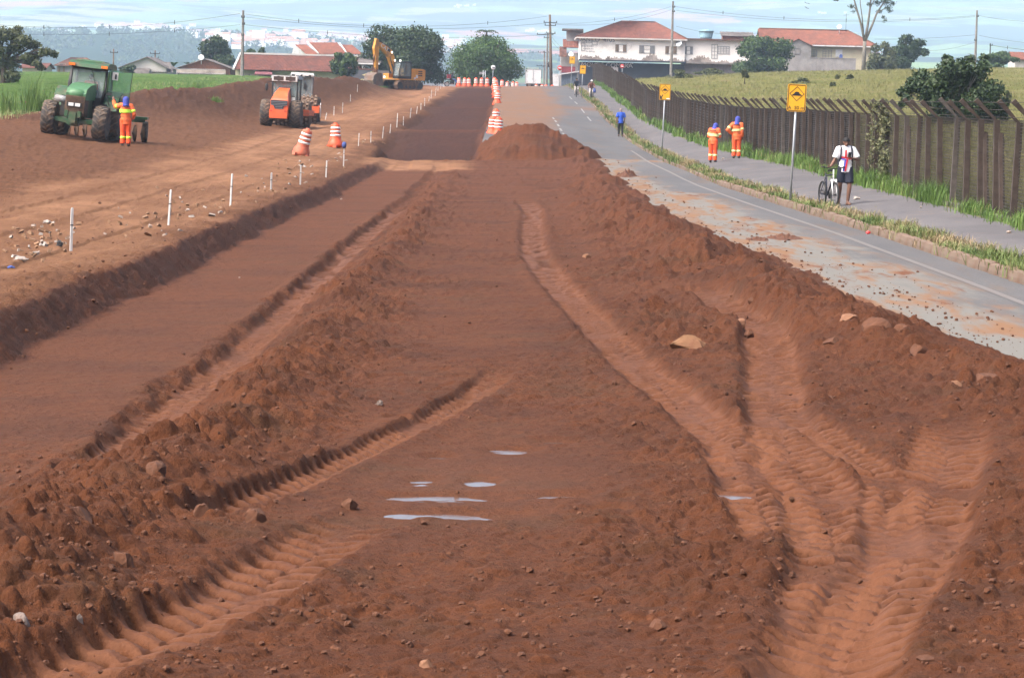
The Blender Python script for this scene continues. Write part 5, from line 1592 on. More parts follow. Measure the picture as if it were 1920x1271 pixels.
# big dark bush behind the fence at right
Y = 142; bp_ = base_at(1795, Y); s_ = Y / F_PX
bl = [((px_ - 1795) * s_, random.uniform(-.9, .9), top_h(1795, py_, Y, bp_), r_ * s_, r_ * s_ * 1.2, r_ * s_ * .85) for px_, py_, r_ in
      ((1790, 150, 34), (1760, 160, 30), (1825, 150, 32), (1850, 170, 28), (1735, 150, 24), (1800, 128, 24), (1770, 133, 22), (1835, 128, 20), (1815, 112, 12), (1783, 113, 9), (1775, 118, 10), (1720, 160, 22), (1705, 172, 15), (1700, 190, 14),
       (1690, 175, 9), (1688, 200, 8), (1860, 195, 26), (1825, 195, 34), (1790, 190, 34), (1760, 190, 26), (1872, 165, 12), (1845, 108, 10), (1770, 108, 6), (1885, 190, 10), (1800, 215, 30), (1850, 220, 26), (1880, 215, 16), (1760, 215, 22), (1740, 178, 22))]
tree('dark_bush', 'large dark green bush standing behind the fence at right', 'bush', bp_, .5, .1, bl, 19000, .075, 'leaf_dark', 'bark', True, 11, .2, flat=1.2)
# tall slender tree with forked grey trunk
Y = 440; bp_ = base_at(1618, Y); s_ = Y / F_PX
tt = thing('tall_tree', 'tall tree with bare forked grey trunk and feathery crown above the red roof', 'tree', bp_, group='trees')
H = lambda py_: top_h(1618, py_, Y, bp_)
X_ = lambda px_: (px_ - 1618) * s_
b = MB()
b.tube([(0, 0, -.3), (X_(1619), 0, H(100)), (X_(1619), 0, H(78))], [.34, .28, .26], 9)
LB = [[(1619, 80), (1612, 50), (1604, 25), (1596, 0), (1590, -22)], [(1619, 80), (1624, 45), (1627, 15), (1628, -10), (1630, -30)], [(1619, 80), (1631, 50), (1640, 25), (1652, 5), (1662, -15)],
      [(1616, 60), (1612, 30), (1608, 8), (1606, -15)], [(1604, 25), (1598, 15), (1592, 12)], [(1640, 25), (1650, 18), (1658, 14)], [(1627, 15), (1634, 0), (1640, -12)], [(1596, 0), (1580, -8), (1568, -8)], [(1652, 5), (1662, 4), (1668, 6)]]
for i_, L_ in enumerate(LB):
    r0 = .2 if i_ < 3 else .1
    b.tube([(X_(a), (i_ % 3 - 1) * .5 * k / len(L_), H(q)) for k, (a, q) in enumerate(L_)], [r0 * (1 - .72 * k / len(L_)) for k in range(len(L_))], 7)
b.build('trunk', M['bark'], tt)
bl = []
for px_, py_, r_ in ((1570, -6, 9), (1580, -14, 10), (1592, -20, 11), (1610, -24, 12), (1630, -30, 13), (1650, -22, 12), (1665, -12, 10), (1668, 6, 6), (1660, 14, 6), (1664, 20, 5), (1655, 2, 8), (1640, -8, 10), (1592, 13, 5), (1596, 22, 3.5), (1652, 32, 4), (1656, 38, 4), (1640, 5, 7), (1622, -8, 10), (1625, 8, 5), (1645, 22, 5), (1563, 0, 5)):
    bl.append((X_(px_), random.uniform(-.5, .5), H(py_), r_ * s_ * 1.5, r_ * s_ * 1.3, r_ * s_ * .85))
v, f, tn = leaf_cloud([q[:3] for q in bl], [q[3:] for q in bl], 3600, .21, 12, .02, .35, .35)
link('crown', np_mesh('crown', v, f, M['leaf_dark'], False, {'tone': tn}), tt)
# saplings and shrubs in the meadow
SHR = [(1501, 147, 156, 36, 'leaf_olive', 'round low green shrub in the meadow just behind the yellow sign'), (1396, 128, 158, 14, 'leaf_olive', 'thin sapling with tuft of leaves in the middle of the meadow'), (1569, 144, 150, 12, 'leaf_olive', 'small grey shrub in the meadow below the tall tree'),
       (1562, 156, 164, 10, 'leaf_olive', 'tiny green shrub in the meadow right of the yellow sign'), (1594, 142, 150, 14, 'leaf_olive', 'grey weed clump in the meadow left of the dark bush'), (1250, 139, 150, 20, 'leaf_olive', 'sparse grey shrub at the left end of the meadow'),
       (1330, 120, 134, 60, 'leaf_olive', 'row of scrubby green weeds at the foot of the white building'), (1282, 118, 134, 44, 'leaf_olive', 'green weeds around the foot of the tall grey pole'), (1740, 178, 196, 12, 'leaf_olive', 'spindly dark weed rising just behind the fence'), (1660, 180, 205, 18, 'leaf_olive', 'feathery young shrub behind the fence left of the dark bush'),
       (1240, 180, 200, 16, 'leaf_olive', 'dry weed clump behind the fence near the far sign'), (1890, 170, 190, 14, 'leaf_olive', 'grey weed clump in the meadow right of the dark bush')]
for k, (px_, pyt, pyb, w0, lm, lb) in enumerate(SHR):
    # find ground distance whose surface is seen at pyb
    best = None
    for Yc in np.linspace(90, 455, 200):
        p = PX(px_, pyb, Yc)
        e_ = abs(p.z - surf(p.x, Yc) - .05)
        if best is None or e_ < best[0]: best = (e_, Yc)
    Yc = best[1]; bp_ = base_at(px_, Yc); h_ = max(.5, (pyb - pyt) * Yc / F_PX)
    tree('meadow_shrub', lb, 'shrub', bp_, h_ * (.55 if k == 1 else .2), .04, crown_blobs(w0 * Yc / F_PX, h_ * (.55 if k == 1 else 1), h_ * (.45 if k == 1 else 0), 8, 40 + k, .34), int(900 + w0 * 40), .05 + Yc * .00016, lm, seed=40 + k, shell=.15, group='meadow shrubs')
# climbing plant on fence posts
for k, (px_, lb, n_) in enumerate(((1663, 'dense pale creeper climbing the fence left of the see-through part', 2600), (1647, 'thin creeper strand on the post left of the dense creeper', 700))):
    i_ = min(range(len(posts)), key=lambda q: abs(proj((posts[q][0], posts[q][1], posts[q][2] + 1.2))[0] - px_))
    x, y, z = posts[i_]
    pv_ = thing('creeper', lb, 'climbing plant', (x, y, z), group='creepers on the fence')
    bl = [(-.02 + random.uniform(-.1, .05), random.uniform(-.25, .5), .15 + j * .165, .14 + .08 * random.random(), .36, .2) for j in range(14)] + [(-.28, 0, 2.4, .2, .2, .16)]
    v, f, tn = leaf_cloud([q[:3] for q in bl], [q[3:] for q in bl], n_, .042, 60 + k, .3)
    link('leaves', np_mesh('leaves', v, f, M['leaf_pale'], False, {'tone': tn}), pv_)
    b = MB(); b.tube([(-.09, .05, 0), (-.1, .1, .8), (-.09, 0, 1.6), (-.2, 0, 2.3)], .015, 5); b.build('stem', M['bark2'], pv_)

# ------------------------------------------------------------------ grass
M['g_verge'] = leaf_mat('verge_grass_blades', (.050, .088, .018), (.125, .165, .045), .6, dry=(.27, .20, .115))
M['g_lush'] = leaf_mat('lush_grass_blades', (.045, .095, .015), (.12, .20, .04), .6, dry=(.21, .21, .09))
M['g_dry'] = leaf_mat('meadow_grass_blades', (.115, .122, .036), (.175, .168, .062), .8, dry=(.23, .185, .10))


def grass(name, parts, m):
    V = []; Fc = []; T_ = []; o = 0
    for v, f, tn in parts:
        V.append(v); Fc.append(f + o); T_.append(tn); o += len(v)
    return tag(link(name, np_mesh(name, np.concatenate(V), np.concatenate(Fc), m, False, {'tone': np.concatenate(T_)})), kind='stuff')


rg = np.random.default_rng(21)
# strip between road and pavement
n = 6200
Yv = 24 * (400 / 24) ** (rg.random(n) ** 1.25)
Xv = road_r(Yv) + .06 + .72 * rg.random(n)
clump = .5 + .5 * fbm(Yv / 1.3, Xv / .5, 501, 3); keep = rg.random(n) < np.clip(.15 + 1.1 * clump, .05, 1)
Xv, Yv, clump = Xv[keep], Yv[keep], clump[keep]
Zv = base_z(Xv, Yv) + .04
hv = (.13 + .22 * clump) * (1 + .3 * (Yv > 120))
tone = np.clip(.40 + .5 * fbm(Yv / 2.6, Xv / .8, 502, 3) + .5 * (Xv - road_r(Yv)) / .8, 0, 1)
wide = np.interp(Yv, [24, 120, 400], [.006, .010, .022])
parts = []
for a_, b__ in ((0, 70), (70, 140), (140, 420)):
    k_ = (Yv >= a_) & (Yv < b__)
    if k_.any():
        parts.append(blades(np.stack([Xv, Yv, Zv], 1)[k_], hv[k_], 11 if a_ < 140 else 7, .09, float(wide[k_].mean()), 22 + a_, tone[k_], .75))
grass('verge_grass', parts, M['g_verge'])
# taller grass at the foot of the fence
n = 5000
Yv = 25 * (390 / 25) ** (rg.random(n) ** 1.2)
Xv = fence_x(Yv) - .04 - .34 * rg.random(n) ** 1.3 + .25 * (rg.random(n) < .3)
clump = .5 + .5 * fbm(Yv / 1.6, Xv, 511, 3); keep = rg.random(n) < np.clip(-.05 + 1.35 * clump, .03, 1)
Xv, Yv, clump = Xv[keep], Yv[keep], clump[keep]
hv = .22 + .52 * clump ** 1.5
tone = np.clip(.32 + .35 * fbm(Yv / 2.2, Xv, 512, 3), 0, 1)
parts = []
for a_, b__, w__ in ((0, 80, .007), (80, 150, .010), (150, 420, .02)):
    k_ = (Yv >= a_) & (Yv < b__)
    parts.append(blades(np.stack([Xv, Yv, base_z(Xv, Yv) + .03], 1)[k_], hv[k_], 11 if a_ < 150 else 7, .12, w__, 32 + a_, tone[k_], .6))
grass('fence_grass', parts, M['g_lush'])
# meadow behind the fence
n = 21000
Yv = 48 * (440 / 48) ** (rg.random(n) ** .8)
Xv = fence_x(Yv) + .3 + (rg.random(n) ** 1.2) * np.minimum(Yv * .20, 75)
hv = .14 + .13 * rg.random(n) + .12 * np.clip(fbm(Xv / 5, Yv / 9, 521, 3), 0, 1)
tone = np.clip(.45 + .3 * fbm(Xv / 9, Yv / 16, 522, 4), 0, 1)
parts = []
for a_, b__, w__, nb in ((0, 100, .007, 7), (100, 200, .011, 5), (200, 460, .018, 4)):
    k_ = (Yv >= a_) & (Yv < b__)
    parts.append(blades(np.stack([Xv, Yv, base_z(Xv, Yv) + .06], 1)[k_], hv[k_], nb, .35, w__, 52 + a_, tone[k_], .5))
grass('meadow_grass', parts, M['g_dry'])
# green field on the left
n = 14000
Xv = -11 - 75 * rg.random(n) ** 1.1; Yv = lush_edge(Xv) + 1.5 + (rg.random(n) ** 1.8) * 240
k_ = (Yv < 440) & ~((Yv > 290) & (Xv > -20)) & (np.abs(Xv) < Yv * .24)
Xv, Yv = Xv[k_], Yv[k_]
hv = .10 + .11 * rg.random(len(Xv)) + .18 * np.clip(fbm(Xv / 4, Yv / 8, 531, 3), 0, 1)
tone = np.clip(.62 + .4 * fbm(Xv / 6, Yv / 12, 532, 4), 0, 1)
parts = [blades(np.stack([Xv, Yv, base_z(Xv, Yv) + .25], 1), hv, 5, .4, .013, 62, tone, .5)]
grass('field_grass', parts, M['g_lush'])
# tall tufts of cane grass
for k, (px_, pyt, Yk_, sp, nn, lb) in enumerate(((76, 112, 150, .8, 34, 'tall clump of upright cane grass left of the green tractor'), (18, 152, 150, .6, 18, 'clump of tall green grass near the left edge'), (372, 141, 215, .9, 60, 'bushy tuft of green grass above the spoil windrow'), (405, 176, 172, .35, 24, 'small green tuft growing on the crest of the windrow'))):
    bp_ = base_at(px_, Yk_)
    bp_.z = ground(bp_.x, bp_.y) if k == 3 else bp_.z + .2
    hh = top_h(px_, pyt, Yk_, bp_)
    if hh < .3: hh = .6
    pts = np.zeros((nn, 3)); pts[:, 0] = rg.normal(size=nn) * sp * .6; pts[:, 1] = rg.normal(size=nn) * sp * .5
    v, f, tn = blades(pts, hh * (.45 + .5 * rg.random(nn)), 8, .12, .014, 70 + k, .35, .42)
    tag(link('grass_tuft', np_mesh('grass_tuft', v, f, M['g_lush'], False, {'tone': tn}), None, bp_), lb, 'grass tuft', 'tall grass tufts')

# ------------------------------------------------------------------ far wood and far town
rg = np.random.default_rng(33)
n = 520
Xw_ = rg.uniform(-760, 160, n); Yw_ = rg.uniform(2600, 3700, n)
k_ = (np.exp(-((Xw_ + 470) / 270) ** 2 - ((Yw_ - 3200) / 560) ** 2) + .7 * np.exp(-((Xw_ + 190) / 210) ** 2 - ((Yw_ - 3300) / 560) ** 2)) > rg.random(n) * .6
Xw_, Yw_ = Xw_[k_], Yw_[k_]
zw_ = far_z(Xw_, Yw_)
cen = np.stack([Xw_, Yw_, zw_ + 4], 1); hgt_ = rg.uniform(4, 9, len(Xw_))
rad = np.stack([rg.uniform(4, 8, len(Xw_)), rg.uniform(4, 8, len(Xw_)), hgt_], 1)
v, f, tn = leaf_cloud(cen, rad, 26000, 1.7, 35, .5)
tag(link('far_wood', np_mesh('far_wood', v, f, M['leaf_mid'], False, {'tone': tn})), kind='stuff')


def far_hit(px, py):
    d = ray(px, py); Y = np.geomspace(2600, 15000, 500)
    p = np.array([[d.x, d.y, d.z]]) * (Y / d.y)[:, None]
    z = far_z(p[:, 0], Y)
    i_ = np.argmax(p[:, 2] < z)
    return p[i_, 0], Y[i_], z[i_]


M['town_wall'] = mat('town_white_walls', (.88, .87, .84), .9, var=.06, scale=.02)
M['town_roof'] = mat('town_clay_roofs', (.40, .20, .14), .9, var=.25, scale=.03)
tm_ = MB()
TOWN = [(250, 53, 70, 3, 130), (300, 57, 40, 3, 40), (120, 62, 15, 1.2, 10), (390, 66, 50, 6, 70), (440, 80, 50, 8, 80), (540, 68, 70, 4, 110), (620, 71, 70, 4, 110), (560, 86, 60, 7, 50), (660, 74, 40, 3, 50), (490, 84, 50, 6, 50), (850, 95, 20, 5, 30), (870, 14, 25, 2, 12), (690, 82, 30, 6, 40), (840, 82, 30, 4, 40), (1010, 60, 30, 2, 10), (1560, 27, 30, 1, 5)]
rt_ = random.Random(8)
for cx, cy, sx_, sy_, nn in TOWN:
    for _ in range(int(nn * .75)):
        x, y, z = far_hit(cx + rt_.gauss(0, sx_ * .5), cy + rt_.gauss(0, sy_ * .5))
        w0 = rt_.uniform(6, 16); d0 = rt_.uniform(6, 14); h0 = rt_.uniform(4, 7) * (2.2 if rt_.random() < .04 else 1)
        tm_.box((x, y, z + h0 / 2), (w0, d0, h0), mi=0)
        if rt_.random() < .42:
            tm_.box((x, y, z + h0 + 1.2), (w0 * 1.06, d0 * 1.06, 2.4), mi=1, top=.9, topy=.1)
tag(tm_.build('far_town', [M['town_wall'], M['town_roof']]), kind='stuff')
# ------------------------------------------------------------------ machines
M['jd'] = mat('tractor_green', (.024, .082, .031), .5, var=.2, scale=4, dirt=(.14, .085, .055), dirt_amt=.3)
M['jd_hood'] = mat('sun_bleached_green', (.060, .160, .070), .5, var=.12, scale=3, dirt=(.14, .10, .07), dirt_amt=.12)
M['dustgrille'] = mat('dusty_grille', (.115, .070, .042), .8, var=.25, scale=6, dirt=(.05, .03, .022), dirt_amt=.3)
M['tyre'] = mat('muddy_tyre_rubber', (.040, .036, .034), .9, var=.3, scale=7, dirt=(.13, .085, .055), dirt_amt=.42)
M['lug'] = mat('muddy_tyre_lugs', (.085, .068, .055), .9, var=.3, scale=7, dirt=(.16, .11, .075), dirt_amt=.45)
M['black'] = mat('black_plastic', (.014, .014, .015), .6, var=.3, scale=6, dirt=(.07, .045, .03), dirt_amt=.2)
M['amber'] = mat('amber_lens', (.70, .16, .02), .3, var=.1, scale=9)
M['lens'] = mat('clear_lamp_lens', (.62, .62, .60), .25, var=.1, scale=9)
M['glass'] = glass_mat('cab_glass', (.90, .97, .97), .30)
M['glass_door'] = glass_mat('green_door_glass', (.66, .86, .74), .22)
M['hammorange'] = mat('roller_orange', (.62, .105, .025), .5, var=.12, scale=3, dirt=(.26, .12, .07), dirt_amt=.25)
M['hammgrey'] = mat('roller_grey', (.22, .23, .24), .5, var=.15, scale=4, dirt=(.18, .12, .09), dirt_amt=.25)
M['rollwhite'] = mat('roller_white', (.56, .55, .54), .5, var=.08, scale=3, dirt=(.28, .2, .15), dirt_amt=.2)
M['mudsteel'] = mat('mud_caked_steel', (.125, .075, .048), .9, var=.35, scale=5, dirt=(.06, .032, .02), dirt_amt=.4, bump=.4)
M['catyel'] = mat('digger_yellow', (.54, .235, .028), .5, var=.15, scale=2.5, dirt=(.22, .11, .05), dirt_amt=.3)
M['rust'] = mat('rusty_steel', (.16, .07, .035), .9, var=.35, scale=5)
M['bucket'] = mat('worn_bucket_steel', (.135, .105, .085), .65, metal=.3, var=.3, scale=3, dirt=(.16, .08, .05), dirt_amt=.4)
M['lamp_on'] = mat('lit_work_lamp', (.9, .88, .8), .3, emit=((1.0, .95, .82), 2.2))
M['seat'] = mat('dark_seat', (.02, .02, .022), .8)
M['plate'] = mat('pale_sticker', (.5, .5, .48), .7)


def tyre(name, parent, c, R, w, n_lug=18, ag=True, axis_y=True):
    """axle along local x; agricultural lugs in a chevron"""
    t_ = MB(); h = w / 2; r_in = R * .56
    t_.lathe([(r_in, -h * .8), (R * .80, -h), (R * .94, -h * .9), (R * .955, -h * .5), (R * .96, 0), (R * .955, h * .5), (R * .94, h * .9), (R * .80, h), (r_in, h * .8)], 40, (0, 0, 0), 'X', 0, True)
    for k in range(n_lug):
        for s_ in (-1, 1):
            a0 = 2 * PI * (k + (.5 if s_ > 0 else 0)) / n_lug
            da = (2 * PI / n_lug) * .78
            pts = []
            for (u, a, rr) in ((.02, a0 + da, R * 1.0), (.5, a0 + da * .45, R * 1.0), (1.02, a0, R * .93)):
                pts.append((s_ * h * u, a, rr))
            wl = .034
            for (u0, b0, q0), (u1, b1, q1) in zip(pts[:-1], pts[1:]):
                P = []
                for rr_off in (-.05, 0):
                    for (u, b_, q) in ((u0, b0, q0), (u1, b1, q1)):
                        for e in (-1, 1):
                            a = b_ + e * wl / R
                            P.append(Vector((u, math.cos(a) * (q + rr_off * 1.2), math.sin(a) * (q + rr_off * 1.2))))
                # P: inner u0-,u0+,u1-,u1+, outer same
                t_.hexa([P[0], P[1], P[3], P[2], P[4], P[5], P[7], P[6]], 1)
    o = t_.build(name, [M['tyre'], M['lug']], parent, c)
    r_ = MB(); r_.lathe([(.05, -h * .5), (r_in * .55, -h * .45), (r_in * .95, -h * .75), (r_in, -h * .8), (r_in, h * .8), (r_in * .95, h * .75), (r_in * .55, h * .45), (.05, h * .5)], 24, (0, 0, 0), 'X')
    for k in range(8):
        a = k * PI / 4
        for s_ in (-1, 1): r_.cyl((s_ * h * .44, math.cos(a) * r_in * .35, math.sin(a) * r_in * .35), (s_ * h * .53, math.cos(a) * r_in * .35, math.sin(a) * r_in * .35), .025, n=6)
    return o, r_


# ---- green tractor (front towards -y in its own frame)
tp = Vector((PX(150, 200, 113).x, 113.0, 0)); tp.z = ground(tp.x, tp.y) + .06
TR = thing('tractor', 'green farm tractor with muddy lugged tyres and open glass door on the bank', 'tractor', tp, (math.radians(-1.5), math.radians(5.5), math.radians(-2)))
for s_ in (-1, 1):
    o, r_ = tyre('front_tyre', TR, (s_ * .97, -1.25, .64), .64, .50, 17); r_.build('rim', mat('tractor_yellow_rim', (.45, .27, .02), .5, dirt=(.14, .09, .06), dirt_amt=.5) if s_ < 0 else bpy.data.materials['tractor_yellow_rim'], o)
    o, r_ = tyre('rear_tyre', TR, (s_ * 1.02, 1.25, .88), .88, .55, 20); r_.build('rim', bpy.data.materials['tractor_yellow_rim'], o)
    o, r_ = tyre('rear_tyre', TR, (s_ * 1.60, 1.25, .88), .88, .5, 20) if False else (None, None)
b = MB()
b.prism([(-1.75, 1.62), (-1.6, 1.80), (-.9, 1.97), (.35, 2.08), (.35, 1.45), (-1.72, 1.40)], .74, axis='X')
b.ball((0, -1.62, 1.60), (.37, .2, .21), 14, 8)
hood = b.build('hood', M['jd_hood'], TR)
b = MB(); b.box((0, -1.30, 1.12), (.70, .9, .66)); b.box((0, -1.76, 1.22), (.72, .1, .62), top=1.0)
for k in range(9): b.box((0, -1.82, .97 + k * .065), (.62, .03, .025))
b.build('grille', M['dustgrille'], TR)
b = MB(); b.box((0, -1.84, 1.20), (.56, .06, .17)); hl = b.build('headlight_panel', M['black'], TR)
for s_ in (-1, 1):
    b = MB(); b.box((0, 0, 0), (.19, .05, .12)); b.build('headlight', M['lens'], hl, (s_ * .125, -1.86, 1.20))
b = MB(); b.box((0, -.3, 1.1), (.6, 1.6, .7)); b.box((0, -1.2, .62), (.34, 1.2, .3)); b.box((0, -1.9, .82), (.62, .2, .22)); b.box((0, -1.98, .72), (.26, .16, .4))
for s_ in (-1, 1):
    b.box((s_ * .24, -1.98, .86), (.12, .14, .22)); b.cyl((s_ * .08, -1.25, .62), (s_ * .75, -1.25, .62), .13, .11, 10)
b.prism([(-.95, .58), (-.3, .50), (-.12, .40), (.12, .40), (.3, .50), (.95, .58), (.95, .72), (.3, .66), (-.3, .66), (-.95, .72)], .22, (0, -1.58, 0))
b.build('chassis', M['jd'], TR)
b = MB(); b.tube([(-.45, -.75, 1.35), (-.95, -.6, 1.38)], .13, 12); b.build('muffler', M['hammgrey'], TR)
b = MB(); b.tube([(-.60, .18, 1.2), (-.60, .18, 2.75)], [.045, .04], 10); b.build('exhaust', M['black'], TR)
b = MB(); b.box((-.62, .35, 1.15), (.42, .9, .75)); b.build('fuel_tank', M['black'], TR)
b = MB(); b.box((.62, .25, 1.05), (.42, .7, .62)); b.build('battery_box', M['black'], TR)
for s_ in (-1, 1):
    f_ = MB()
    for k in range(7):
        a0 = PI * (.08 + .80 * k / 7); a1 = PI * (.08 + .80 * (k + 1) / 7)
        P = []
        for rr in (.98, 1.02):
            for xx in (.62, 1.22):
                for a in (a0, a1):
                    P.append((s_ * xx, 1.25 - math.cos(a) * rr, .88 + math.sin(a) * rr))
        f_.hexa([P[0], P[1], P[3], P[2], P[4], P[5], P[7], P[6]])
    f_.build('fender', M['jd'], TR)
cf = MB()
for s_ in (-1, 1):
    cf.tube([(s_ * .62, .28, 1.35), (s_ * .70, .42, 2.0), (s_ * .66, .52, 2.66)], [.06, .055, .05], 6)
    cf.tube([(s_ * .70, 1.75, 1.75), (s_ * .66, 1.72, 2.66)], .05, 6)
    cf.box((s_ * .66, 1.1, 1.45), (.06, 1.4, .5))
cf.box((0, .32, 1.42), (1.25, .06, .28)); cf.box((0, .46, 2.62), (1.34, .07, .08)); cf.box((0, 1.8, 1.6), (1.3, .06, .5)); cf.box((0, 1.1, 1.2), (1.25, 1.5, .12))
cf.build('cab_frame', M['black'], TR)
b = MB(); b.hexa([(-.60, .30, 1.56), (.60, .30, 1.56), (.60, .33, 1.56), (-.60, .33, 1.56), (-.62, .49, 2.58), (.62, .49, 2.58), (.62, .52, 2.58), (-.62, .52, 2.58)]); b.build('windscreen', M['glass'], TR)
b = MB(); b.box((-.68, 1.1, 2.1), (.02, 1.1, 1.0)); b.box((0, 1.78, 2.2), (1.25, .02, .8)); b.build('side_window', M['glass'], TR)
b = MB(); b.prism([(.0, 2.66), (.05, 2.80), (.4, 2.90), (1.7, 2.90), (2.0, 2.82), (2.05, 2.68)], 1.5, axis='X', c=(0, .15, 0)); b.box((0, 1.15, 2.93), (1.1, 1.3, .06), top=.9); b.build('roof', M['jd'], TR)
for s_ in (-1, 1):
    b = MB(); b.box((0, 0, 0), (.24, .08, .10)); b.build('indicator', M['amber'], TR, (s_ * .62, .12, 2.73))
b = MB(); b.tube([(.12, .38, 2.6), (-.35 + .7, .30, 1.95)], .012, 5); b.build('wiper', M['black'], TR)
d_ = MB(); d_.box((0, 0, 0), (.86, .02, 1.35)); d_o = d_.build('door', M['glass_door'], TR, (1.18, .62, 2.02), (0, 0, .25))
b = MB()
b.tube([(-.43, 0, -.67), (.40, 0, -.67), (.44, 0, .67), (-.43, 0, .67), (-.43, 0, -.67)], .016, 5); b.build('door_frame', M['black'], d_o)
b = MB(); b.box((-.20, -.02, .44), (.22, .01, .30)); b.build('sticker', M['plate'], d_o)
b = MB(); b.box((-.18, -.03, .40), (.07, .008, .14)); b.ball((-.18, -.03, .49), .035, 8, 6); b.build('pictogram', M['black'], d_o)
b = MB(); b.tube([(.66, .45, 1.75), (1.0, .30, 1.80), (1.28, .28, 1.25)], .016, 5); b.tube([(.66, .45, 1.85), (.95, .2, 1.3)], .014, 5); b.box((.86, .32, 1.76), (.2, .08, .1))
b.ball((1.42, .36, 1.62), (.10, .05, .17), 10, 7); b.tube([(1.15, .3, 1.7), (1.42, .38, 1.62)], .014, 5); b.build('mirror', M['black'], TR)
b = MB(); b.box((0, 1.35, 1.5), (.55, .5, .14)); b.box((0, 1.62, 1.85), (.5, .14, .7)); b.tube([(0, .75, 1.3), (0, .95, 1.8)], .03, 6); b.lathe([(.15, 0), (.17, .02), (.15, .04), (.13, .02)], 14, (0, .95, 1.8)); b.build('seat', M['seat'], TR)
for k, z in enumerate((.55, .85, 1.15)):
    b = MB(); b.box((.80, .55, z), (.34, .3, .04)); b.build('step', M['black'], TR)
# ---- disc harrow behind it
hp = TR.matrix_basis @ Vector((.25, 3.0, 0))
HA = thing('disc_harrow', 'rusty disc harrow hitched behind the green tractor', 'harrow', (hp.x, hp.y, ground(hp.x, hp.y)), (0, math.radians(3), math.radians(3)))
b = MB(); b.box((0, 0, .85), (3.4, .14, .14)); b.box((0, 1.3, .85), (3.2, .14, .14)); b.box((0, -.7, .7), (.14, 1.6, .12)); b.box((-1.2, .65, .85), (.1, 1.4, .1)); b.box((1.2, .65, .85), (.1, 1.4, .1)); b.box((1.55, 0, .95), (.5, .8, .1)); b.build('frame', M['jd'], HA)
for k in range(11):
    d_ = MB(); d_.lathe([(.02, -.03), (.16, -.02), (.30, .02), (.34, .06), (.30, .035), (.16, -.005), (.02, -.015)], 20, (0, 0, 0), 'X'); d_.cyl((-.06, 0, 0), (.08, 0, 0), .05, n=8)
    d_.build('disc', M['mudsteel'], HA, (-1.6 + k * .32, .1, .34), (0, 0, .28))
for s_ in (-1, 1):
    o, r_ = tyre('wheel', HA, (s_ * 1.55 + .12, .65, .42), .42, .2, 14); r_.build('rim', M['mudsteel'], o)

# ---- roller seen from its engine end
def drum(parent, c, R, W, pads=True):
    d_ = MB(); d_.lathe([(R * .3, -W / 2), (R * .94, -W / 2), (R * .95, -W / 2 + .03), (R * .95, W / 2 - .03), (R * .94, W / 2), (R * .3, W / 2)], 40, (0, 0, 0), 'X')
    o = d_.build('drum', M['mudsteel'], parent, c)
    if pads:
        pm_ = MB(); pm_.box((0, 0, .05), (.15, .13, .12), top=.72); pme = pm_.mesh('drum_pad', mat('dusty_pad_steel', (.22, .155, .11), .85, var=.3, scale=6, dirt=(.12, .07, .045), dirt_amt=.35) if 'dusty_pad_steel' not in bpy.data.materials else bpy.data.materials['dusty_pad_steel'])
        nx, na = 9, 16
        for i_ in range(nx):
            for k in range(na):
                a = 2 * PI * (k + .5 * (i_ % 2)) / na
                q = link('drum_pad', pme, o, ((i_ - (nx - 1) / 2) * W / nx, math.cos(a) * R * .95, math.sin(a) * R * .95), (a - PI / 2, 0, 0))
    return o


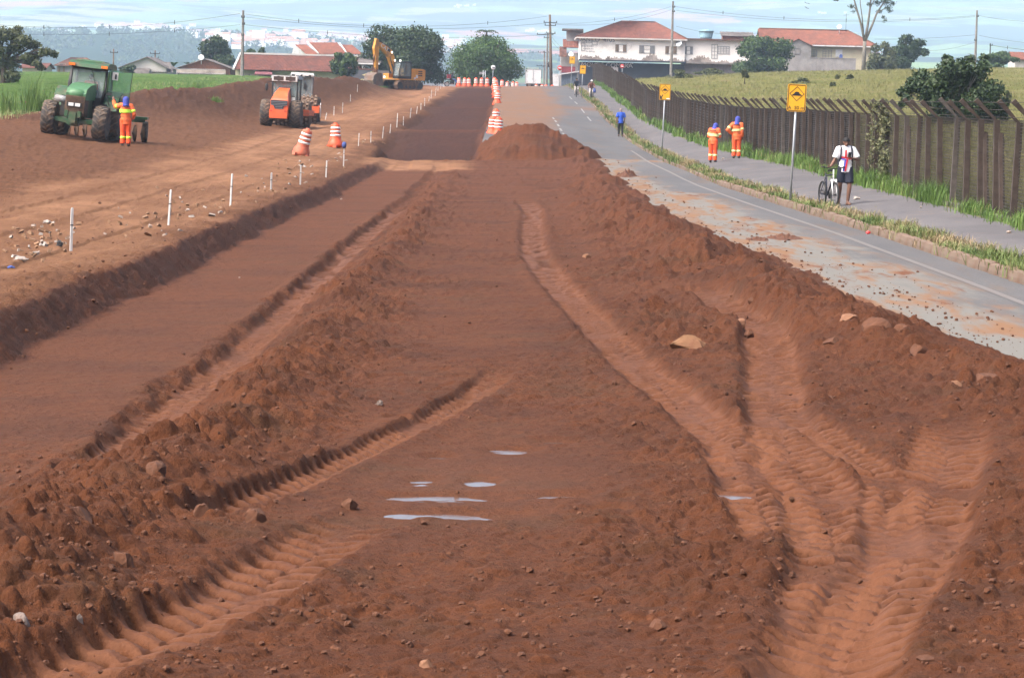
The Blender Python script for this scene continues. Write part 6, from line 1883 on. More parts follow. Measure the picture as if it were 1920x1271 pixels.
def cab(parent, x0, x1, y0, y1, z0, z1, fm, roofm, fans=False, lamps=False):
    f_ = MB(); t_ = .07
    for x in (x0, x1):
        for y in (y0, y1): f_.box((x, y, (z0 + z1) / 2), (t_, t_, z1 - z0))
    for y in (y0, y1):
        f_.box(((x0 + x1) / 2, y, z0), (x1 - x0 + t_ + .004, t_ + .004, .1)); f_.box(((x0 + x1) / 2, y, z1 - .03), (x1 - x0 + t_ + .004, t_ + .004, .08))
    for x in (x0, x1): f_.box((x, (y0 + y1) / 2, z0 + .002), (t_ - .004, y1 - y0, .1)); f_.box((x, (y0 + y1) / 2, z1 - .032), (t_ - .004, y1 - y0, .08))
    f_.box(((x0 + x1) / 2, (y0 + y1) / 2, z0 - .1), (x1 - x0, y1 - y0, .12))
    f_.build('cab_frame', fm, parent)
    g = MB(); g.box(((x0 + x1) / 2, y0, (z0 + z1) / 2), (x1 - x0 - t_, .02, z1 - z0 - .1)); g.build('windscreen', M['glass'], parent)
    g = MB(); g.box(((x0 + x1) / 2, y1, (z0 + z1) / 2), (x1 - x0 - t_, .02, z1 - z0 - .1))
    for x in (x0, x1): g.box((x, (y0 + y1) / 2, (z0 + z1) / 2), (.02, y1 - y0 - t_, z1 - z0 - .1))
    g.build('side_window', M['glass'], parent)
    r_ = MB(); r_.box(((x0 + x1) / 2, (y0 + y1) / 2, z1 + .10), (x1 - x0 + .2, y1 - y0 + .3, .18), top=.94); ro = r_.build('cab_roof', roofm, parent)
    if fans:
        q = MB(); q.box(((x0 + x1) / 2, y0 - .16, z1 + .02), (x1 - x0 + .02, .2, .30)); fo = q.build('fan_box', M['rollwhite'], parent)
        for s_ in (-1, 1):
            q = MB(); q.lathe([(.05, 0), (.12, .0), (.125, -.02), (.14, -.02), (.14, .02), (.02, .02)], 18, ((x0 + x1) / 2 + s_ * (x1 - x0) * .24, y0 - .265, z1 + .02), 'Y'); q.box(((x0 + x1) / 2 + s_ * (x1 - x0) * .24, y0 - .262, z1 + .02), ((x1 - x0) * .40, .012, .22)); q.build('fan', mat('dark_rust_fan', (.05, .028, .02), .7) if 'dark_rust_fan' not in bpy.data.materials else bpy.data.materials['dark_rust_fan'], fo)
    if lamps:
        for k in (-1, 0, 1):
            q = MB(); q.box((0, 0, 0), (.2, .14, .12)); q.build('work_lamp', M['black'], parent, ((x0 + x1) / 2 + k * (x1 - x0) * .42, y0 - .22, z1 + .0), (.2, 0, k * .25))
            q = MB(); q.box((0, 0, 0), (.13, .02, .08)); q.build('lamp_lens', M['lens'], parent, ((x0 + x1) / 2 + k * (x1 - x0) * .42 + .09, y0 - .30, z1 + .0), (.2, 0, k * .25))
    s_ = MB(); s_.box(((x0 + x1) / 2, (y0 + y1) / 2, z0 + .25), (.5, .5, .14)); s_.box(((x0 + x1) / 2, (y0 + y1) / 2 + .25, z0 + .6), (.48, .14, .65)); s_.tube([((x0 + x1) / 2, y0 + .2, z0), ((x0 + x1) / 2, y0 + .42, z0 + .55)], .03, 6); s_.build('seat', M['seat'], parent)
    return ro


rp = Vector((PX(525, 240, 168).x, 168.6, 0)); rp.z = ground(rp.x, rp.y) + .02
RO = thing('road_roller', 'orange road roller with engine hood and two lugged tyres facing the camera', 'road roller', rp, (0, math.radians(1.4), math.radians(-4)))
for s_ in (-1, 1):
    o, r_ = tyre('tyre', RO, (s_ * .84, 0, .78), .78, .60, 20); r_.build('rim', M['rollwhite'], o)
b = MB()
prof = [(-1.0, 1.52), (-.95, 1.60), (-.2, 1.98), (.85, 2.22), (.85, 1.0), (-1.0, 1.0)]
n_ = len(prof); vs_ = []
for sx_, wt in ((-1, 1), (1, 1)):
    for y_, z_ in prof:
        hw_ = .50 if z_ < 1.56 else (.46 if z_ < 1.7 else (.36 if z_ < 2.1 else .30))
        vs_.append((sx_ * hw_, y_, z_))
fs_ = [tuple(range(n_)), tuple(reversed(range(n_, 2 * n_)))] + [(i_, i_ + n_, (i_ + 1) % n_ + n_, (i_ + 1) % n_) for i_ in range(n_)]
b.add(vs_, fs_); b.build('hood', M['hammorange'], RO)
b = MB(); b.prism([(-.46, 1.50), (.46, 1.50), (.46, 1.26), (.30, 1.20), (.22, 1.02), (-.22, 1.02), (-.30, 1.20), (-.46, 1.26)], .06, (0, -1.03, 0)); gr = b.build('grille', M['navy'], RO)
b = MB()
for k in range(5):
    z_ = 1.06 + k * .09; w_ = .40 if z_ < 1.2 else .9
    b.box((0, -1.075, z_), (w_, .03, .022))
b.build('grille_bar', M['hammgrey'], gr)
b = MB(); b.box((0, -.98, .80), (1.02, .5, .40)); b.box((0, -1.06, .62), (.98, .44, .22), top=1.04); b.build('bumper', M['hammorange'], RO)
for s_ in (-1, 1):
    b = MB(); b.box((0, 0, 0), (.12, .04, .05)); b.build('tail_lamp', mat('red_lens', (.4, .02, .015), .3) if s_ < 0 else bpy.data.materials['red_lens'], RO, (s_ * .40, -1.24, .92))
b = MB(); b.box((0, .0, .62), (1.0, 1.7, .4)); b.cyl((-.8, 0, .78), (.8, 0, .78), .2, n=10); b.build('rear_frame', M['black'], RO)
cab(RO, -.70, .72, .85, 2.2, 1.40, 2.72, M['black'], M['hammgrey'], True)
b = MB(); b.box((0, 1.5, 1.15), (1.4, 1.3, .5)); b.box((0, 2.6, .85), (.7, 1.4, .5)); b.build('cab_base', M['black'], RO)
b = MB(); b.tube([(-.72, .85, 2.5), (-.98, .7, 2.55), (-1.0, .7, 2.4)], .016, 5); b.ball((-1.0, .68, 2.22), (.10, .05, .22), 10, 7); b.build('mirror', M['black'], RO)
b = MB(); b.box((.62, .1, 1.6), (.2, .02, .2)); b.build('warning_plate', M['plate'], RO)
drum(RO, (0, 4.1, .76), .76, 2.1)
b = MB()
for s_ in (-1, 1): b.box((s_ * 1.12, 3.9, .85), (.1, 2.2, .3))
b.box((0, 2.9, .85), (2.3, .15, .35)); b.box((0, 5.0, .85), (2.3, .15, .35)); b.build('drum_frame', M['hammorange'], RO)

# ---- second roller, pad-foot drum towards the camera
rp = Vector((PX(561, 225, 178.5).x, 178.5, 0)); rp.z = ground(rp.x, rp.y) + .05
R2 = thing('padfoot_roller', 'pad foot roller with white cab roof and studded drum behind the orange roller', 'road roller', rp, (0, math.radians(1.4), math.radians(2)))
drum(R2, (0, 0, .80), .80, 2.1)
b = MB()
for s_ in (-1, 1): b.box((s_ * 1.14, .05, .80), (.12, 2.3, .34))
b.box((0, -1.02, .80), (2.4, .14, .40)); b.box((0, 1.2, .85), (2.4, .2, .4)); b.build('drum_frame', M['hammorange'], R2)
b = MB(); b.prism([(-1.0, .62), (1.0, .62)] + [(1.0 - k * .1, (.44 if k % 2 else .54)) for k in range(21)], .05, (0, -.98, 0)); b.build('scraper', M['black'], R2)
b = MB(); b.tube([(1.25, -.9, 1.05), (1.27, -.95, .35)], .035, 6); b.tube([(1.25, -.4, 1.2), (1.25, -.95, 1.05)], .03, 6); b.build('guard_rail', M['rollwhite'], R2)
cab(R2, -.60, .62, 1.6, 2.9, 1.55, 2.78, M['hammgrey'], M['rollwhite'], False, True)
b = MB(); b.box((0, 2.2, 1.2), (1.5, 1.4, .6)); b.box((0, 1.4, .95), (.6, .6, .5)); b.build('cab_base', M['hammgrey'], R2)
b = MB(); b.prism([(2.9, 1.0), (2.9, 1.9), (4.6, 1.7), (4.7, 1.0)], 1.0, axis='X'); b.build('hood', M['hammorange'], R2)
b = MB(); b.tube([(.1, 1.55, 2.6), (.28, 1.52, 2.0)], .015, 5); b.box((.2, 1.53, 2.15), (.16, .03, .34)); b.build('wiper', M['black'], R2)
for s_ in (-1, 1):
    o, r_ = tyre('tyre', R2, (s_ * .84, 3.6, .78), .78, .55, 18); r_.build('rim', M['rollwhite'], o)

# ---- yellow excavator (works towards -y in its own frame, swung to the left)
ep = Vector((PX(752, 166, 290).x, 290.0, 0)); ep.z = ground(ep.x, ep.y) + .02
EX = thing('excavator', 'yellow tracked excavator with raised bent boom and hanging bucket', 'excavator', ep, (0, math.radians(1.4), math.radians(-44)))
EX.scale = (.9, .9, .9)
for s_ in (-1, 1):
    b = MB(); b.prism([(-1.85, .25), (-1.55, .02), (1.55, .02), (1.85, .25), (1.95, .5), (1.85, .75), (1.55, .92), (-1.55, .92), (-1.85, .75), (-1.95, .5)], .56, axis='X')
    for k in range(20):
        b.box((0, -1.6 + k * .168, .94), (.6, .06, .05)); b.box((0, -1.6 + k * .168, .005), (.6, .06, .05))
    for k in range(5):
        a = -PI / 2 + k * PI / 4
        for e in (-1, 1): b.box((0, e * (1.55 + .4 * math.cos(a)), .48 + .46 * math.sin(a)), (.6, .07, .07), (a * e, 0, 0))
    tk = b.build('track', M['mudsteel'], EX, (s_ * 1.12, 0, 0))
    for k in range(5):
        q = MB(); q.cyl((-.29, -1.2 + k * .6, .3), (.29, -1.2 + k * .6, .3), .16, n=10); q.build('roller', M['dark_metal'], tk)
    for e in (-1, 1):
        q = MB(); q.cyl((-.3, e * 1.5, .48), (.3, e * 1.5, .48), .34, n=14); q.build('sprocket', M['dark_metal'], tk)
b = MB(); b.box((0, 0, .6), (1.8, 1.8, .45)); b.lathe([(.7, .8), (.7, 1.02)], 24); b.build('undercarriage', M['dark_metal'], EX)
b = MB(); b.box((0, .35, 1.12), (2.5, 3.9, .18)); b.box((-.80, -1.0, 1.42), (.85, 1.1, .5)); b.build('deck', M['catyel'], EX)
b = MB(); b.prism([(1.1, 1.05), (2.1, 1.05), (2.32, 1.25), (2.32, 2.15), (2.1, 2.25), (1.1, 2.25)], 2.55, axis='X'); b.box((0, .75, 1.72), (2.5, 1.2, 1.05)); b.build('engine_housing', M['catyel'], EX)
for s_ in (-1, 1):
    b = MB()
    for k in range(3): b.box((s_ * 1.285, 1.55 + k * .0, 1.55 + k * .22), (.02, .6, .14))
    b.build('louvre', M['dustgrille'], EX)
b = MB(); b.box((1.29, 1.05, 1.45), (.02, .3, .34)); b.box((1.29, .75, 1.25), (.02, .22, .2)); b.build('warning_plate', M['plate'], EX)
# cab on the side that faces the camera
cx0, cx1, cy0, cy1 = .38, 1.26, -1.62, .15
b = MB()
for x in (cx0, cx1):
    b.tube([(x, cy0, 1.25), (x, cy0 + .02, 2.0), (x, cy0 + .28, 2.92)], .05, 6); b.box((x, cy1, 2.05), (.09, .1, 1.75)); b.box((x, -.62, 2.05), (.06, .08, 1.75)); b.box((x, (cy0 + cy1) / 2, 1.32), (.05, cy1 - cy0, .3)); b.box((x, (cy0 + cy1) / 2 + .15, 2.9), (.07, cy1 - cy0 - .3, .08))
b.box(((cx0 + cx1) / 2, cy0, 1.32), (cx1 - cx0, .06, .3)); b.box(((cx0 + cx1) / 2, cy1, 2.05), (cx1 - cx0 - .06, .04, 1.7)); b.build('cab_frame', M['black'], EX)
b = MB(); b.box((cx1 - .01, -1.05, 2.15), (.02, .85, 1.45)); b.box((cx1 - .01, -.24, 2.15), (.02, .68, 1.45)); b.box((cx0, -.7, 2.15), (.02, 1.6, 1.45)); b.build('side_window', M['glass'], EX)
b = MB(); b.hexa([(cx0 + .04, cy0 + .0, 1.45), (cx1 - .04, cy0, 1.45), (cx1 - .04, cy0 + .02, 1.45), (cx0 + .04, cy0 + .02, 1.45), (cx0 + .04, cy0 + .24, 2.84), (cx1 - .04, cy0 + .24, 2.84), (cx1 - .04, cy0 + .26, 2.84), (cx0 + .04, cy0 + .26, 2.84)]); b.build('windscreen', M['glass'], EX)
b = MB(); b.box(((cx0 + cx1) / 2, -.6, 2.98), (cx1 - cx0 + .1, 1.6, .1), top=.95); b.build('cab_roof', M['black'], EX)
b = MB(); b.box(((cx0 + cx1) / 2, -.45, 1.75), (.5, .5, .14)); b.box(((cx0 + cx1) / 2, -.18, 2.1), (.5, .14, .75)); b.build('seat', M['seat'], EX)
EXB = lambda z: 1.5 + (z - 1.5) * .83
EXS = lambda z: (z - .5) * .945 + .02
# boom, stick and bucket lie in the plane x = bx
bx = -.12
BOOM = [(-.75, 1.55), (-1.25, 2.6), (-1.65, 3.75), (-2.2, 4.35), (-3.0, 5.0), (-3.75, 5.42)]
top_ = [(-.55, 1.5), (-.92, 2.6), (-1.20, 3.75), (-1.70, 4.72), (-2.35, 5.15), (-3.45, 5.66), (-3.72, 5.62)]
bot_ = [(-3.68, 5.30), (-3.2, 4.88), (-2.55, 4.30), (-2.08, 3.85), (-1.78, 3.3), (-1.45, 2.5), (-.98, 1.42)]
top_ = [(a, EXB(q)) for a, q in top_]; bot_ = [(a, EXB(q)) for a, q in bot_]
b = MB(); b.prism(top_ + bot_, .46, (bx, 0, 0), 'X'); bo = b.build('boom', M['catyel'], EX)
text_part('lettering', 'CAT', .62, M['textwhite'], EX, (bx + .24, -2.75, EXB(4.98)), (PI / 2 - 0, 0, PI / 2), .012).rotation_euler = (Matrix.Rotation(PI / 2, 3, 'Z') @ Matrix.Rotation(PI / 2, 3, 'X') @ Matrix.Rotation(-.55, 3, 'Z')).to_euler()
b = MB(); b.prism([(a, EXB(q)) for a, q in ((-2.32, 4.62), (-2.22, 4.98), (-1.85, 4.74), (-2.0, 4.42))], .02, (bx + .235, 0, 0), 'X'); b.build('logo_patch', M['black'], EX)
for s_ in (-1, 1): b = MB(); b.tube([(bx + s_ * .36, -1.05, 1.35), (bx + s_ * .36, -1.75, EXB(2.9))], .09, 8); b.tube([(bx + s_ * .36, -1.75, EXB(2.9)), (bx + s_ * .34, -2.02, EXB(3.9))], .05, 8); b.build('hydraulic_ram', M['black'], EX)
b = MB()
b.tube([(bx, -1.75, EXB(4.95)), (bx, -2.9, EXB(5.62))], .10, 8); b.tube([(bx, -2.9, EXB(5.62)), (bx, -3.75, EXS(6.02))], .05, 8); b.build('hydraulic_ram', M['black'], EX)
b = MB()
b.prism([(a, EXS(q)) for a, q in ((-3.92, 6.12), (-3.62, 6.02), (-3.50, 5.2), (-3.52, 4.2), (-3.55, 2.55), (-3.80, 2.45), (-4.02, 4.2), (-4.20, 5.0))], .34, (bx, 0, 0), 'X'); b.build('stick', M['catyel'], EX)
b = MB(); b.tube([(bx, -3.98, EXS(4.7)), (bx, -4.08, EXS(3.5))], .08, 8); b.tube([(bx, -4.08, EXS(3.5)), (bx, -4.1, EXS(2.85))], .045, 8)
for s_ in (-1, 1): b.tube([(bx + s_ * .16, -3.72, EXS(2.75)), (bx + s_ * .16, -4.1, EXS(2.85)), (bx + s_ * .16, -4.05, EXS(2.3))], .05, 6)
b.box((bx, -3.75, EXS(2.45)), (.4, .3, .4)); b.build('bucket_linkage', M['rust'], EX)
bw = 1.42; th_ = .04
curve = [(-3.55, 2.28), (-4.15, 2.30), (-4.62, 1.95), (-4.75, 1.4), (-4.55, .85), (-4.1, .55), (-3.55, .50), (-3.15, .62)]
curve = [(a, EXS(q)) for a, q in curve]
b = MB(); vs_ = []
for y_, z_ in curve:
    for x_ in (-bw / 2, bw / 2): vs_.append((bx + x_, y_, z_))
for y_, z_ in curve:
    cy_, cz_ = -3.75, EXS(1.45); L_ = math.hypot(y_ - cy_, z_ - cz_)
    for x_ in (-bw / 2, bw / 2): vs_.append((bx + x_, y_ + (cy_ - y_) / L_ * th_, z_ + (cz_ - z_) / L_ * th_))
nc_ = len(curve); fs_ = []
for i_ in range(nc_ - 1):
    fs_ += [(2 * i_, 2 * i_ + 2, 2 * i_ + 3, 2 * i_ + 1), (2 * nc_ + 2 * i_, 2 * nc_ + 2 * i_ + 1, 2 * nc_ + 2 * i_ + 3, 2 * nc_ + 2 * i_ + 2)]
fs_ += [(0, 1, 2 * nc_ + 1, 2 * nc_), (2 * nc_ - 2, 4 * nc_ - 2, 4 * nc_ - 1, 2 * nc_ - 1)]
b.add(vs_, fs_)
for x_ in (-bw / 2, bw / 2):
    b.prism(curve + [(-3.3, EXS(1.4))], .05, (bx + x_, 0, 0), 'X')
bk = b.build('bucket', M['bucket'], EX)
for k in range(5):
    q = MB(); q.hexa([(-.07, .1, -.05), (.07, .1, -.05), (.07, .1, .05), (-.07, .1, .05), (-.04, .38, -.02), (.04, .38, -.02), (.04, .38, .02), (-.04, .38, .02)]); q.build('bucket_tooth', M['dark_metal'], bk, (bx - bw / 2 + .12 + k * (bw - .24) / 4, -3.25, EXS(.60)))
for c_, nm in (((bx + .26, -1.62, EXB(4.42)), 'boom_lamp'), ((cx0 + .05, cy0 + .2, 3.08), 'cab_lamp'), ((cx1 - .1, cy0 + .3, 3.08), 'cab_lamp'), ((-.95, -1.58, 1.28), 'deck_lamp')):
    q = MB(); q.ball((0, 0, 0), (.11, .08, .11), 10, 7); o = q.build('lamp_housing', M['black'], EX, c_)
    q = MB(); q.ball((0, -.05, 0), (.09, .06, .09), 10, 7); q.build('lamp', M['lamp_on'], o)
q = MB(); q.tube([(-.9, -.8, 1.6), (-.95, -.85, 3.2)], .02, 5); q.box((-.95, -.85, 3.0), (.06, .14, .4)); q.build('mirror_post', M['whitepaint'], EX)
# ------------------------------------------------------------------ traffic drums
M['drum_o'] = mat('drum_orange_plastic', (.66, .085, .025), .55, var=.12, scale=3, dirt=(.40, .13, .07), dirt_amt=.25)
M['drum_faded'] = mat('faded_drum_orange', (.50, .11, .055), .65, var=.15, scale=3, dirt=(.34, .14, .08), dirt_amt=.4)
M['band'] = mat('white_reflective_band', (.66, .64, .62), .5, var=.1, scale=6, dirt=(.45, .30, .24), dirt_amt=.2)


def make_drum(label, loc, rot, body, sc=1.0, group='orange and white traffic drums'):
    t_ = thing('traffic_drum', label, 'traffic drum', loc, rot, group)
    b = MB()
    b.lathe([(.27, 0), (.345, .03), (.345, .14), (.32, .24), (.255, .36), (.245, .40), (.232, .62), (.22, .80), (.205, .98), (.19, 1.04), (.09, 1.06), (.09, 1.12), (.03, 1.12)], 24)
    b.build('body', body, t_)
    for k in range(4):                                                  # moulded feet
        a = k * PI / 2 + .6
        f_ = MB(); f_.box((0, 0, .05), (.24, .16, .12), top=.8); f_.build('foot', body, t_, (math.cos(a) * .30, math.sin(a) * .30, 0), (0, 0, a))
    for z in (.50, .67, .84):
        r0, r1 = .243 - (z - .48) * .066, .243 - (z - .39) * .066
        m_ = MB(); m_.lathe([(r0 - .01, z), (r0 + .004, z), (r1 + .004, z + .09), (r1 - .01, z + .09)], 24); m_.build('reflective_band', M['band'], t_)
    t_.scale = (sc, sc, sc)
    return t_


q = gpx(563, 120); DR0 = make_drum('faded orange drum leaning over on the bank nearest the camera', q, (math.radians(10), math.radians(14), .3), M['drum_faded'])
q = gpx(629, 136.5); DR1 = make_drum('upright orange drum beside the blue capped stake', q, (math.radians(-3), math.radians(2), .9), M['drum_o'])
q = gpx(923, 165.5); DR2 = make_drum('left drum of the trio on the trench edge behind the spoil heap', q, (0, math.radians(1.5), .2), M['drum_o'])


def put_drum(px, Y, label, rz, tilt=0.0, sc=1.0):
    q = gpx(px, Y)
    o = dup(DR2, q, (tilt, math.radians(1.4), rz), label); o.scale = (sc, sc, sc)
    return o


put_drum(934, 164.6, 'right drum of the trio on the trench edge behind the spoil heap', 1.1)
put_drum(930, 181, 'rear drum of the trio on the trench edge behind the spoil heap', 2.0)
put_drum(932, 232, 'nearest drum of the tight column near the road crest', .4)
put_drum(931, 251, 'second drum of the tight column near the road crest', 1.0)
put_drum(930, 270, 'third drum of the tight column near the road crest', 2.4)
put_drum(929, 292, 'fourth drum of the tight column near the road crest', .1)
put_drum(927, 318, 'farthest drum of the tight column below the round white sign', 1.7)
for k, (px_, nm) in enumerate(((860, 'first'), (871, 'second'), (879, 'third'), (892.5, 'fourth'), (903, 'fifth'), (913.5, 'sixth'))):
    put_drum(px_, 352 + (k % 3) * 1.5, nm + ' drum from the motorcycle in the row across the trench head', k * .8)
for k, (px_, nm) in enumerate(((941, 'first'), (951, 'second'), (962, 'third'), (969, 'fourth'))):
    put_drum(px_, 372 + k * 2, nm + ' drum right of the tight column along the crest', k * 1.3)
for k, (px_, nm) in enumerate(((1005, 'first'), (1016, 'second'), (1024, 'third'), (1035, 'fourth'))):
    put_drum(px_, 398 + k * 2, nm + ' drum sunk behind the crest before the white lorry', k * 1.7)

# ------------------------------------------------------------------ survey stakes
M['stake'] = mat('whitewashed_stake', (.46, .46, .45), .85, var=.12, scale=5, dirt=(.24, .17, .13), dirt_amt=.3)
ORD = ['first', 'second', 'third', 'fourth', 'fifth', 'sixth', 'seventh', 'eighth', 'ninth', 'tenth', 'eleventh', 'twelfth', 'thirteenth', 'fourteenth', 'fifteenth', 'sixteenth', 'seventeenth', 'eighteenth']


def stake(px, Y, h, label, tilt, cap=False):
    q = gpx(px, Y)
    b = MB(); b.box((0, 0, h / 2 - .06), (.038, .028, h + .12)); b.box((0, 0, h + .01), (.034, .025, .02), top=.6)
    o = b.build('survey_stake', M['stake'], None, q, (random.uniform(-.04, .04), tilt, random.uniform(-.5, .5)))
    tag(o, label, 'stake', 'pale survey stakes')
    b = MB(); b.box((0, -.001, h * .62), (.042, .031, .018)); b.build('mark', M['black'], o)
    if cap:
        b = MB(); b.lathe([(.05, h - .10), (.085, h - .02), (.08, h + .08), (.05, h + .12), (.01, h + .13)], 10); b.build('cap', M['bluepaint'], o)
    return o


for k, (px_, Y_, h_, tl, ds) in enumerate(((133, 46.3, .66, .03, 'nearest the camera above the pale rubble'), (316, 56.5, .66, .06, 'before the low bank'), (432, 67, .71, .05, 'where the bank starts to narrow'), (508, 77, .46, .02, 'by the strip of broken bark'), (563, 84, .54, .01, 'below the leaning drum'), (611, 93, .52, .03, 'right of the leaning drum'))):
    stake(px_, Y_, h_, '%s stake from the camera along the left bank, %s' % (ORD[k], ds), tl)
stake(644, 108, .78, 'stake wearing a blue cap beside the upright drum', .02, True)
TRS = [(672, 142, .58), (695, 149, .55), (717, 156, .62), (731, 165, .52), (744, 174, .82), (756, 183, .62), (769, 193, .62), (781, 204, .50), (789, 214, .46), (796, 224, .62), (804, 236, .4), (808, 248, .7), (816, 262, .75), (821, 285, .55), (826, 305, .6), (832, 330, .6)]
for k, (px_, Y_, h_) in enumerate(TRS):
    stake(px_, Y_, h_, '%s stake from the blue capped one along the trench edge' % ORD[k], random.uniform(-.02, .10))
for k, (px_, Y_, h_, tl) in enumerate(((610, 186, .42, .2), (626, 194, .58, 0), (642, 200, .68, .02), (657, 222, .5, 0), (670, 232, .55, .02))):
    stake(px_, Y_, h_, '%s stake from the rollers on the spoil windrow before the bush' % ORD[k], tl)

# ------------------------------------------------------------------ road signs
M['sign_y'] = mat('sign_yellow', (.72, .36, .012), .45, var=.06, scale=3, dirt=(.45, .26, .05), dirt_amt=.12)
M['sign_red'] = mat('sign_red', (.50, .02, .02), .45, var=.08, scale=3)
M['sign_w'] = mat('sign_white', (.72, .72, .72), .45, var=.05, scale=3)


def rrect(w, h, r, n=5):
    out = []
    for cx, cy, a0 in ((w / 2 - r, h / 2 - r, 0), (-w / 2 + r, h / 2 - r, PI / 2), (-w / 2 + r, -h / 2 + r, PI), (w / 2 - r, -h / 2 + r, 1.5 * PI)):
        for k in range(n + 1):
            a = a0 + k * PI / 2 / n; out.append((cx + r * math.cos(a), cy + r * math.sin(a)))
    return out


def ring_frame(mb, outer, inner, t_, y):
    n = len(outer); vs_ = [(a, y - t_ / 2, b_) for a, b_ in outer] + [(a, y - t_ / 2, b_) for a, b_ in inner] + [(a, y + t_ / 2, b_) for a, b_ in outer] + [(a, y + t_ / 2, b_) for a, b_ in inner]
    fs_ = []
    for i_ in range(n):
        j = (i_ + 1) % n
        fs_ += [(i_, j, n + j, n + i_), (2 * n + i_, 3 * n + i_, 3 * n + j, 2 * n + j), (i_, 2 * n + i_, 2 * n + j, j), (n + i_, n + j, 3 * n + j, 3 * n + i_)]
    mb.add(vs_, fs_)


def warn_sign(px, Y, pyB, pyT, pyb, label, w, extra, tilt=0.0):
    """pyT / pyb: top and bottom of the plate, pyB foot of the post"""
    x = PX(px, pyB, Y).x; z0 = surf(x, Y) + .04
    zt_ = PX(px, pyT, Y).z; zb_ = PX(px, pyb, Y).z; h = zt_ - zb_
    t_ = thing('warning_sign', label, 'road sign', (x, Y, z0), (0, tilt, 0), 'yellow speed bump signs')
    b = MB(); b.cyl((0, 0, -.2), (0, 0, zt_ - z0 - .08), .032, .03, 10); b.build('post', M['galv'], t_)
    zc_ = (zt_ + zb_) / 2 - z0
    b = MB(); b.prism(rrect(w, h, .05), .012, (0, -.045, 0)); pl = b.build('plate', M['sign_y'], t_, (0, 0, zc_))
    b = MB(); ring_frame(b, rrect(w - .03, h - .03, .045), rrect(w - .065, h - .065, .03), .006, -.053); b.build('border', M['black'], pl)
    r_ = w * .40; cz_ = h * .5 - r_ - .055; dl = .014
    b = MB(); ring_frame(b, [(r_, cz_), (0, cz_ + r_), (-r_, cz_), (0, cz_ - r_)], [(r_ - dl * 1.5, cz_), (0, cz_ + r_ - dl * 1.5), (-r_ + dl * 1.5, cz_), (0, cz_ - r_ + dl * 1.5)], .006, -.0535); b.build('diamond', M['black'], pl)
    hw_ = w * .25
    b = MB(); b.prism([(-hw_, cz_ - .05), (hw_, cz_ - .05), (hw_, cz_ - .025), (hw_ * .62, cz_ + .0), (hw_ * .42, cz_ + .045), (-hw_ * .1, cz_ + .058), (-hw_ * .42, cz_ + .045), (-hw_ * .62, cz_), (-hw_, cz_ - .025)], .006, (0, -.0545, 0)); b.build('hump_symbol', M['black'], pl)
    if extra == 'text':
        text_part('lettering', 'A  50 m', .128, M['black'], pl, (0, -.0545, -h / 2 + .10), (PI / 2, 0, 0), .003, sx=1.05)
    elif extra == 'arrow':
        b = MB(); b.prism([(-w * .42, -h / 2 + .05), (-w * .20, -h / 2 + .05), (-w * .27, -h / 2 + .11), (-w * .14, -h / 2 + .22), (-w * .19, -h / 2 + .26), (-w * .32, -h / 2 + .15), (-w * .42, -h / 2 + .24)], .006, (0, -.0545, 0)); b.build('arrow', M['black'], pl)
        b = MB(); b.box((w * .3, -.0545, -h / 2 + .07), (.16, .006, .05)); b.build('sticker', M['sign_w'], pl)
    b = MB(); b.box((0, -.03, zc_ + h * .25), (w * .6, .02, .04)); b.box((0, -.03, zc_ - h * .25), (w * .6, .02, .04)); b.build('bracket', M['galv'], t_)
    return t_


warn_sign(1482, 80, 362, 158, 209.5, 'nearer yellow speed bump sign reading A 50 m on a thin grey post', .50, 'text', .03)
warn_sign(1241, 140, 275, 158, 188, 'yellow speed bump sign with a small arrow, beyond the man in blue', .52, 'arrow', .024)
warn_sign(1090, 268, 178, 123, 139, 'small distant yellow sign beside the second cyclist', .54, '', .03)
warn_sign(1070, 310, 158, 106, 120, 'farthest yellow sign on the tall post at the crest', .58, '', .03)


def disc_sign(name, px, Y, pyC, r, label, m_, bar, barm, ztop=None):
    p = PX(px, pyC, Y); z0 = surf(p.x, Y)
    z0 = min(z0, p.z - 1.8)
    t_ = thing(name, label, 'road sign', (p.x, Y, z0), (0, math.radians(1.4), 0))
    b = MB(); b.cyl((0, 0, -.2), (0, 0, p.z - z0 + r * .8), .035, n=8); b.build('post', M['galv'], t_)
    b = MB(); b.lathe([(.01, -.02), (r, -.02), (r, .0), (.01, .0)], 24, (0, -.05, 0), 'Y'); o = b.build('plate', m_, t_, (0, 0, p.z - z0))
    b = MB(); b.box((0, -.078, 0), (r * 1.3, .012, r * .34)); b.build('bar', barm, o)
    return t_


disc_sign('no_entry_sign', 1049, 330, 128, .27, 'round red no entry sign at the crest beside the kiosk', M['sign_red'], 'bar', M['sign_w'])
disc_sign('no_entry_sign', 1166, 440, 125, .30, 'round red no entry sign before the dark shop front', M['sign_red'], 'bar', M['sign_w'])
disc_sign('round_sign', 924, 345, 127, .26, 'round white sign with dark bar above the column of drums', M['sign_w'], 'bar', M['black'])
p = PX(908, 137, 365)
t_ = thing('street_sign', 'grey twin post sign seen from behind under the round tree', 'road sign', (p.x, 365, 1.6))
b = MB()
for s_ in (-1, 1): b.cyl((s_ * .13, 0, 0), (s_ * .13, 0, p.z - 1.3), .035, n=8)
b.build('post', M['galv'], t_)
b = MB(); b.box((-.25, 0, p.z - 1.65), (.75, .03, .3)); b.build('plate', M['winmetal'], t_)

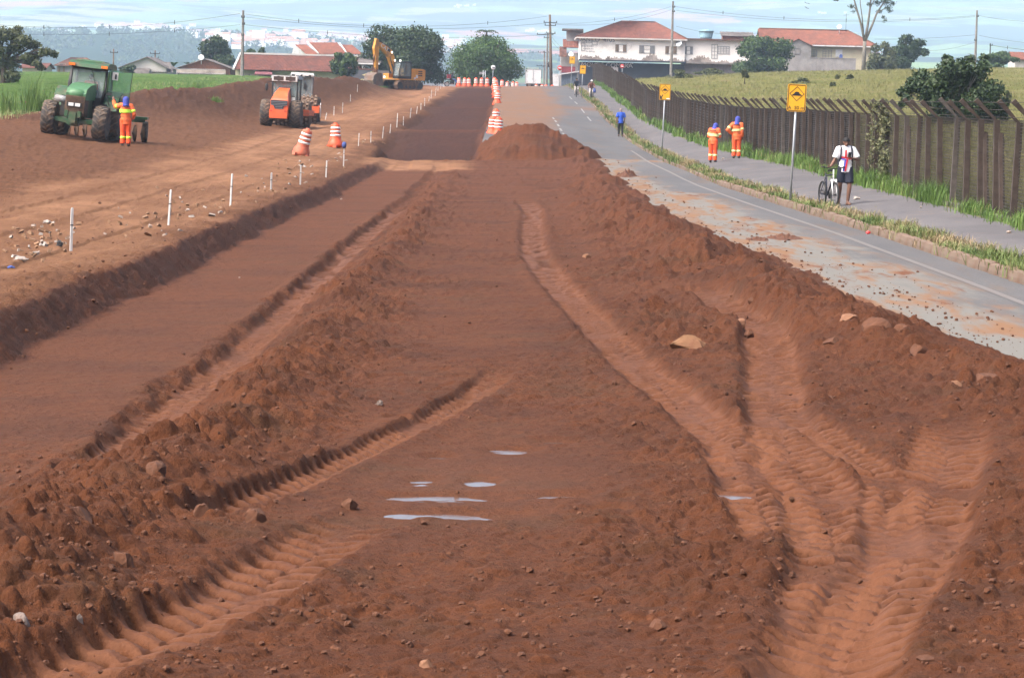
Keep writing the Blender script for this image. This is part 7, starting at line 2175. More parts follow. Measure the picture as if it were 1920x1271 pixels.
# ------------------------------------------------------------------ white lorry beyond the crest
p = PX(1001, 141, 455)
lo = thing('lorry', 'white box lorry parked beyond the road crest beside the poles', 'lorry', (p.x, 455, PX(1001, 156, 455).z - .9))
zl = PX(1001, 130, 455).z - lo.location.z
b = MB(); b.box((-.1, 1.5, zl / 2 + .4), (2.45, 5.2, zl - .8))
cargo = b.build('cargo_box', M['whitepaint'], lo)
b = MB(); b.box((-.1, -1.12, zl / 2 + .4), (.04, .05, zl - .9))
for s_ in (-1, 1): b.box((-.1 + s_ * 1.19, -1.12, zl / 2 + .4), (.05, .05, zl - .8))
b.box((-.1, -1.12, zl - .03), (2.4, .05, .06)); b.build('door_frame', M['winmetal'], cargo)
b = MB(); b.box((.0, 5.0, 1.3), (2.2, 1.6, 1.7)); b.box((0, 5.7, 1.0), (2.2, .8, 1.0)); b.build('cab', M['whitepaint'], lo)
b = MB(); b.box((0, 5.3, 1.75), (2.22, .7, .6)); b.build('window', M['dark_in'], lo)
b = MB(); b.box((0, 2, .5), (.9, 7, .25)); b.build('chassis', M['black'], lo)
for x_ in (-1, 1):
    for y_ in (0.2, 4.8):
        b = MB(); b.lathe([(.2, -.14), (.45, -.14), (.48, 0), (.45, .14), (.2, .14)], 18, (0, 0, 0), 'X'); b.build('wheel', M['tyre'], lo, (x_ * 1.0, y_, .48))
p = PX(1041, 146, 452)
b = MB(); b.box((0, 0, -.6), (1.2, 1.0, 2.2)); b.box((0, -.52, -.1), (1.0, .04, .9)); b.box((0, 0, .53), (1.3, 1.1, .06))
tag(b.build('utility_cabinet', M['whitepaint'], None, (p.x, 452, p.z)), 'white cabinet right of the thick brown pole at the crest', 'cabinet')

# ------------------------------------------------------------------ people
M['skin_d'] = mat('brown_skin', (.165, .082, .052), .55, var=.08, scale=6)
M['skin_m'] = mat('tan_skin', (.24, .125, .085), .55, var=.08, scale=6)
M['hair'] = mat('black_hair', (.008, .007, .007), .8, var=.3, scale=30)
M['hivis'] = mat('orange_work_cloth', (.70, .135, .035), .8, var=.12, scale=8, dirt=(.46, .13, .06), dirt_amt=.2)
M['hivis2'] = mat('red_orange_work_trousers', (.72, .080, .015), .8, var=.12, scale=8, dirt=(.5, .09, .04), dirt_amt=.2)
M['refl'] = mat('yellow_reflective_tape', (.66, .68, .30), .45, var=.1, scale=9)
M['refl_l'] = mat('lime_reflective_tape', (.55, .85, .06), .5, var=.06, scale=9)
M['hood'] = mat('royal_blue_hood', (.035, .050, .27), .8, var=.15, scale=8)
M['boot'] = mat('dark_boot', (.02, .017, .015), .7, dirt=(.12, .06, .035), dirt_amt=.3)
M['blueshirt'] = mat('bright_blue_shirt', (.020, .075, .42), .8, var=.12, scale=8)
M['darkpants'] = mat('black_trousers', (.012, .012, .016), .85, var=.25, scale=8)
M['white_shirt'] = mat('white_jersey', (.76, .76, .78), .8, var=.05, scale=6)
M['red_print'] = mat('red_jersey_print', (.55, .02, .03), .8)
M['blue_print'] = mat('blue_jersey_print', (.05, .07, .42), .8)
M['navy_cloth'] = mat('navy_cloth', (.012, .015, .030), .85, var=.2, scale=8)
M['brown_shirt'] = mat('rust_brown_shirt', (.13, .055, .04), .85, var=.2, scale=9)
M['palepants'] = mat('pale_trousers', (.42, .38, .36), .85, var=.1, scale=8)
M['eye'] = mat('dark_eye', (.01, .008, .008), .3)


def seg_ring(mb, a, b_, f0, f1, r, n=14):
    a = Vector(a); b_ = Vector(b_)
    mb.tube([a.lerp(b_, f0), a.lerp(b_, f1)], r, n, 0, True)


class Figure:
    """joint-driven human; faces -y, feet at z = 0"""
    def __init__(s, h=1.74, **kw):
        k = h / 1.74
        J = dict(pel=(0, 0, .94), wst=(0, 0, 1.10), chs=(0, 0, 1.30), nck=(0, 0, 1.48), hed=(0, -.015, 1.625),
                 shL=(.185, 0, 1.425), elL=(.235, .02, 1.15), wrL=(.245, -.03, .91), shR=(-.185, 0, 1.425), elR=(-.235, .02, 1.15), wrR=(-.245, -.03, .91),
                 hiL=(.09, 0, .92), knL=(.10, -.01, .50), anL=(.105, .02, .085), toL=(.125, -.15, .03), hiR=(-.09, 0, .92), knR=(-.10, -.01, .50), anR=(-.105, .02, .085), toR=(-.125, -.15, .03),
                 hnL=None, hnR=None, face=(0, -1, 0))
        J.update(kw)
        for n_, p in J.items():
            if p is not None and n_ != 'face': J[n_] = Vector(p) * k
        for sd in 'LR':
            if J['hn' + sd] is None:
                d = (J['wr' + sd] - J['el' + sd]).normalized(); J['hn' + sd] = J['wr' + sd] + d * .09 * k
        J['face'] = Vector(J['face']).normalized()
        s.J = J; s.k = k

    def torso(s, mb, e=0.0, low=True):
        J, k = s.J, s.k
        if low: mb.ball(J['pel'], ((.165 + e) * k, (.115 + e) * k, .13 * k + e), 14, 9)
        mb.ball(J['wst'], ((.150 + e) * k, (.105 + e) * k, .16 * k), 14, 9)
        mb.ball(J['chs'], ((.175 + e) * k, (.118 + e) * k, .19 * k), 14, 9)
        mb.tube([J['shR'], J['nck'] - Vector((0, 0, .05)), J['shL']], [(.062 + e) * k, (.085 + e) * k, (.062 + e) * k], 12)
        mb.tube([J['pel'], J['wst'], J['chs']], [(.12 + e) * k, (.105 + e) * k, (.12 + e) * k], 12)

    def arm(s, mb, sd, e=0.0, to=1.0):
        J, k = s.J, s.k; a, b_, c_ = J['sh' + sd], J['el' + sd], J['wr' + sd]
        mb.ball(a, (.060 + e) * k, 10, 7)
        if to <= .5:
            mb.tube([a, a.lerp(b_, to * 2)], [(.060 + e) * k, (.062 + e * 1.4) * k], 12)
        else:
            mb.tube([a, a.lerp(b_, .5), b_], [(.056 + e) * k, (.050 + e) * k, (.040 + e) * k], 12); mb.ball(b_, (.041 + e) * k, 10, 7)
            mb.tube([b_, b_.lerp(c_, .35), b_.lerp(c_, (to - .5) * 2)], [(.041 + e) * k, (.041 + e) * k, (.029 + e) * k], 12)

    def leg(s, mb, sd, e=0.0, to=1.0, flare=0.0):
        J, k = s.J, s.k; a, b_, c_ = J['hi' + sd], J['kn' + sd], J['an' + sd]
        mb.ball(a, (.092 + e) * k, 12, 8)
        if to <= .5:
            mb.tube([a, a.lerp(b_, to * 2)], [(.090 + e) * k, (.080 + e + flare) * k], 14)
        else:
            mb.tube([a, a.lerp(b_, .5), b_], [(.088 + e) * k, (.076 + e) * k, (.056 + e) * k], 14); mb.ball(b_, (.057 + e) * k, 10, 7)
            mb.tube([b_, b_.lerp(c_, .32), b_.lerp(c_, (to - .5) * 2)], [(.056 + e) * k, (.056 + e) * k, (.038 + e + flare) * k], 14)

    def head(s, mb):
        J, k = s.J, s.k; h = J['hed']; f = J['face']; side = Vector((-f.y, f.x, 0)).normalized()
        mb.tube([J['nck'] - Vector((0, 0, .04)), J['nck'].lerp(h, .6)], [.058 * k, .052 * k], 12)
        mb.ball(h + Vector((0, 0, .02)) * k, (.078 * k, .092 * k, .098 * k), 14, 10)
        mb.tube([h + f * .02 * k - Vector((0, 0, .02)) * k, h + f * .045 * k - Vector((0, 0, .085)) * k], [.066 * k, .038 * k], 12)
        mb.tube([h + f * .08 * k + Vector((0, 0, .012)) * k, h + f * .104 * k - Vector((0, 0, .022)) * k], [.011 * k, .017 * k], 8)
        for q in (-1, 1): mb.ball(h + side * q * .079 * k - Vector((0, 0, .005)), (.012 * k, .02 * k, .03 * k), 8, 6)

    def hands(s, mb, ext, curl=.5):
        J, k = s.J, s.k
        for sd, sg in (('L', 1), ('R', -1)):
            w = J['wr' + sd]; hn = J['hn' + sd]; d = (hn - w).normalized()
            mb.tube([w, w.lerp(hn, .5), hn], [.028 * k, .038 * k, .036 * k], 10, flat=.55)
            up = Vector((0, -1, 0)) if abs(d.y) < .7 else Vector((0, 0, 1))
            lat = d.cross(up).normalized(); pal = lat.cross(d).normalized()
            for i_, (off, L_) in enumerate(((-.027, .066), (-.009, .076), (.009, .072), (.026, .056))):
                p0 = hn + lat * off * k - d * .012 * k
                p1 = p0 + (d * .6 + pal * .25 * curl) * L_ * k; p2 = p1 + (d * (1 - curl) + pal * curl).normalized() * L_ * .5 * k
                ext.tube([p0, p1, p2], [.0095 * k, .0088 * k, .0065 * k], 6)
            th = w.lerp(hn, .45) + lat * (-.034 * sg) * k
            ext.tube([th, th + (lat * (-.6 * sg) + d * .6 + pal * .3).normalized() * .035 * k, th + (lat * (-.4 * sg) + d + pal * .5).normalized() * .062 * k], [.012 * k, .011 * k, .008 * k], 6)

    def feet(s, mb, e=0.0):
        J, k = s.J, s.k
        for sd in 'LR':
            a, t_ = J['an' + sd], J['to' + sd]
            heel = a + (a - t_) * .22; heel.z = t_.z + (a.z - t_.z) * .12
            mb.tube([a, a.lerp(t_, .3) - Vector((0, 0, .02)), t_], [(.042 + e) * k, (.044 + e) * k, (.030 + e) * k], 10)
            mb.ball(heel, ((.034 + e) * k, (.04 + e) * k, (.036 + e) * k), 8, 6)

    def body(s, m_, parent, vox=.013, curl=.5):
        b = MB(); x = MB(); s.torso(b, -.012)
        for sd in 'LR': s.arm(b, sd); s.leg(b, sd)
        s.head(b); s.feet(b); s.hands(b, x, curl)
        return remeshed(b, vox, m_, 'body', parent, x)

    def shirt(s, m_, parent, sleeve=1.0, e=.016, hem=0.0, name='shirt'):
        b = MB(); s.torso(b, e, True)
        if hem:
            J, k = s.J, s.k
            b.tube([J['wst'], J['pel'], J['pel'] - Vector((0, 0, hem))], [.15 * k, .185 * k, .19 * k], 16, flat=.74)
        for sd in 'LR': s.arm(b, sd, e, sleeve)
        return remeshed(b, .015, m_, name, parent)

    def trousers(s, m_, parent, to=.97, e=.018, flare=.0, name='trousers'):
        b = MB(); J, k = s.J, s.k
        b.ball(J['pel'], ((.165 + e) * k, (.115 + e) * k, .14 * k), 14, 9)
        for sd in 'LR': s.leg(b, sd, e, to, flare)
        return remeshed(b, .015, m_, name, parent)

    def eyes(s, parent):
        J, k = s.J, s.k; h = J['hed']; f = J['face']; side = Vector((-f.y, f.x, 0)).normalized()
        for q in (-1, 1):
            b = MB(); b.ball(h + f * .083 * k + side * q * .03 * k + Vector((0, 0, .012)) * k, .011 * k, 8, 6); b.build('eye', M['eye'], parent)
        b = MB(); p = h + f * .083 * k - Vector((0, 0, .052)) * k; b.tube([p - side * .02 * k, p + f * .004, p + side * .02 * k], [.004, .007, .004], 6); b.build('mouth', mat('lips', (.10, .035, .03), .5) if 'lips' not in bpy.data.materials else bpy.data.materials['lips'], parent)

    def cap_hair(s, m_, parent, e=.012, low=-.01, name='hair'):
        J, k = s.J, s.k; h = J['hed'] + Vector((0, 0, .02)) * k; f = J['face']
        b = MB(); n = 16; vs_ = []; fs_ = []
        for i_ in range(6):
            ph = PI / 2 - i_ * .36
            for q in range(n):
                t_ = 2 * PI * q / n; d = Vector((math.cos(t_) * math.cos(ph), math.sin(t_) * math.cos(ph), math.sin(ph)))
                back = -(d.x * f.x + d.y * f.y)
                dz = d.z if i_ < 5 else max(-.75, -.05 - .6 * max(0, back))
                vs_.append(h + Vector((d.x * (.078 + e) * k, d.y * (.092 + e) * k, dz * (.098 + e) * k)) - f * .006)
        for i_ in range(5):
            for q in range(n): fs_.append((i_ * n + q, i_ * n + (q + 1) % n, (i_ + 1) * n + (q + 1) % n, (i_ + 1) * n + q))
        b.add(vs_, fs_, 0, True)
        return b.build(name, m_, parent)

    def hood(s, m_, parent):
        J, k = s.J, s.k; h = J['hed']; f = J['face']
        b = MB(); b.ball(h + Vector((0, 0, .025)) - f * .012, (.118 * k, .128 * k, .130 * k), 14, 10)
        b.tube([h - f * .03, J['nck'] - f * .02 + Vector((0, 0, -.01)), J['nck'] - f * .05 - Vector((0, 0, .08))], [.112 * k, .125 * k, .135 * k], 12)
        b.ball(h + f * .075 - Vector((0, 0, .035)), (.05 * k, .05 * k, .045 * k), 8, 6)
        return remeshed(b, .014, m_, 'hood', parent)

    def band_torso(s, m_, parent, z0, z1, e=.024, slope=0.0, name='reflective_band'):
        J, k = s.J, s.k; c = J['wst'].lerp(J['chs'], .5); n = 24; b = MB(); vs_ = []
        for z in (z0, z1):
            for q in range(n):
                t_ = 2 * PI * q / n
                vs_.append((c.x + math.cos(t_) * (.180 + e) * k, c.y + math.sin(t_) * (.124 + e) * k, z * k + slope * math.cos(t_)))
        b.add(vs_, [(q, (q + 1) % n, n + (q + 1) % n, n + q) for q in range(n)], 0, True)
        return b.build(name, m_, parent)

    def band_limb(s, m_, parent, a, b_, f0, f1, r, name='reflective_band'):
        b = MB(); seg_ring(b, s.J[a], s.J[b_], f0, f1, r * s.k); return b.build(name, m_, parent)


def put_person(label, px, Y, dz=.055, rz=0.0, use_ground=False, group=None):
    q = gpx(px, Y)
    z = q.z if use_ground else surf(q.x, Y) + dz
    return thing('person', label, 'person', (q.x, Y, z), (0, 0, rz), group)


def worker_back(P_, F_, tape):
    F_.body(M['skin_m'], P_, .017)
    F_.shirt(M['hivis'], P_, 1.0, .034, .16, 'jacket'); F_.trousers(M['hivis2'], P_, .985, .032, .022); F_.hood(M['hood'], P_)
    b = MB(); F_.feet(b, .012); remeshed(b, .016, M['boot'], 'boots', P_)
    for sd in 'LR':
        F_.band_limb(tape, P_, 'kn' + sd, 'an' + sd, .36, .56, .092); F_.band_limb(tape, P_, 'sh' + sd, 'el' + sd, .55, .80, .090)


# worker reaching up at the tractor door (seen from behind)
P1 = put_person('worker in orange overalls and blue hood reaching up to the green tractor door', 235, 108.5, 0, PI + .15, True, 'roadworks crew in orange')
F1 = Figure(1.76, shR=(-.185, -.02, 1.44), elR=(-.30, .05, 1.16), wrR=(-.26, -.12, 1.0), shL=(.185, -.03, 1.46), elL=(.36, -.22, 1.40), wrL=(.44, -.32, 1.62), hnL=(.45, -.34, 1.71), hed=(.0, -.03, 1.63))
worker_back(P1, F1, M['refl_l'])
F1.band_torso(M['refl_l'], P1, 1.20, 1.32, .044)
# two workers on the footpath
P2 = put_person('stooping worker in orange with blue hood looking at a phone on the pavement', 1336, 127.5, .06, PI - .35, False, 'roadworks crew in orange')
F2 = Figure(1.72, wst=(0, -.02, 1.09), chs=(0, -.08, 1.27), nck=(0, -.17, 1.43), hed=(-.02, -.25, 1.545), shL=(.18, -.13, 1.39), shR=(-.18, -.13, 1.39), elR=(-.25, -.12, 1.12), wrR=(-.16, -.36, 1.12), elL=(.24, -.10, 1.12), wrL=(.10, -.34, 1.10), face=(-.1, -.9, -.45))
worker_back(P2, F2, M['refl']); F2.band_torso(M['refl'], P2, 1.13, 1.245, .058, .02)
P3 = put_person('worker in orange with hand on hip facing the fence', 1380, 130.5, .06, PI - .1, False, 'roadworks crew in orange')
F3 = Figure(1.78, shR=(-.19, 0, 1.44), elR=(-.22, .06, 1.16), wrR=(-.23, -.02, .92), shL=(.19, 0, 1.44), elL=(.40, .12, 1.20), wrL=(.20, -.02, 1.03), hnL=(.13, -.06, 1.02), hed=(-.02, -.05, 1.64))
worker_back(P3, F3, M['refl']); F3.band_torso(M['refl'], P3, 1.16, 1.25, .048, -.02)
for P_, F_, z_ in ((P1, F1, 1.40), (P2, F2, 1.36), (P3, F3, 1.40)):
    b = MB(); c = F_.J['chs']
    for k in range(5): b.box((c.x - .11 + k * .055, c.y + .164, z_ * F_.k), (.035, .012, .05))
    b.build('back_print', M['navy_cloth'], P_)
# man in blue walking away
P4 = put_person('man in blue shirt and black trousers walking away on the road edge', 1163, 177.5, .01, PI + .05)
F4 = Figure(1.68, knL=(.10, -.10, .51), anL=(.10, -.06, .10), toL=(.11, -.24, .05), knR=(-.10, .02, .50), anR=(-.11, .16, .10), toR=(-.12, .0, .03), elL=(.25, .06, 1.16), wrL=(.25, .02, .93), elR=(-.25, -.02, 1.15), wrR=(-.24, -.14, .95))
F4.body(M['skin_d'], P4, .018); F4.shirt(M['blueshirt'], P4, .42, .02, .10); F4.trousers(M['darkpants'], P4); F4.cap_hair(mat('grey_cap', (.20, .16, .15), .8), P4, .016, name='cap')
b = MB(); F4.feet(b, .01); remeshed(b, .016, M['boot'], 'shoes', P4)


# ------------------------------------------------------------------ bicycles
M['chrome'] = mat('bare_metal', (.45, .46, .47), .3, metal=.8, var=.1)
M['rubber'] = mat('bicycle_tyre_rubber', (.016, .016, .016), .85, var=.3, scale=8)


def bicycle(label, loc, rz, fork_m, frame_m, group='bicycles'):
    """front wheel towards -y, wheels on z = 0"""
    t_ = thing('bicycle', label, 'bicycle', loc, (0, 0, rz), group)
    R = .33
    for y in (-.52, .52):
        b = MB(); n, m_ = 36, 8; vs_ = []; fs_ = []
        for i_ in range(n):
            a = 2 * PI * i_ / n
            for j in range(m_):
                c_ = 2 * PI * j / m_; rr = R - .025 + .025 * math.cos(c_)
                vs_.append((.024 * math.sin(c_), math.cos(a) * rr, math.sin(a) * rr))
        for i_ in range(n):
            for j in range(m_):
                fs_.append((i_ * m_ + j, ((i_ + 1) % n) * m_ + j, ((i_ + 1) % n) * m_ + (j + 1) % m_, i_ * m_ + (j + 1) % m_))
        b.add(vs_, fs_, 0, True); w = b.build('wheel', M['rubber'], t_, (0, y, R))
        b = MB(); b.lathe([(R - .055, -.012), (R - .045, -.014), (R - .045, .014), (R - .055, .012)], 30, (0, 0, 0), 'X', closed=True); b.cyl((-.04, 0, 0), (.04, 0, 0), .02, n=8)
        for k in range(14):
            a = 2 * PI * k / 14; b.cyl((.02 * (-1) ** k, 0, 0), (0, math.cos(a) * (R - .05), math.sin(a) * (R - .05)), .0022, n=4)
        b.build('rim', M['dark_metal'], w)
    b = MB(); bbk = (0, .12, .30); hd = (0, -.36, .78); st = (0, .26, .80)
    b.tube([hd, bbk], .022, 8); b.tube([(0, -.37, .84), st], .018, 8); b.tube([bbk, (0, .28, .86)], .018, 8)
    for s_ in (-1, 1): b.tube([bbk, (s_ * .06, .52, R)], .011, 6); b.tube([st, (s_ * .06, .52, R)], .010, 6)
    b.build('frame', frame_m, t_)
    b = MB(); b.tube([(0, -.36, .70), (0, -.35, .98)], .018, 8)
    b.box((0, -.40, .70), (.15, .04, .05))
    for s_ in (-1, 1): b.tube([(s_ * .055, -.40, .72), (s_ * .055, -.52, R)], .017, 8)
    b.build('fork', fork_m, t_)
    b = MB(); b.tube([(-.32, -.30, 1.03), (-.12, -.36, 1.0), (0, -.36, .98), (.12, -.36, 1.0), (.32, -.30, 1.03)], .013, 8)
    for s_ in (-1, 1): b.tube([(s_ * .32, -.30, 1.03), (s_ * .22, -.33, 1.02)], .019, 8); b.tube([(s_ * .20, -.36, 1.01), (s_ * .27, -.40, .99)], .006, 5)
    b.build('handlebar', M['black'], t_)
    b = MB(); b.prism([(.0, 0), (-.03, .10), (-.075, .24), (.075, .24), (.03, .10)], .05, (0, 0, 0)); s_o = b.build('saddle', M['seat'], t_, (0, .14, .93), (-PI / 2, 0, 0)); s_o.rotation_euler = (PI / 2, 0, 0); s_o.location = (0, .15, .93)
    b = MB(); b.lathe([(.02, -.01), (.09, -.004), (.09, .004), (.02, .01)], 18, (.06, .12, .30), 'X')
    b.tube([(.06, .12, .30), (.085, .05, .18)], .010, 5); b.tube([(-.06, .12, .30), (-.085, .19, .42)], .010, 5); b.box((.14, .04, .18), (.10, .07, .02)); b.box((-.14, .20, .42), (.10, .07, .02)); b.build('crank', M['black'], t_)
    return t_


# student walking his bicycle
P5 = put_person('young man in white jersey with red and blue cross reading a phone beside his bicycle', 1582, 75.5, .06, .06)
F5 = Figure(1.72, hed=(0, -.045, 1.605), face=(.02, -.93, -.30), shL=(.19, 0, 1.42), elL=(.31, -.06, 1.17), wrL=(.13, -.27, 1.20), hnL=(.05, -.31, 1.235), shR=(-.19, 0, 1.42), elR=(-.27, .0, 1.16), wrR=(-.40, -.12, .98), hnR=(-.46, -.15, .97),
            hiL=(.09, 0, .92), knL=(.11, -.10, .50), anL=(.07, -.10, .09), toL=(.12, -.28, .03), knR=(-.12, .0, .51), anR=(-.10, .22, .16), toR=(-.14, .09, .06))
F5.body(M['skin_d'], P5, .011, .7); F5.eyes(P5); F5.cap_hair(M['hair'], P5, .014)
sh5 = F5.shirt(M['white_shirt'], P5, .42, .022, .10, 'jersey')
F5.trousers(M['navy_cloth'], P5, .42, .022, .008, 'shorts')


def front_print(fig, outline, m_, nm, off=.145):
    """flat print wrapped on the chest, outline in (x, z)"""
    b = MB(); vs_ = []; n = len(outline)
    def yy(x, z):
        ce = fig.J['chs'].y; return ce - off * math.sqrt(max(.05, 1 - (x / .235) ** 2)) - (.012 if z > 1.2 else .004)
    xs0 = [q[0] for q in outline]; zs0 = [q[1] for q in outline]
    nx_, nz_ = 4, 6
    (a0, z0), (a1, z1), (a2, z2), (a3, z3) = outline
    for j in range(nz_ + 1):
        v = j / nz_
        for i_ in range(nx_ + 1):
            u = i_ / nx_
            x = (a0 * (1 - u) + a1 * u) * (1 - v) + (a3 * (1 - u) + a2 * u) * v; z = (z0 * (1 - u) + z1 * u) * (1 - v) + (z3 * (1 - u) + z2 * u) * v
            vs_.append((x, yy(x, z), z))
    b.add(vs_, [(j * (nx_ + 1) + i_, j * (nx_ + 1) + i_ + 1, (j + 1) * (nx_ + 1) + i_ + 1, (j + 1) * (nx_ + 1) + i_) for j in range(nz_) for i_ in range(nx_)], 0, True)
    return b.build(nm, m_, sh5)


front_print(F5, [(-.045, .86), (.0, .86), (.045, 1.16), (-.0, 1.16)], M['red_print'], 'print_stripe')
front_print(F5, [(-.09, .86), (-.045, .86), (-.0, 1.16), (-.045, 1.16)], M['blue_print'], 'print_stripe')
front_print(F5, [(-.045, 1.20), (.005, 1.20), (.005, 1.40), (-.045, 1.40)], M['red_print'], 'print_stripe')
front_print(F5, [(-.165, 1.185), (.15, 1.155), (.15, 1.20), (-.165, 1.235)], M['red_print'], 'print_stripe')
front_print(F5, [(-.165, 1.15), (-.045, 1.14), (-.045, 1.18), (-.165, 1.185)], M['blue_print'], 'print_stripe')
for s_ in (-1, 1):
    b = MB(); pts = [(s_ * .125, .10, 1.46), (s_ * .13, -.02, 1.50), (s_ * .135, -.12, 1.42), (s_ * .145, -.155, 1.28), (s_ * .155, -.13, 1.16), (s_ * .165, .04, 1.08)]
    b.tube(pts, .022, 6, flat=.5); b.build('rucksack_strap', M['navy_cloth'], P5)
b = MB(); b.box((0, .24, 1.22), (.30, .16, .42), top=.85); b.ball((0, .30, 1.12), (.13, .07, .14), 10, 7)
tag(b.build('rucksack', M['navy_cloth'], None, P5.location, P5.rotation_euler), 'dark rucksack worn on the back of the young man in white', 'rucksack')
ph = F5.J['hnL']
b = MB(); b.box((0, 0, 0), (.075, .010, .15)); o = b.build('phone', M['black'], None, P5.matrix_basis @ (ph + Vector((-.01, -.055, .055))), (-.5, 0, .1))
tag(o, 'black phone held up in the hand of the young man in white', 'phone')
b = MB(); b.box((0, -.0055, 0), (.066, .002, .138)); b.build('screen', M['dark_in'], o); o.rotation_euler = (-.55, 0, PI + .1)
for sd in 'LR':
    b = MB(); a, t_ = F5.J['an' + sd], F5.J['to' + sd]; c_ = a.lerp(t_, .45); c_.z = t_.z - .035
    b.box(c_, (.09, .27, .02)); b.tube([t_ + Vector((-.03, .07, 0)), t_ + Vector((0, .03, .025)), t_ + Vector((.035, .07, 0))], .008, 5); b.build('sandal', M['boot'], P5)
q = gpx(1553, 75.7)
bicycle('mountain bicycle with white fork wheeled along by the young man in white', (q.x - .02, 75.6, surf(q.x, 75.6) + .055), .20, M['sign_w'], M['navy_cloth'])
# two cyclists
for px_, Y_, lb, lb2, top_m, pant, helm in ((1080.5, 268, 'cyclist in dark top and pale trousers riding left of the distant sign', 'bicycle under the cyclist in the dark top', M['navy_cloth'], M['palepants'], M['hair']),
                                            (1108.5, 262, 'cyclist with white helmet and rust brown top by the fence', 'bicycle under the cyclist in the white helmet', M['brown_shirt'], M['palepants'], M['sign_w'])):
    q = gpx(px_, Y_); z = surf(q.x, Y_) + .06
    bicycle(lb2, (q.x, Y_, z), .0, M['black'], M['black'])
    P_ = thing('person', lb, 'person', (q.x, Y_ + .22, z), (0, 0, 0), 'cyclists')
    F_ = Figure(1.72, pel=(0, 0, 1.0), wst=(0, -.06, 1.14), chs=(0, -.15, 1.30), nck=(0, -.23, 1.46), hed=(0, -.27, 1.60), shL=(.18, -.20, 1.41), shR=(-.18, -.20, 1.41), elL=(.27, -.36, 1.20), elR=(-.27, -.36, 1.20), wrL=(.27, -.52, 1.06), wrR=(-.27, -.52, 1.06), hnL=(.27, -.57, 1.05), hnR=(-.27, -.57, 1.05),
                hiL=(.09, 0, .97), hiR=(-.09, 0, .97), knL=(.13, -.34, .70), anL=(.14, -.16, .30), toL=(.15, -.32, .25), knR=(-.13, -.30, .62), anR=(-.14, -.10, .24), toR=(-.15, -.27, .20))
    F_.body(M['skin_m'], P_, .02); F_.shirt(top_m, P_, 1.0 if helm is M['hair'] else .6, .02); F_.trousers(pant, P_); F_.cap_hair(helm, P_, .02, name='hair' if helm is M['hair'] else 'helmet')
    b = MB(); F_.feet(b, .01); remeshed(b, .018, M['boot'], 'shoes', P_)
q = gpx(1114, 262); b = MB(); b.lathe([(.03, -.2), (.11, -.18), (.13, 0), (.09, .2), (.03, .26)], 10)
tag(b.build('carrier_bag', M['bluepaint'], None, (q.x, 261.7, surf(q.x, 262) + .85)), 'blue bag hanging from the handlebar of the cyclist in the white helmet', 'bag')

# driver in the tractor cab
dv = thing('person', 'driver in orange and dark cap sitting behind the tractor windscreen', 'person', TR.location, TR.rotation_euler)
F6 = Figure(1.72, pel=(0, 1.25, 1.66), wst=(0, 1.24, 1.82), chs=(0, 1.22, 2.02), nck=(0, 1.2, 2.20), hed=(-.02, 1.16, 2.34), shL=(.185, 1.2, 2.14), shR=(-.185, 1.2, 2.14), elL=(.26, 1.0, 1.92), elR=(-.26, 1.0, 1.92), wrL=(.14, .84, 1.86), wrR=(-.14, .84, 1.86),
            hiL=(.1, 1.22, 1.64), hiR=(-.1, 1.22, 1.64), knL=(.14, .80, 1.70), knR=(-.14, .80, 1.70), anL=(.14, .70, 1.36), anR=(-.14, .70, 1.36), toL=(.14, .55, 1.30), toR=(-.14, .55, 1.30))
F6.body(M['skin_m'], dv, .02); F6.shirt(M['hivis'], dv, 1.0); F6.trousers(M['hivis2'], dv); F6.cap_hair(M['navy_cloth'], dv, .018, name='cap')
b = MB(); F6.feet(b, .01); remeshed(b, .018, M['boot'], 'shoes', dv)

# ------------------------------------------------------------------ motorcycle and rider at the crest
q = PX(848, 162, 352); mz = ground(q.x, 352)
mc = thing('motorcycle', 'blue motorcycle parked sideways at the left end of the drum row', 'motorcycle', (q.x, 352, mz), (0, 0, PI / 2 + .2))
for y in (-.65, .65):
    b = MB(); b.lathe([(.22, -.05), (.30, -.05), (.31, 0), (.30, .05), (.22, .05)], 20, (0, 0, 0), 'X', closed=True); w = b.build('wheel', M['rubber'], mc, (0, y, .31))
    b = MB(); b.lathe([(.03, -.06), (.2, -.01), (.225, -.03), (.225, .03), (.2, .01), (.03, .06)], 16, (0, 0, 0), 'X'); b.build('rim', M['chrome'], w)
b = MB(); b.box((0, .05, .45), (.26, .5, .34)); b.tube([(0, -.45, .85), (0, 0, .65), (0, .65, .6)], .04, 8); b.build('engine', M['black'], mc)
b = MB(); b.ball((0, -.15, .82), (.14, .28, .14), 12, 8); b.prism([(-.55, .75), (-.25, .9), (-.3, .55), (-.6, .5)], .3, axis='X'); b.build('tank', mat('motorcycle_blue', (.06, .13, .35), .4), mc)
b = MB(); b.prism([(.05, .78), (.75, .86), (.8, .80), (.1, .70)], .24, axis='X'); b.build('seat', M['seat'], mc)
b = MB()
for s_ in (-1, 1): b.tube([(s_ * .08, -.65, .31), (s_ * .08, -.45, .9)], .025, 6)
b.tube([(-.33, -.32, 1.02), (0, -.42, .98), (.33, -.32, 1.02)], .014, 6); b.ball((0, -.55, .86), (.1, .07, .1), 10, 7); b.build('handlebar', M['dark_metal'], mc)
P7 = thing('person', 'motorcyclist in dark clothes and helmet at the crest', 'person', (q.x, 352, mz), (0, 0, PI / 2 + .2))
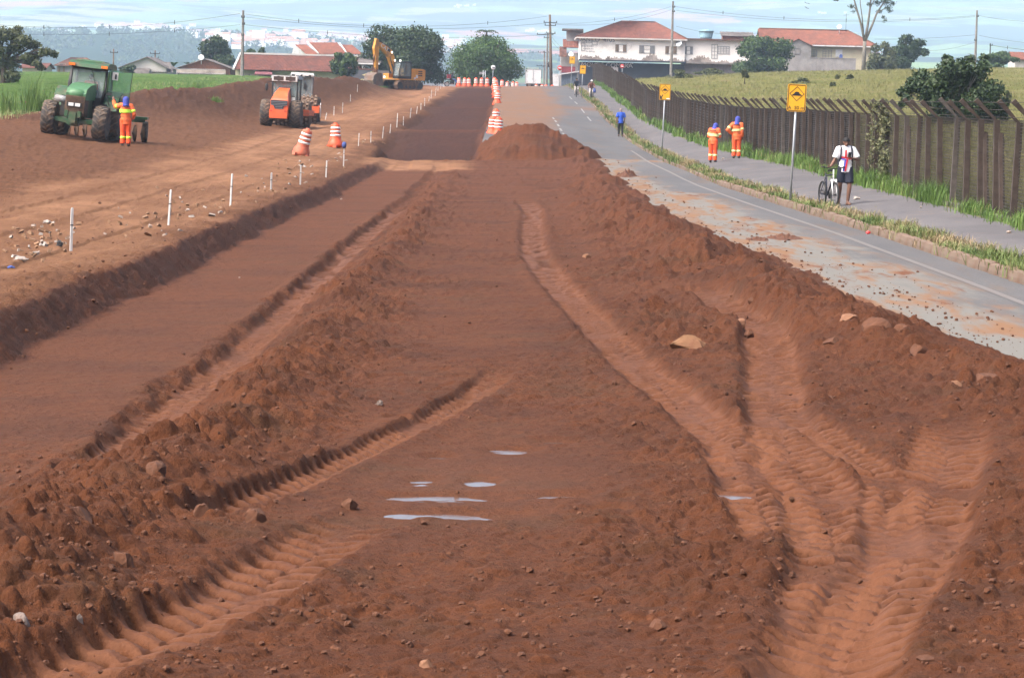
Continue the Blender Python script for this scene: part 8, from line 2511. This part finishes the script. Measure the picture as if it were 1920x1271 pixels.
F7 = Figure(1.72, pel=(0, .2, .92), wst=(0, .15, 1.08), chs=(0, .08, 1.25), nck=(0, .02, 1.42), hed=(0, -.02, 1.55), shL=(.18, .05, 1.36), shR=(-.18, .05, 1.36), elL=(.27, -.1, 1.18), elR=(-.27, -.1, 1.18), wrL=(.28, -.28, 1.06), wrR=(-.28, -.28, 1.06),
            hiL=(.1, .2, .9), hiR=(-.1, .2, .9), knL=(.2, -.15, .72), knR=(-.2, -.15, .72), anL=(.2, .08, .36), anR=(-.2, .08, .36), toL=(.2, -.08, .32), toR=(-.2, -.08, .32))
F7.body(M['skin_m'], P7, .02); F7.shirt(M['navy_cloth'], P7, 1.0, .03, .0, 'jacket'); F7.trousers(M['darkpants'], P7)
b = MB(); b.ball(F7.J['hed'] + Vector((0, 0, .02)), (.125, .145, .14), 14, 10); b.build('helmet', M['black'], P7)
b = MB(); b.box((0, .42, 1.2), (.46, .46, .46), top=.96); b.box((0, .42, 1.44), (.47, .47, .03))
tag(b.build('delivery_box', mat('dark_red_box_cloth', (.16, .015, .025), .7, var=.15), None, (q.x, 352, mz), (0, 0, PI / 2 + .2)), 'dark red delivery box behind the motorcyclist at the crest', 'delivery box')

# ------------------------------------------------------------------ puddles, rocks, clods, litter
wm = bpy.data.materials.new('muddy_water'); wm.use_nodes = True
bb = wm.node_tree.nodes['Principled BSDF']; bb.inputs['Base Color'].default_value = (.10, .06, .045, 1); bb.inputs['Roughness'].default_value = .2; bb.inputs['Specular IOR Level'].default_value = .9
M['water'] = wm
rv = np.random.default_rng(77)


for k, (cx_, cy_, cz_, w_, l_) in enumerate(PUD_W):
    th_ = np.linspace(0, 2 * PI, 49)[:-1]
    V = np.array([(cx_ + 1.02 * w_ * math.cos(a), cy_ + 1.02 * l_ * math.sin(a), cz_) for a in th_] + [(cx_, cy_, cz_)])
    Fp = np.array([(q, (q + 1) % 48, 48) for q in range(48)])
    tag(link('puddle', np_mesh('puddle', V, Fp, M['water'], True)), kind='structure')

M['rock_y'] = mat('ochre_rock', (.185, .092, .042), .9, var=.25, scale=7, dirt=(.13, .05, .025), dirt_amt=.3, bump=.8)
M['clod'] = mat('red_clod', (.088, .032, .013), .95, var=.3, scale=9, dirt=(.075, .029, .0145), dirt_amt=.4, bump=1.0)
M['stone_g'] = mat('pale_grey_stone', (.16, .125, .105), .85, var=.2, scale=6, dirt=(.14, .06, .035), dirt_amt=.35, bump=.6)
M['stone_t'] = mat('tan_stone', (.19, .088, .045), .85, var=.2, scale=6, dirt=(.15, .06, .03), dirt_amt=.3, bump=.6)


def rock_mesh(name, sx, sy, sz, seed, m_, cut=.6, n=18, mm=13):
    r_ = random.Random(seed); b = MB()
    planes = [(Vector((r_.gauss(0, 1), r_.gauss(0, 1), r_.gauss(0, .8))).normalized(), r_.uniform(cut * .8, 1.0)) for _ in range(16)]
    b.ball((0, 0, 0), 1.0, n, mm)
    vs_ = []
    for v in b.v:
        p = Vector(v)
        for nrm, d in planes:
            e = p.dot(nrm) - d
            if e > 0: p -= nrm * e
        p *= 1 + .05 * math.sin(p.x * 7 + seed) * math.sin(p.y * 6) + .03 * r_.uniform(-1, 1)
        vs_.append((p.x * sx, p.y * sy, p.z * sz))
    b.v = vs_; b.sm = [False] * len(b.sm)
    return b.mesh(name, m_)


def px_ground(px, py, fine=False):
    d = ray(px, py); Ys = np.geomspace(11.2, 160, 900)
    p = np.array([[d.x, d.y, d.z]]) * (Ys / d.y)[:, None]
    z = features(p[:, 0], p[:, 1], fine)[0]
    i_ = int(np.argmax(p[:, 2] < z)); return Vector((p[i_, 0], p[i_, 1], float(z[i_])))


ROCKS = [(1290, 640, 94, 38, 'rock_y', 'large split ochre rock lying between the wheel tracks'), (1385, 603, 34, 26, 'stone_t', 'smaller ochre lump just behind the split rock'), (1405, 622, 26, 22, 'clod', 'tan clod to the right of the split rock'),
         (130, 965, 110, 70, 'clod', 'big flat topped clod on the left heap near the edge'), (372, 900, 44, 30, 'stone_t', 'pinkish block on the left heap above the rut'), (292, 880, 70, 50, 'clod', 'smooth rounded clod crowning the left heap'), (38, 1162, 52, 48, 'stone_g', 'pale grey stone at the left bottom edge'),
         (148, 1165, 18, 30, 'stone_g', 'thin pale grey stone standing in the left heap'), (800, 1248, 42, 36, 'stone_t', 'rounded tan stone at the middle of the bottom edge'), (228, 1040, 50, 50, 'clod', 'large clod above the lugged rut at left'), (480, 968, 66, 52, 'clod', 'dark overhanging clod at the end of the left heap'),
         (380, 955, 40, 36, 'clod', 'round clod in the middle of the left heap'), (1640, 610, 70, 40, 'clod', 'flat slab of earth leaning on the right heap'), (1690, 618, 40, 36, 'clod', 'jagged clod on the crest of the right heap'), (1590, 596, 40, 28, 'stone_t', 'light clod on top of the right heap'), (1720, 655, 44, 40, 'clod', 'block of earth at the right end of the heap crest'),
         (1850, 705, 60, 40, 'clod', 'overhanging clod at the right edge by the road'), (1790, 722, 36, 26, 'stone_t', 'orange clod below the right edge overhang'), (1873, 1094, 32, 20, 'stone_t', 'small orange stone near the lower right edge'), (1780, 1040, 44, 30, 'clod', 'clod beside the rightmost wheel track'),
         (1230, 1170, 54, 34, 'clod', 'clod half buried left of the wheel tracks near the bottom'), (1735, 1232, 40, 26, 'clod', 'dark clod at the lower right corner'), (655, 945, 44, 34, 'clod', 'clod on the bank beside the puddles'), (1127, 287, 12, 11, 'clod', 'lone clod lying on the asphalt right of the spoil heap'), (1088, 281, 16, 12, 'clod', 'clod at the right foot of the spoil heap'),
         (1696, 592, 14, 8, 'clod', 'small clod on the muddy road beyond the heap'), (1480, 540, 30, 18, 'clod', 'clod at the gap in the right berm'), (1100, 480, 20, 12, 'stone_t', 'tan clod among the lumps right of the upper track'), (1560, 640, 36, 26, 'clod', 'clod on the near flank of the right heap'), (1410, 560, 26, 18, 'clod', 'clod beside the saddle of the right berm')]
for k, (px_, py_, w_, h_, m_, lb) in enumerate(ROCKS):
    p = px_ground(px_, py_ + h_ * .3)
    s_ = p.y / F_PX; sx = w_ * s_ / 2; sz = h_ * s_ / 2
    me = rock_mesh('rock', sx, sx * (.8 if m_ != 'rock_y' else .9), sz * 1.1, 300 + k, M[m_])
    o = link('rock' if m_ != 'clod' else 'earth_clod', me, None, (p.x, p.y, p.z + sz * .12), (random.uniform(-.2, .2), random.uniform(-.15, .15), random.uniform(0, 6) if m_ != 'rock_y' else .1))
    tag(o, lb, 'rock' if m_ != 'clod' else 'clod', 'loose rocks and clods')

# crumbs: thousands of small lumps nobody could count
base_lumps = []
for k in range(6):
    b = MB(); b.ball((0, 0, 0), 1.0, 7, 5, jit=.22, seed=500 + k); base_lumps.append((np.array(b.v), [f for f in b.f]))
n = 13000
Yc = 1 / rv.uniform(1 / 85., 1 / 12., n); Xc = rv.uniform(-.19, .19, n) * Yc
z_, cp_, wt_, hl_, rg_ = features(Xc, Yc)
keepm = (rv.random(n) < np.clip(rg_ * 1.3 - .12, .015, 1)) & (Xc < earth_edge(Yc) + .6 * rv.random(n))
# a scatter on the muddy part of the road as well
Yd = 1 / rv.uniform(1 / 140., 1 / 26., 800); Xd = earth_edge(Yd) + np.abs(rv.normal(size=800)) * .7
Xc = np.concatenate([Xc[keepm], Xd]); Yc = np.concatenate([Yc[keepm], Yd]); z_ = np.concatenate([z_[keepm], base_z(Xd, Yd) + .004])
sz_ = np.concatenate([.005 + .017 * rv.random(keepm.sum()) ** 3.0, .004 + .016 * rv.random(800) ** 3.0]) * (1 + np.clip(Yc - 20, 0, 60) / 70.)
VV = []; FF3 = []; FF4 = []; o_ = 0
F3_all = []; 
for k in range(6):
    bv, bf = base_lumps[k]
    tri = []
    for f in bf:
        tri.append((f[0], f[1], f[2]))
        if len(f) == 4: tri.append((f[0], f[2], f[3]))
    tri = np.array(tri)
    idx = np.arange(k, len(Xc), 6); a_ = rv.random(len(idx)) * 2 * PI; ca, sa = np.cos(a_), np.sin(a_)
    S = sz_[idx]; fl = .6 + .4 * rv.random(len(idx))
    x = (bv[None, :, 0] * ca[:, None] - bv[None, :, 1] * sa[:, None]) * S[:, None] + Xc[idx][:, None]
    y = (bv[None, :, 0] * sa[:, None] + bv[None, :, 1] * ca[:, None]) * S[:, None] + Yc[idx][:, None]
    z = bv[None, :, 2] * (S * fl)[:, None] + z_[idx][:, None] + (S * .3)[:, None]
    VV.append(np.stack([x, y, z], -1).reshape(-1, 3))
    F3_all.append((tri[None] + (np.arange(len(idx)) * len(bv))[:, None, None]).reshape(-1, 3) + o_)
    o_ += len(idx) * len(bv)
tag(link('earth_crumbs', np_mesh('earth_crumbs', np.concatenate(VV), np.concatenate(F3_all), M['clod'], False)), kind='stuff')

# rubble, bark and litter along the left bank
M['litter_w'] = mat('dirty_white_plastic', (.33, .30, .27), .7, var=.2, scale=9, dirt=(.17, .10, .06), dirt_amt=.5)
M['bark_l'] = mat('dry_bark_scraps', (.20, .115, .065), .9, var=.3, scale=7)
rb = MB(); rn = random.Random(91)
for cx, cy, sx_, sy_, nn in ((70, 455, 70, 34, 60), (560, 320, 40, 22, 26), (640, 300, 20, 12, 10), (500, 350, 40, 20, 18), (700, 262, 30, 16, 14), (260, 420, 120, 40, 30), (400, 390, 120, 40, 30)):
    for _ in range(nn):
        px_, py_ = rn.gauss(cx, sx_ * .5), rn.gauss(cy, sy_ * .5)
        if not (0 < px_ < 800 and 230 < py_ < 560): continue
        p = px_ground(px_, py_)
        if p.x > -5.8: continue
        L_ = rn.uniform(.02, .10) * (1 + p.y / 160)
        rb.box((p.x, p.y, p.z + .03), (L_, L_ * rn.uniform(.2, .7), .02 + .03 * rn.random()), (rn.uniform(-.5, .5), rn.uniform(-.5, .5), rn.uniform(0, 6)), 0 if rn.random() < .42 else 1, top=.8)
tag(rb.build('rubble_scraps', [M['litter_w'], M['bark_l']]), kind='stuff')


def litter(px, py, w, h, m_, label, onpave=False):
    p = px_ground(px, py) if not onpave else None
    if p is None:
        Ys = np.linspace(40, 140, 400); d = ray(px, py)
        best = min(Ys, key=lambda Y: abs((d * (Y / d.y)).z - surf((d * (Y / d.y)).x, Y) - .06)); p = d * (best / d.y)
    s_ = p.y / F_PX; b = MB(); rl = random.Random(int(px))
    b.ball((0, 0, 0), (w * s_ / 2, w * s_ * .35, h * s_ / 2), 9, 6, jit=.3, seed=int(px)); b.sm = [False] * len(b.sm)
    b.add([(-w * s_ * .5, 0, 0), (w * s_ * .2, -.03, h * s_ * .4), (w * s_ * .6, .04, -h * s_ * .2)], [(0, 1, 2)])
    tag(b.build('litter', m_, None, (p.x, p.y, p.z + h * s_ * .3), (0, 0, rl.uniform(0, 6))), label, 'litter', 'scraps of litter')


for a in ((40, 490, 26, 10, M['litter_w'], 'white plastic scrap in the rubble left of the first stake'), (112, 464, 12, 16, M['black'], 'black scrap sticking up from the rubble left of the first stake'), (20, 505, 22, 8, M['bluepaint'], 'blue grey scrap at the left edge below the rubble'), (461, 332, 8, 5, M['litter_w'], 'pale scrap beside the haul road between the third and fourth stakes'),
          (88, 420, 16, 9, M['litter_w'], 'crumpled white paper above the first stake'), (640, 375, 4, 4, M['litter_w'], 'white speck on the bank below the stakes'), (712, 760, 16, 12, M['stone_g'], 'pale grey scrap at the edge of the graded strip'), (449, 523, 5, 4, M['litter_w'], 'white speck on the smooth lower bed')):
    litter(*a)
for a in ((1606, 374, 12, 7, M['litter_w'], 'white litter by the grass behind the young man'), (1628, 438, 10, 6, M['sign_red'], 'red wrapper at the kerb among verge grass'), (1892, 437, 9, 6, M['litter_w'], 'white litter at the pavement edge by the fence grass'), (1356, 299, 7, 4, M['litter_w'], 'white scrap on the pavement by the stooping worker'), (1727, 390, 6, 4, M['litter_w'], 'white speck in the grass below the fence'), (1552, 363, 8, 4, M['bark_l'], 'brown scrap beside the bicycle wheel')):
    litter(*a, onpave=True)
# spoil lumps and mud smears on the road
for k, (px_, py_, w_, h_, lb) in enumerate(((1175, 331, 40, 12, 'low mound of red spoil on the asphalt behind the berm'), (1470, 447, 60, 8, 'low smear of red spoil in the middle of the road'), (1420, 450, 40, 7, 'smaller smear of red spoil on the muddy lane'))):
    Ys = np.linspace(40, 140, 600); d = ray(px_, py_); best = min(Ys, key=lambda Y: abs((d * (Y / d.y)).z - surf((d * (Y / d.y)).x, Y))); p = d * (best / d.y)
    s_ = p.y / F_PX; n_ = 40
    gx_, gy_ = np.meshgrid(np.linspace(-1.1, 1.1, n_), np.linspace(-1.1, 1.1, n_)); rr = np.sqrt(gx_ ** 2 + gy_ ** 2) + .3 * fbm(gx_ * 2.5 + k * 9, gy_ * 2.5, 700 + k, 4)
    hh = np.clip(1 - rr, -.12, 1) * h_ * s_ * (1 + .5 * fbm(gx_ * 6, gy_ * 6 + k, 710, 3))
    wx = p.x + gx_ * w_ * s_ / 2; wy = p.y + gy_ * w_ * s_ * 1.4
    zz = base_z(wx.ravel(), wy.ravel()) + hh.ravel()
    o = link('spoil_heap', np_mesh('spoil_heap', np.stack([wx.ravel(), wy.ravel(), zz], 1), grid_faces(n_, n_), M['clod'], True))
    tag(o, lb, 'spoil heap', 'spoil dropped on the road')
# two birds over the annex
for k, (px_, py_) in enumerate(((1513, 7), (1513, 16))):
    p = PX(px_, py_, 300); b = MB(); b.tube([(0, -.12, 0), (0, 0, .01), (0, .14, 0)], [.015, .035, .01], 7)
    b.add([(0, -.05, .02), (0, .06, .02), (-.2, .02, .08), (-.32, .08, .03)], [(0, 1, 3, 2)]); b.add([(0, -.05, .02), (0, .06, .02), (.2, .02, .08), (.32, .08, .03)], [(0, 2, 3, 1)])
    tag(b.build('bird', M['black'], None, p, (.1, .3, .6 * k)), ['upper of two tiny dark birds above the round tree', 'lower of two tiny dark birds above the round tree'][k], 'bird', 'birds in flight')
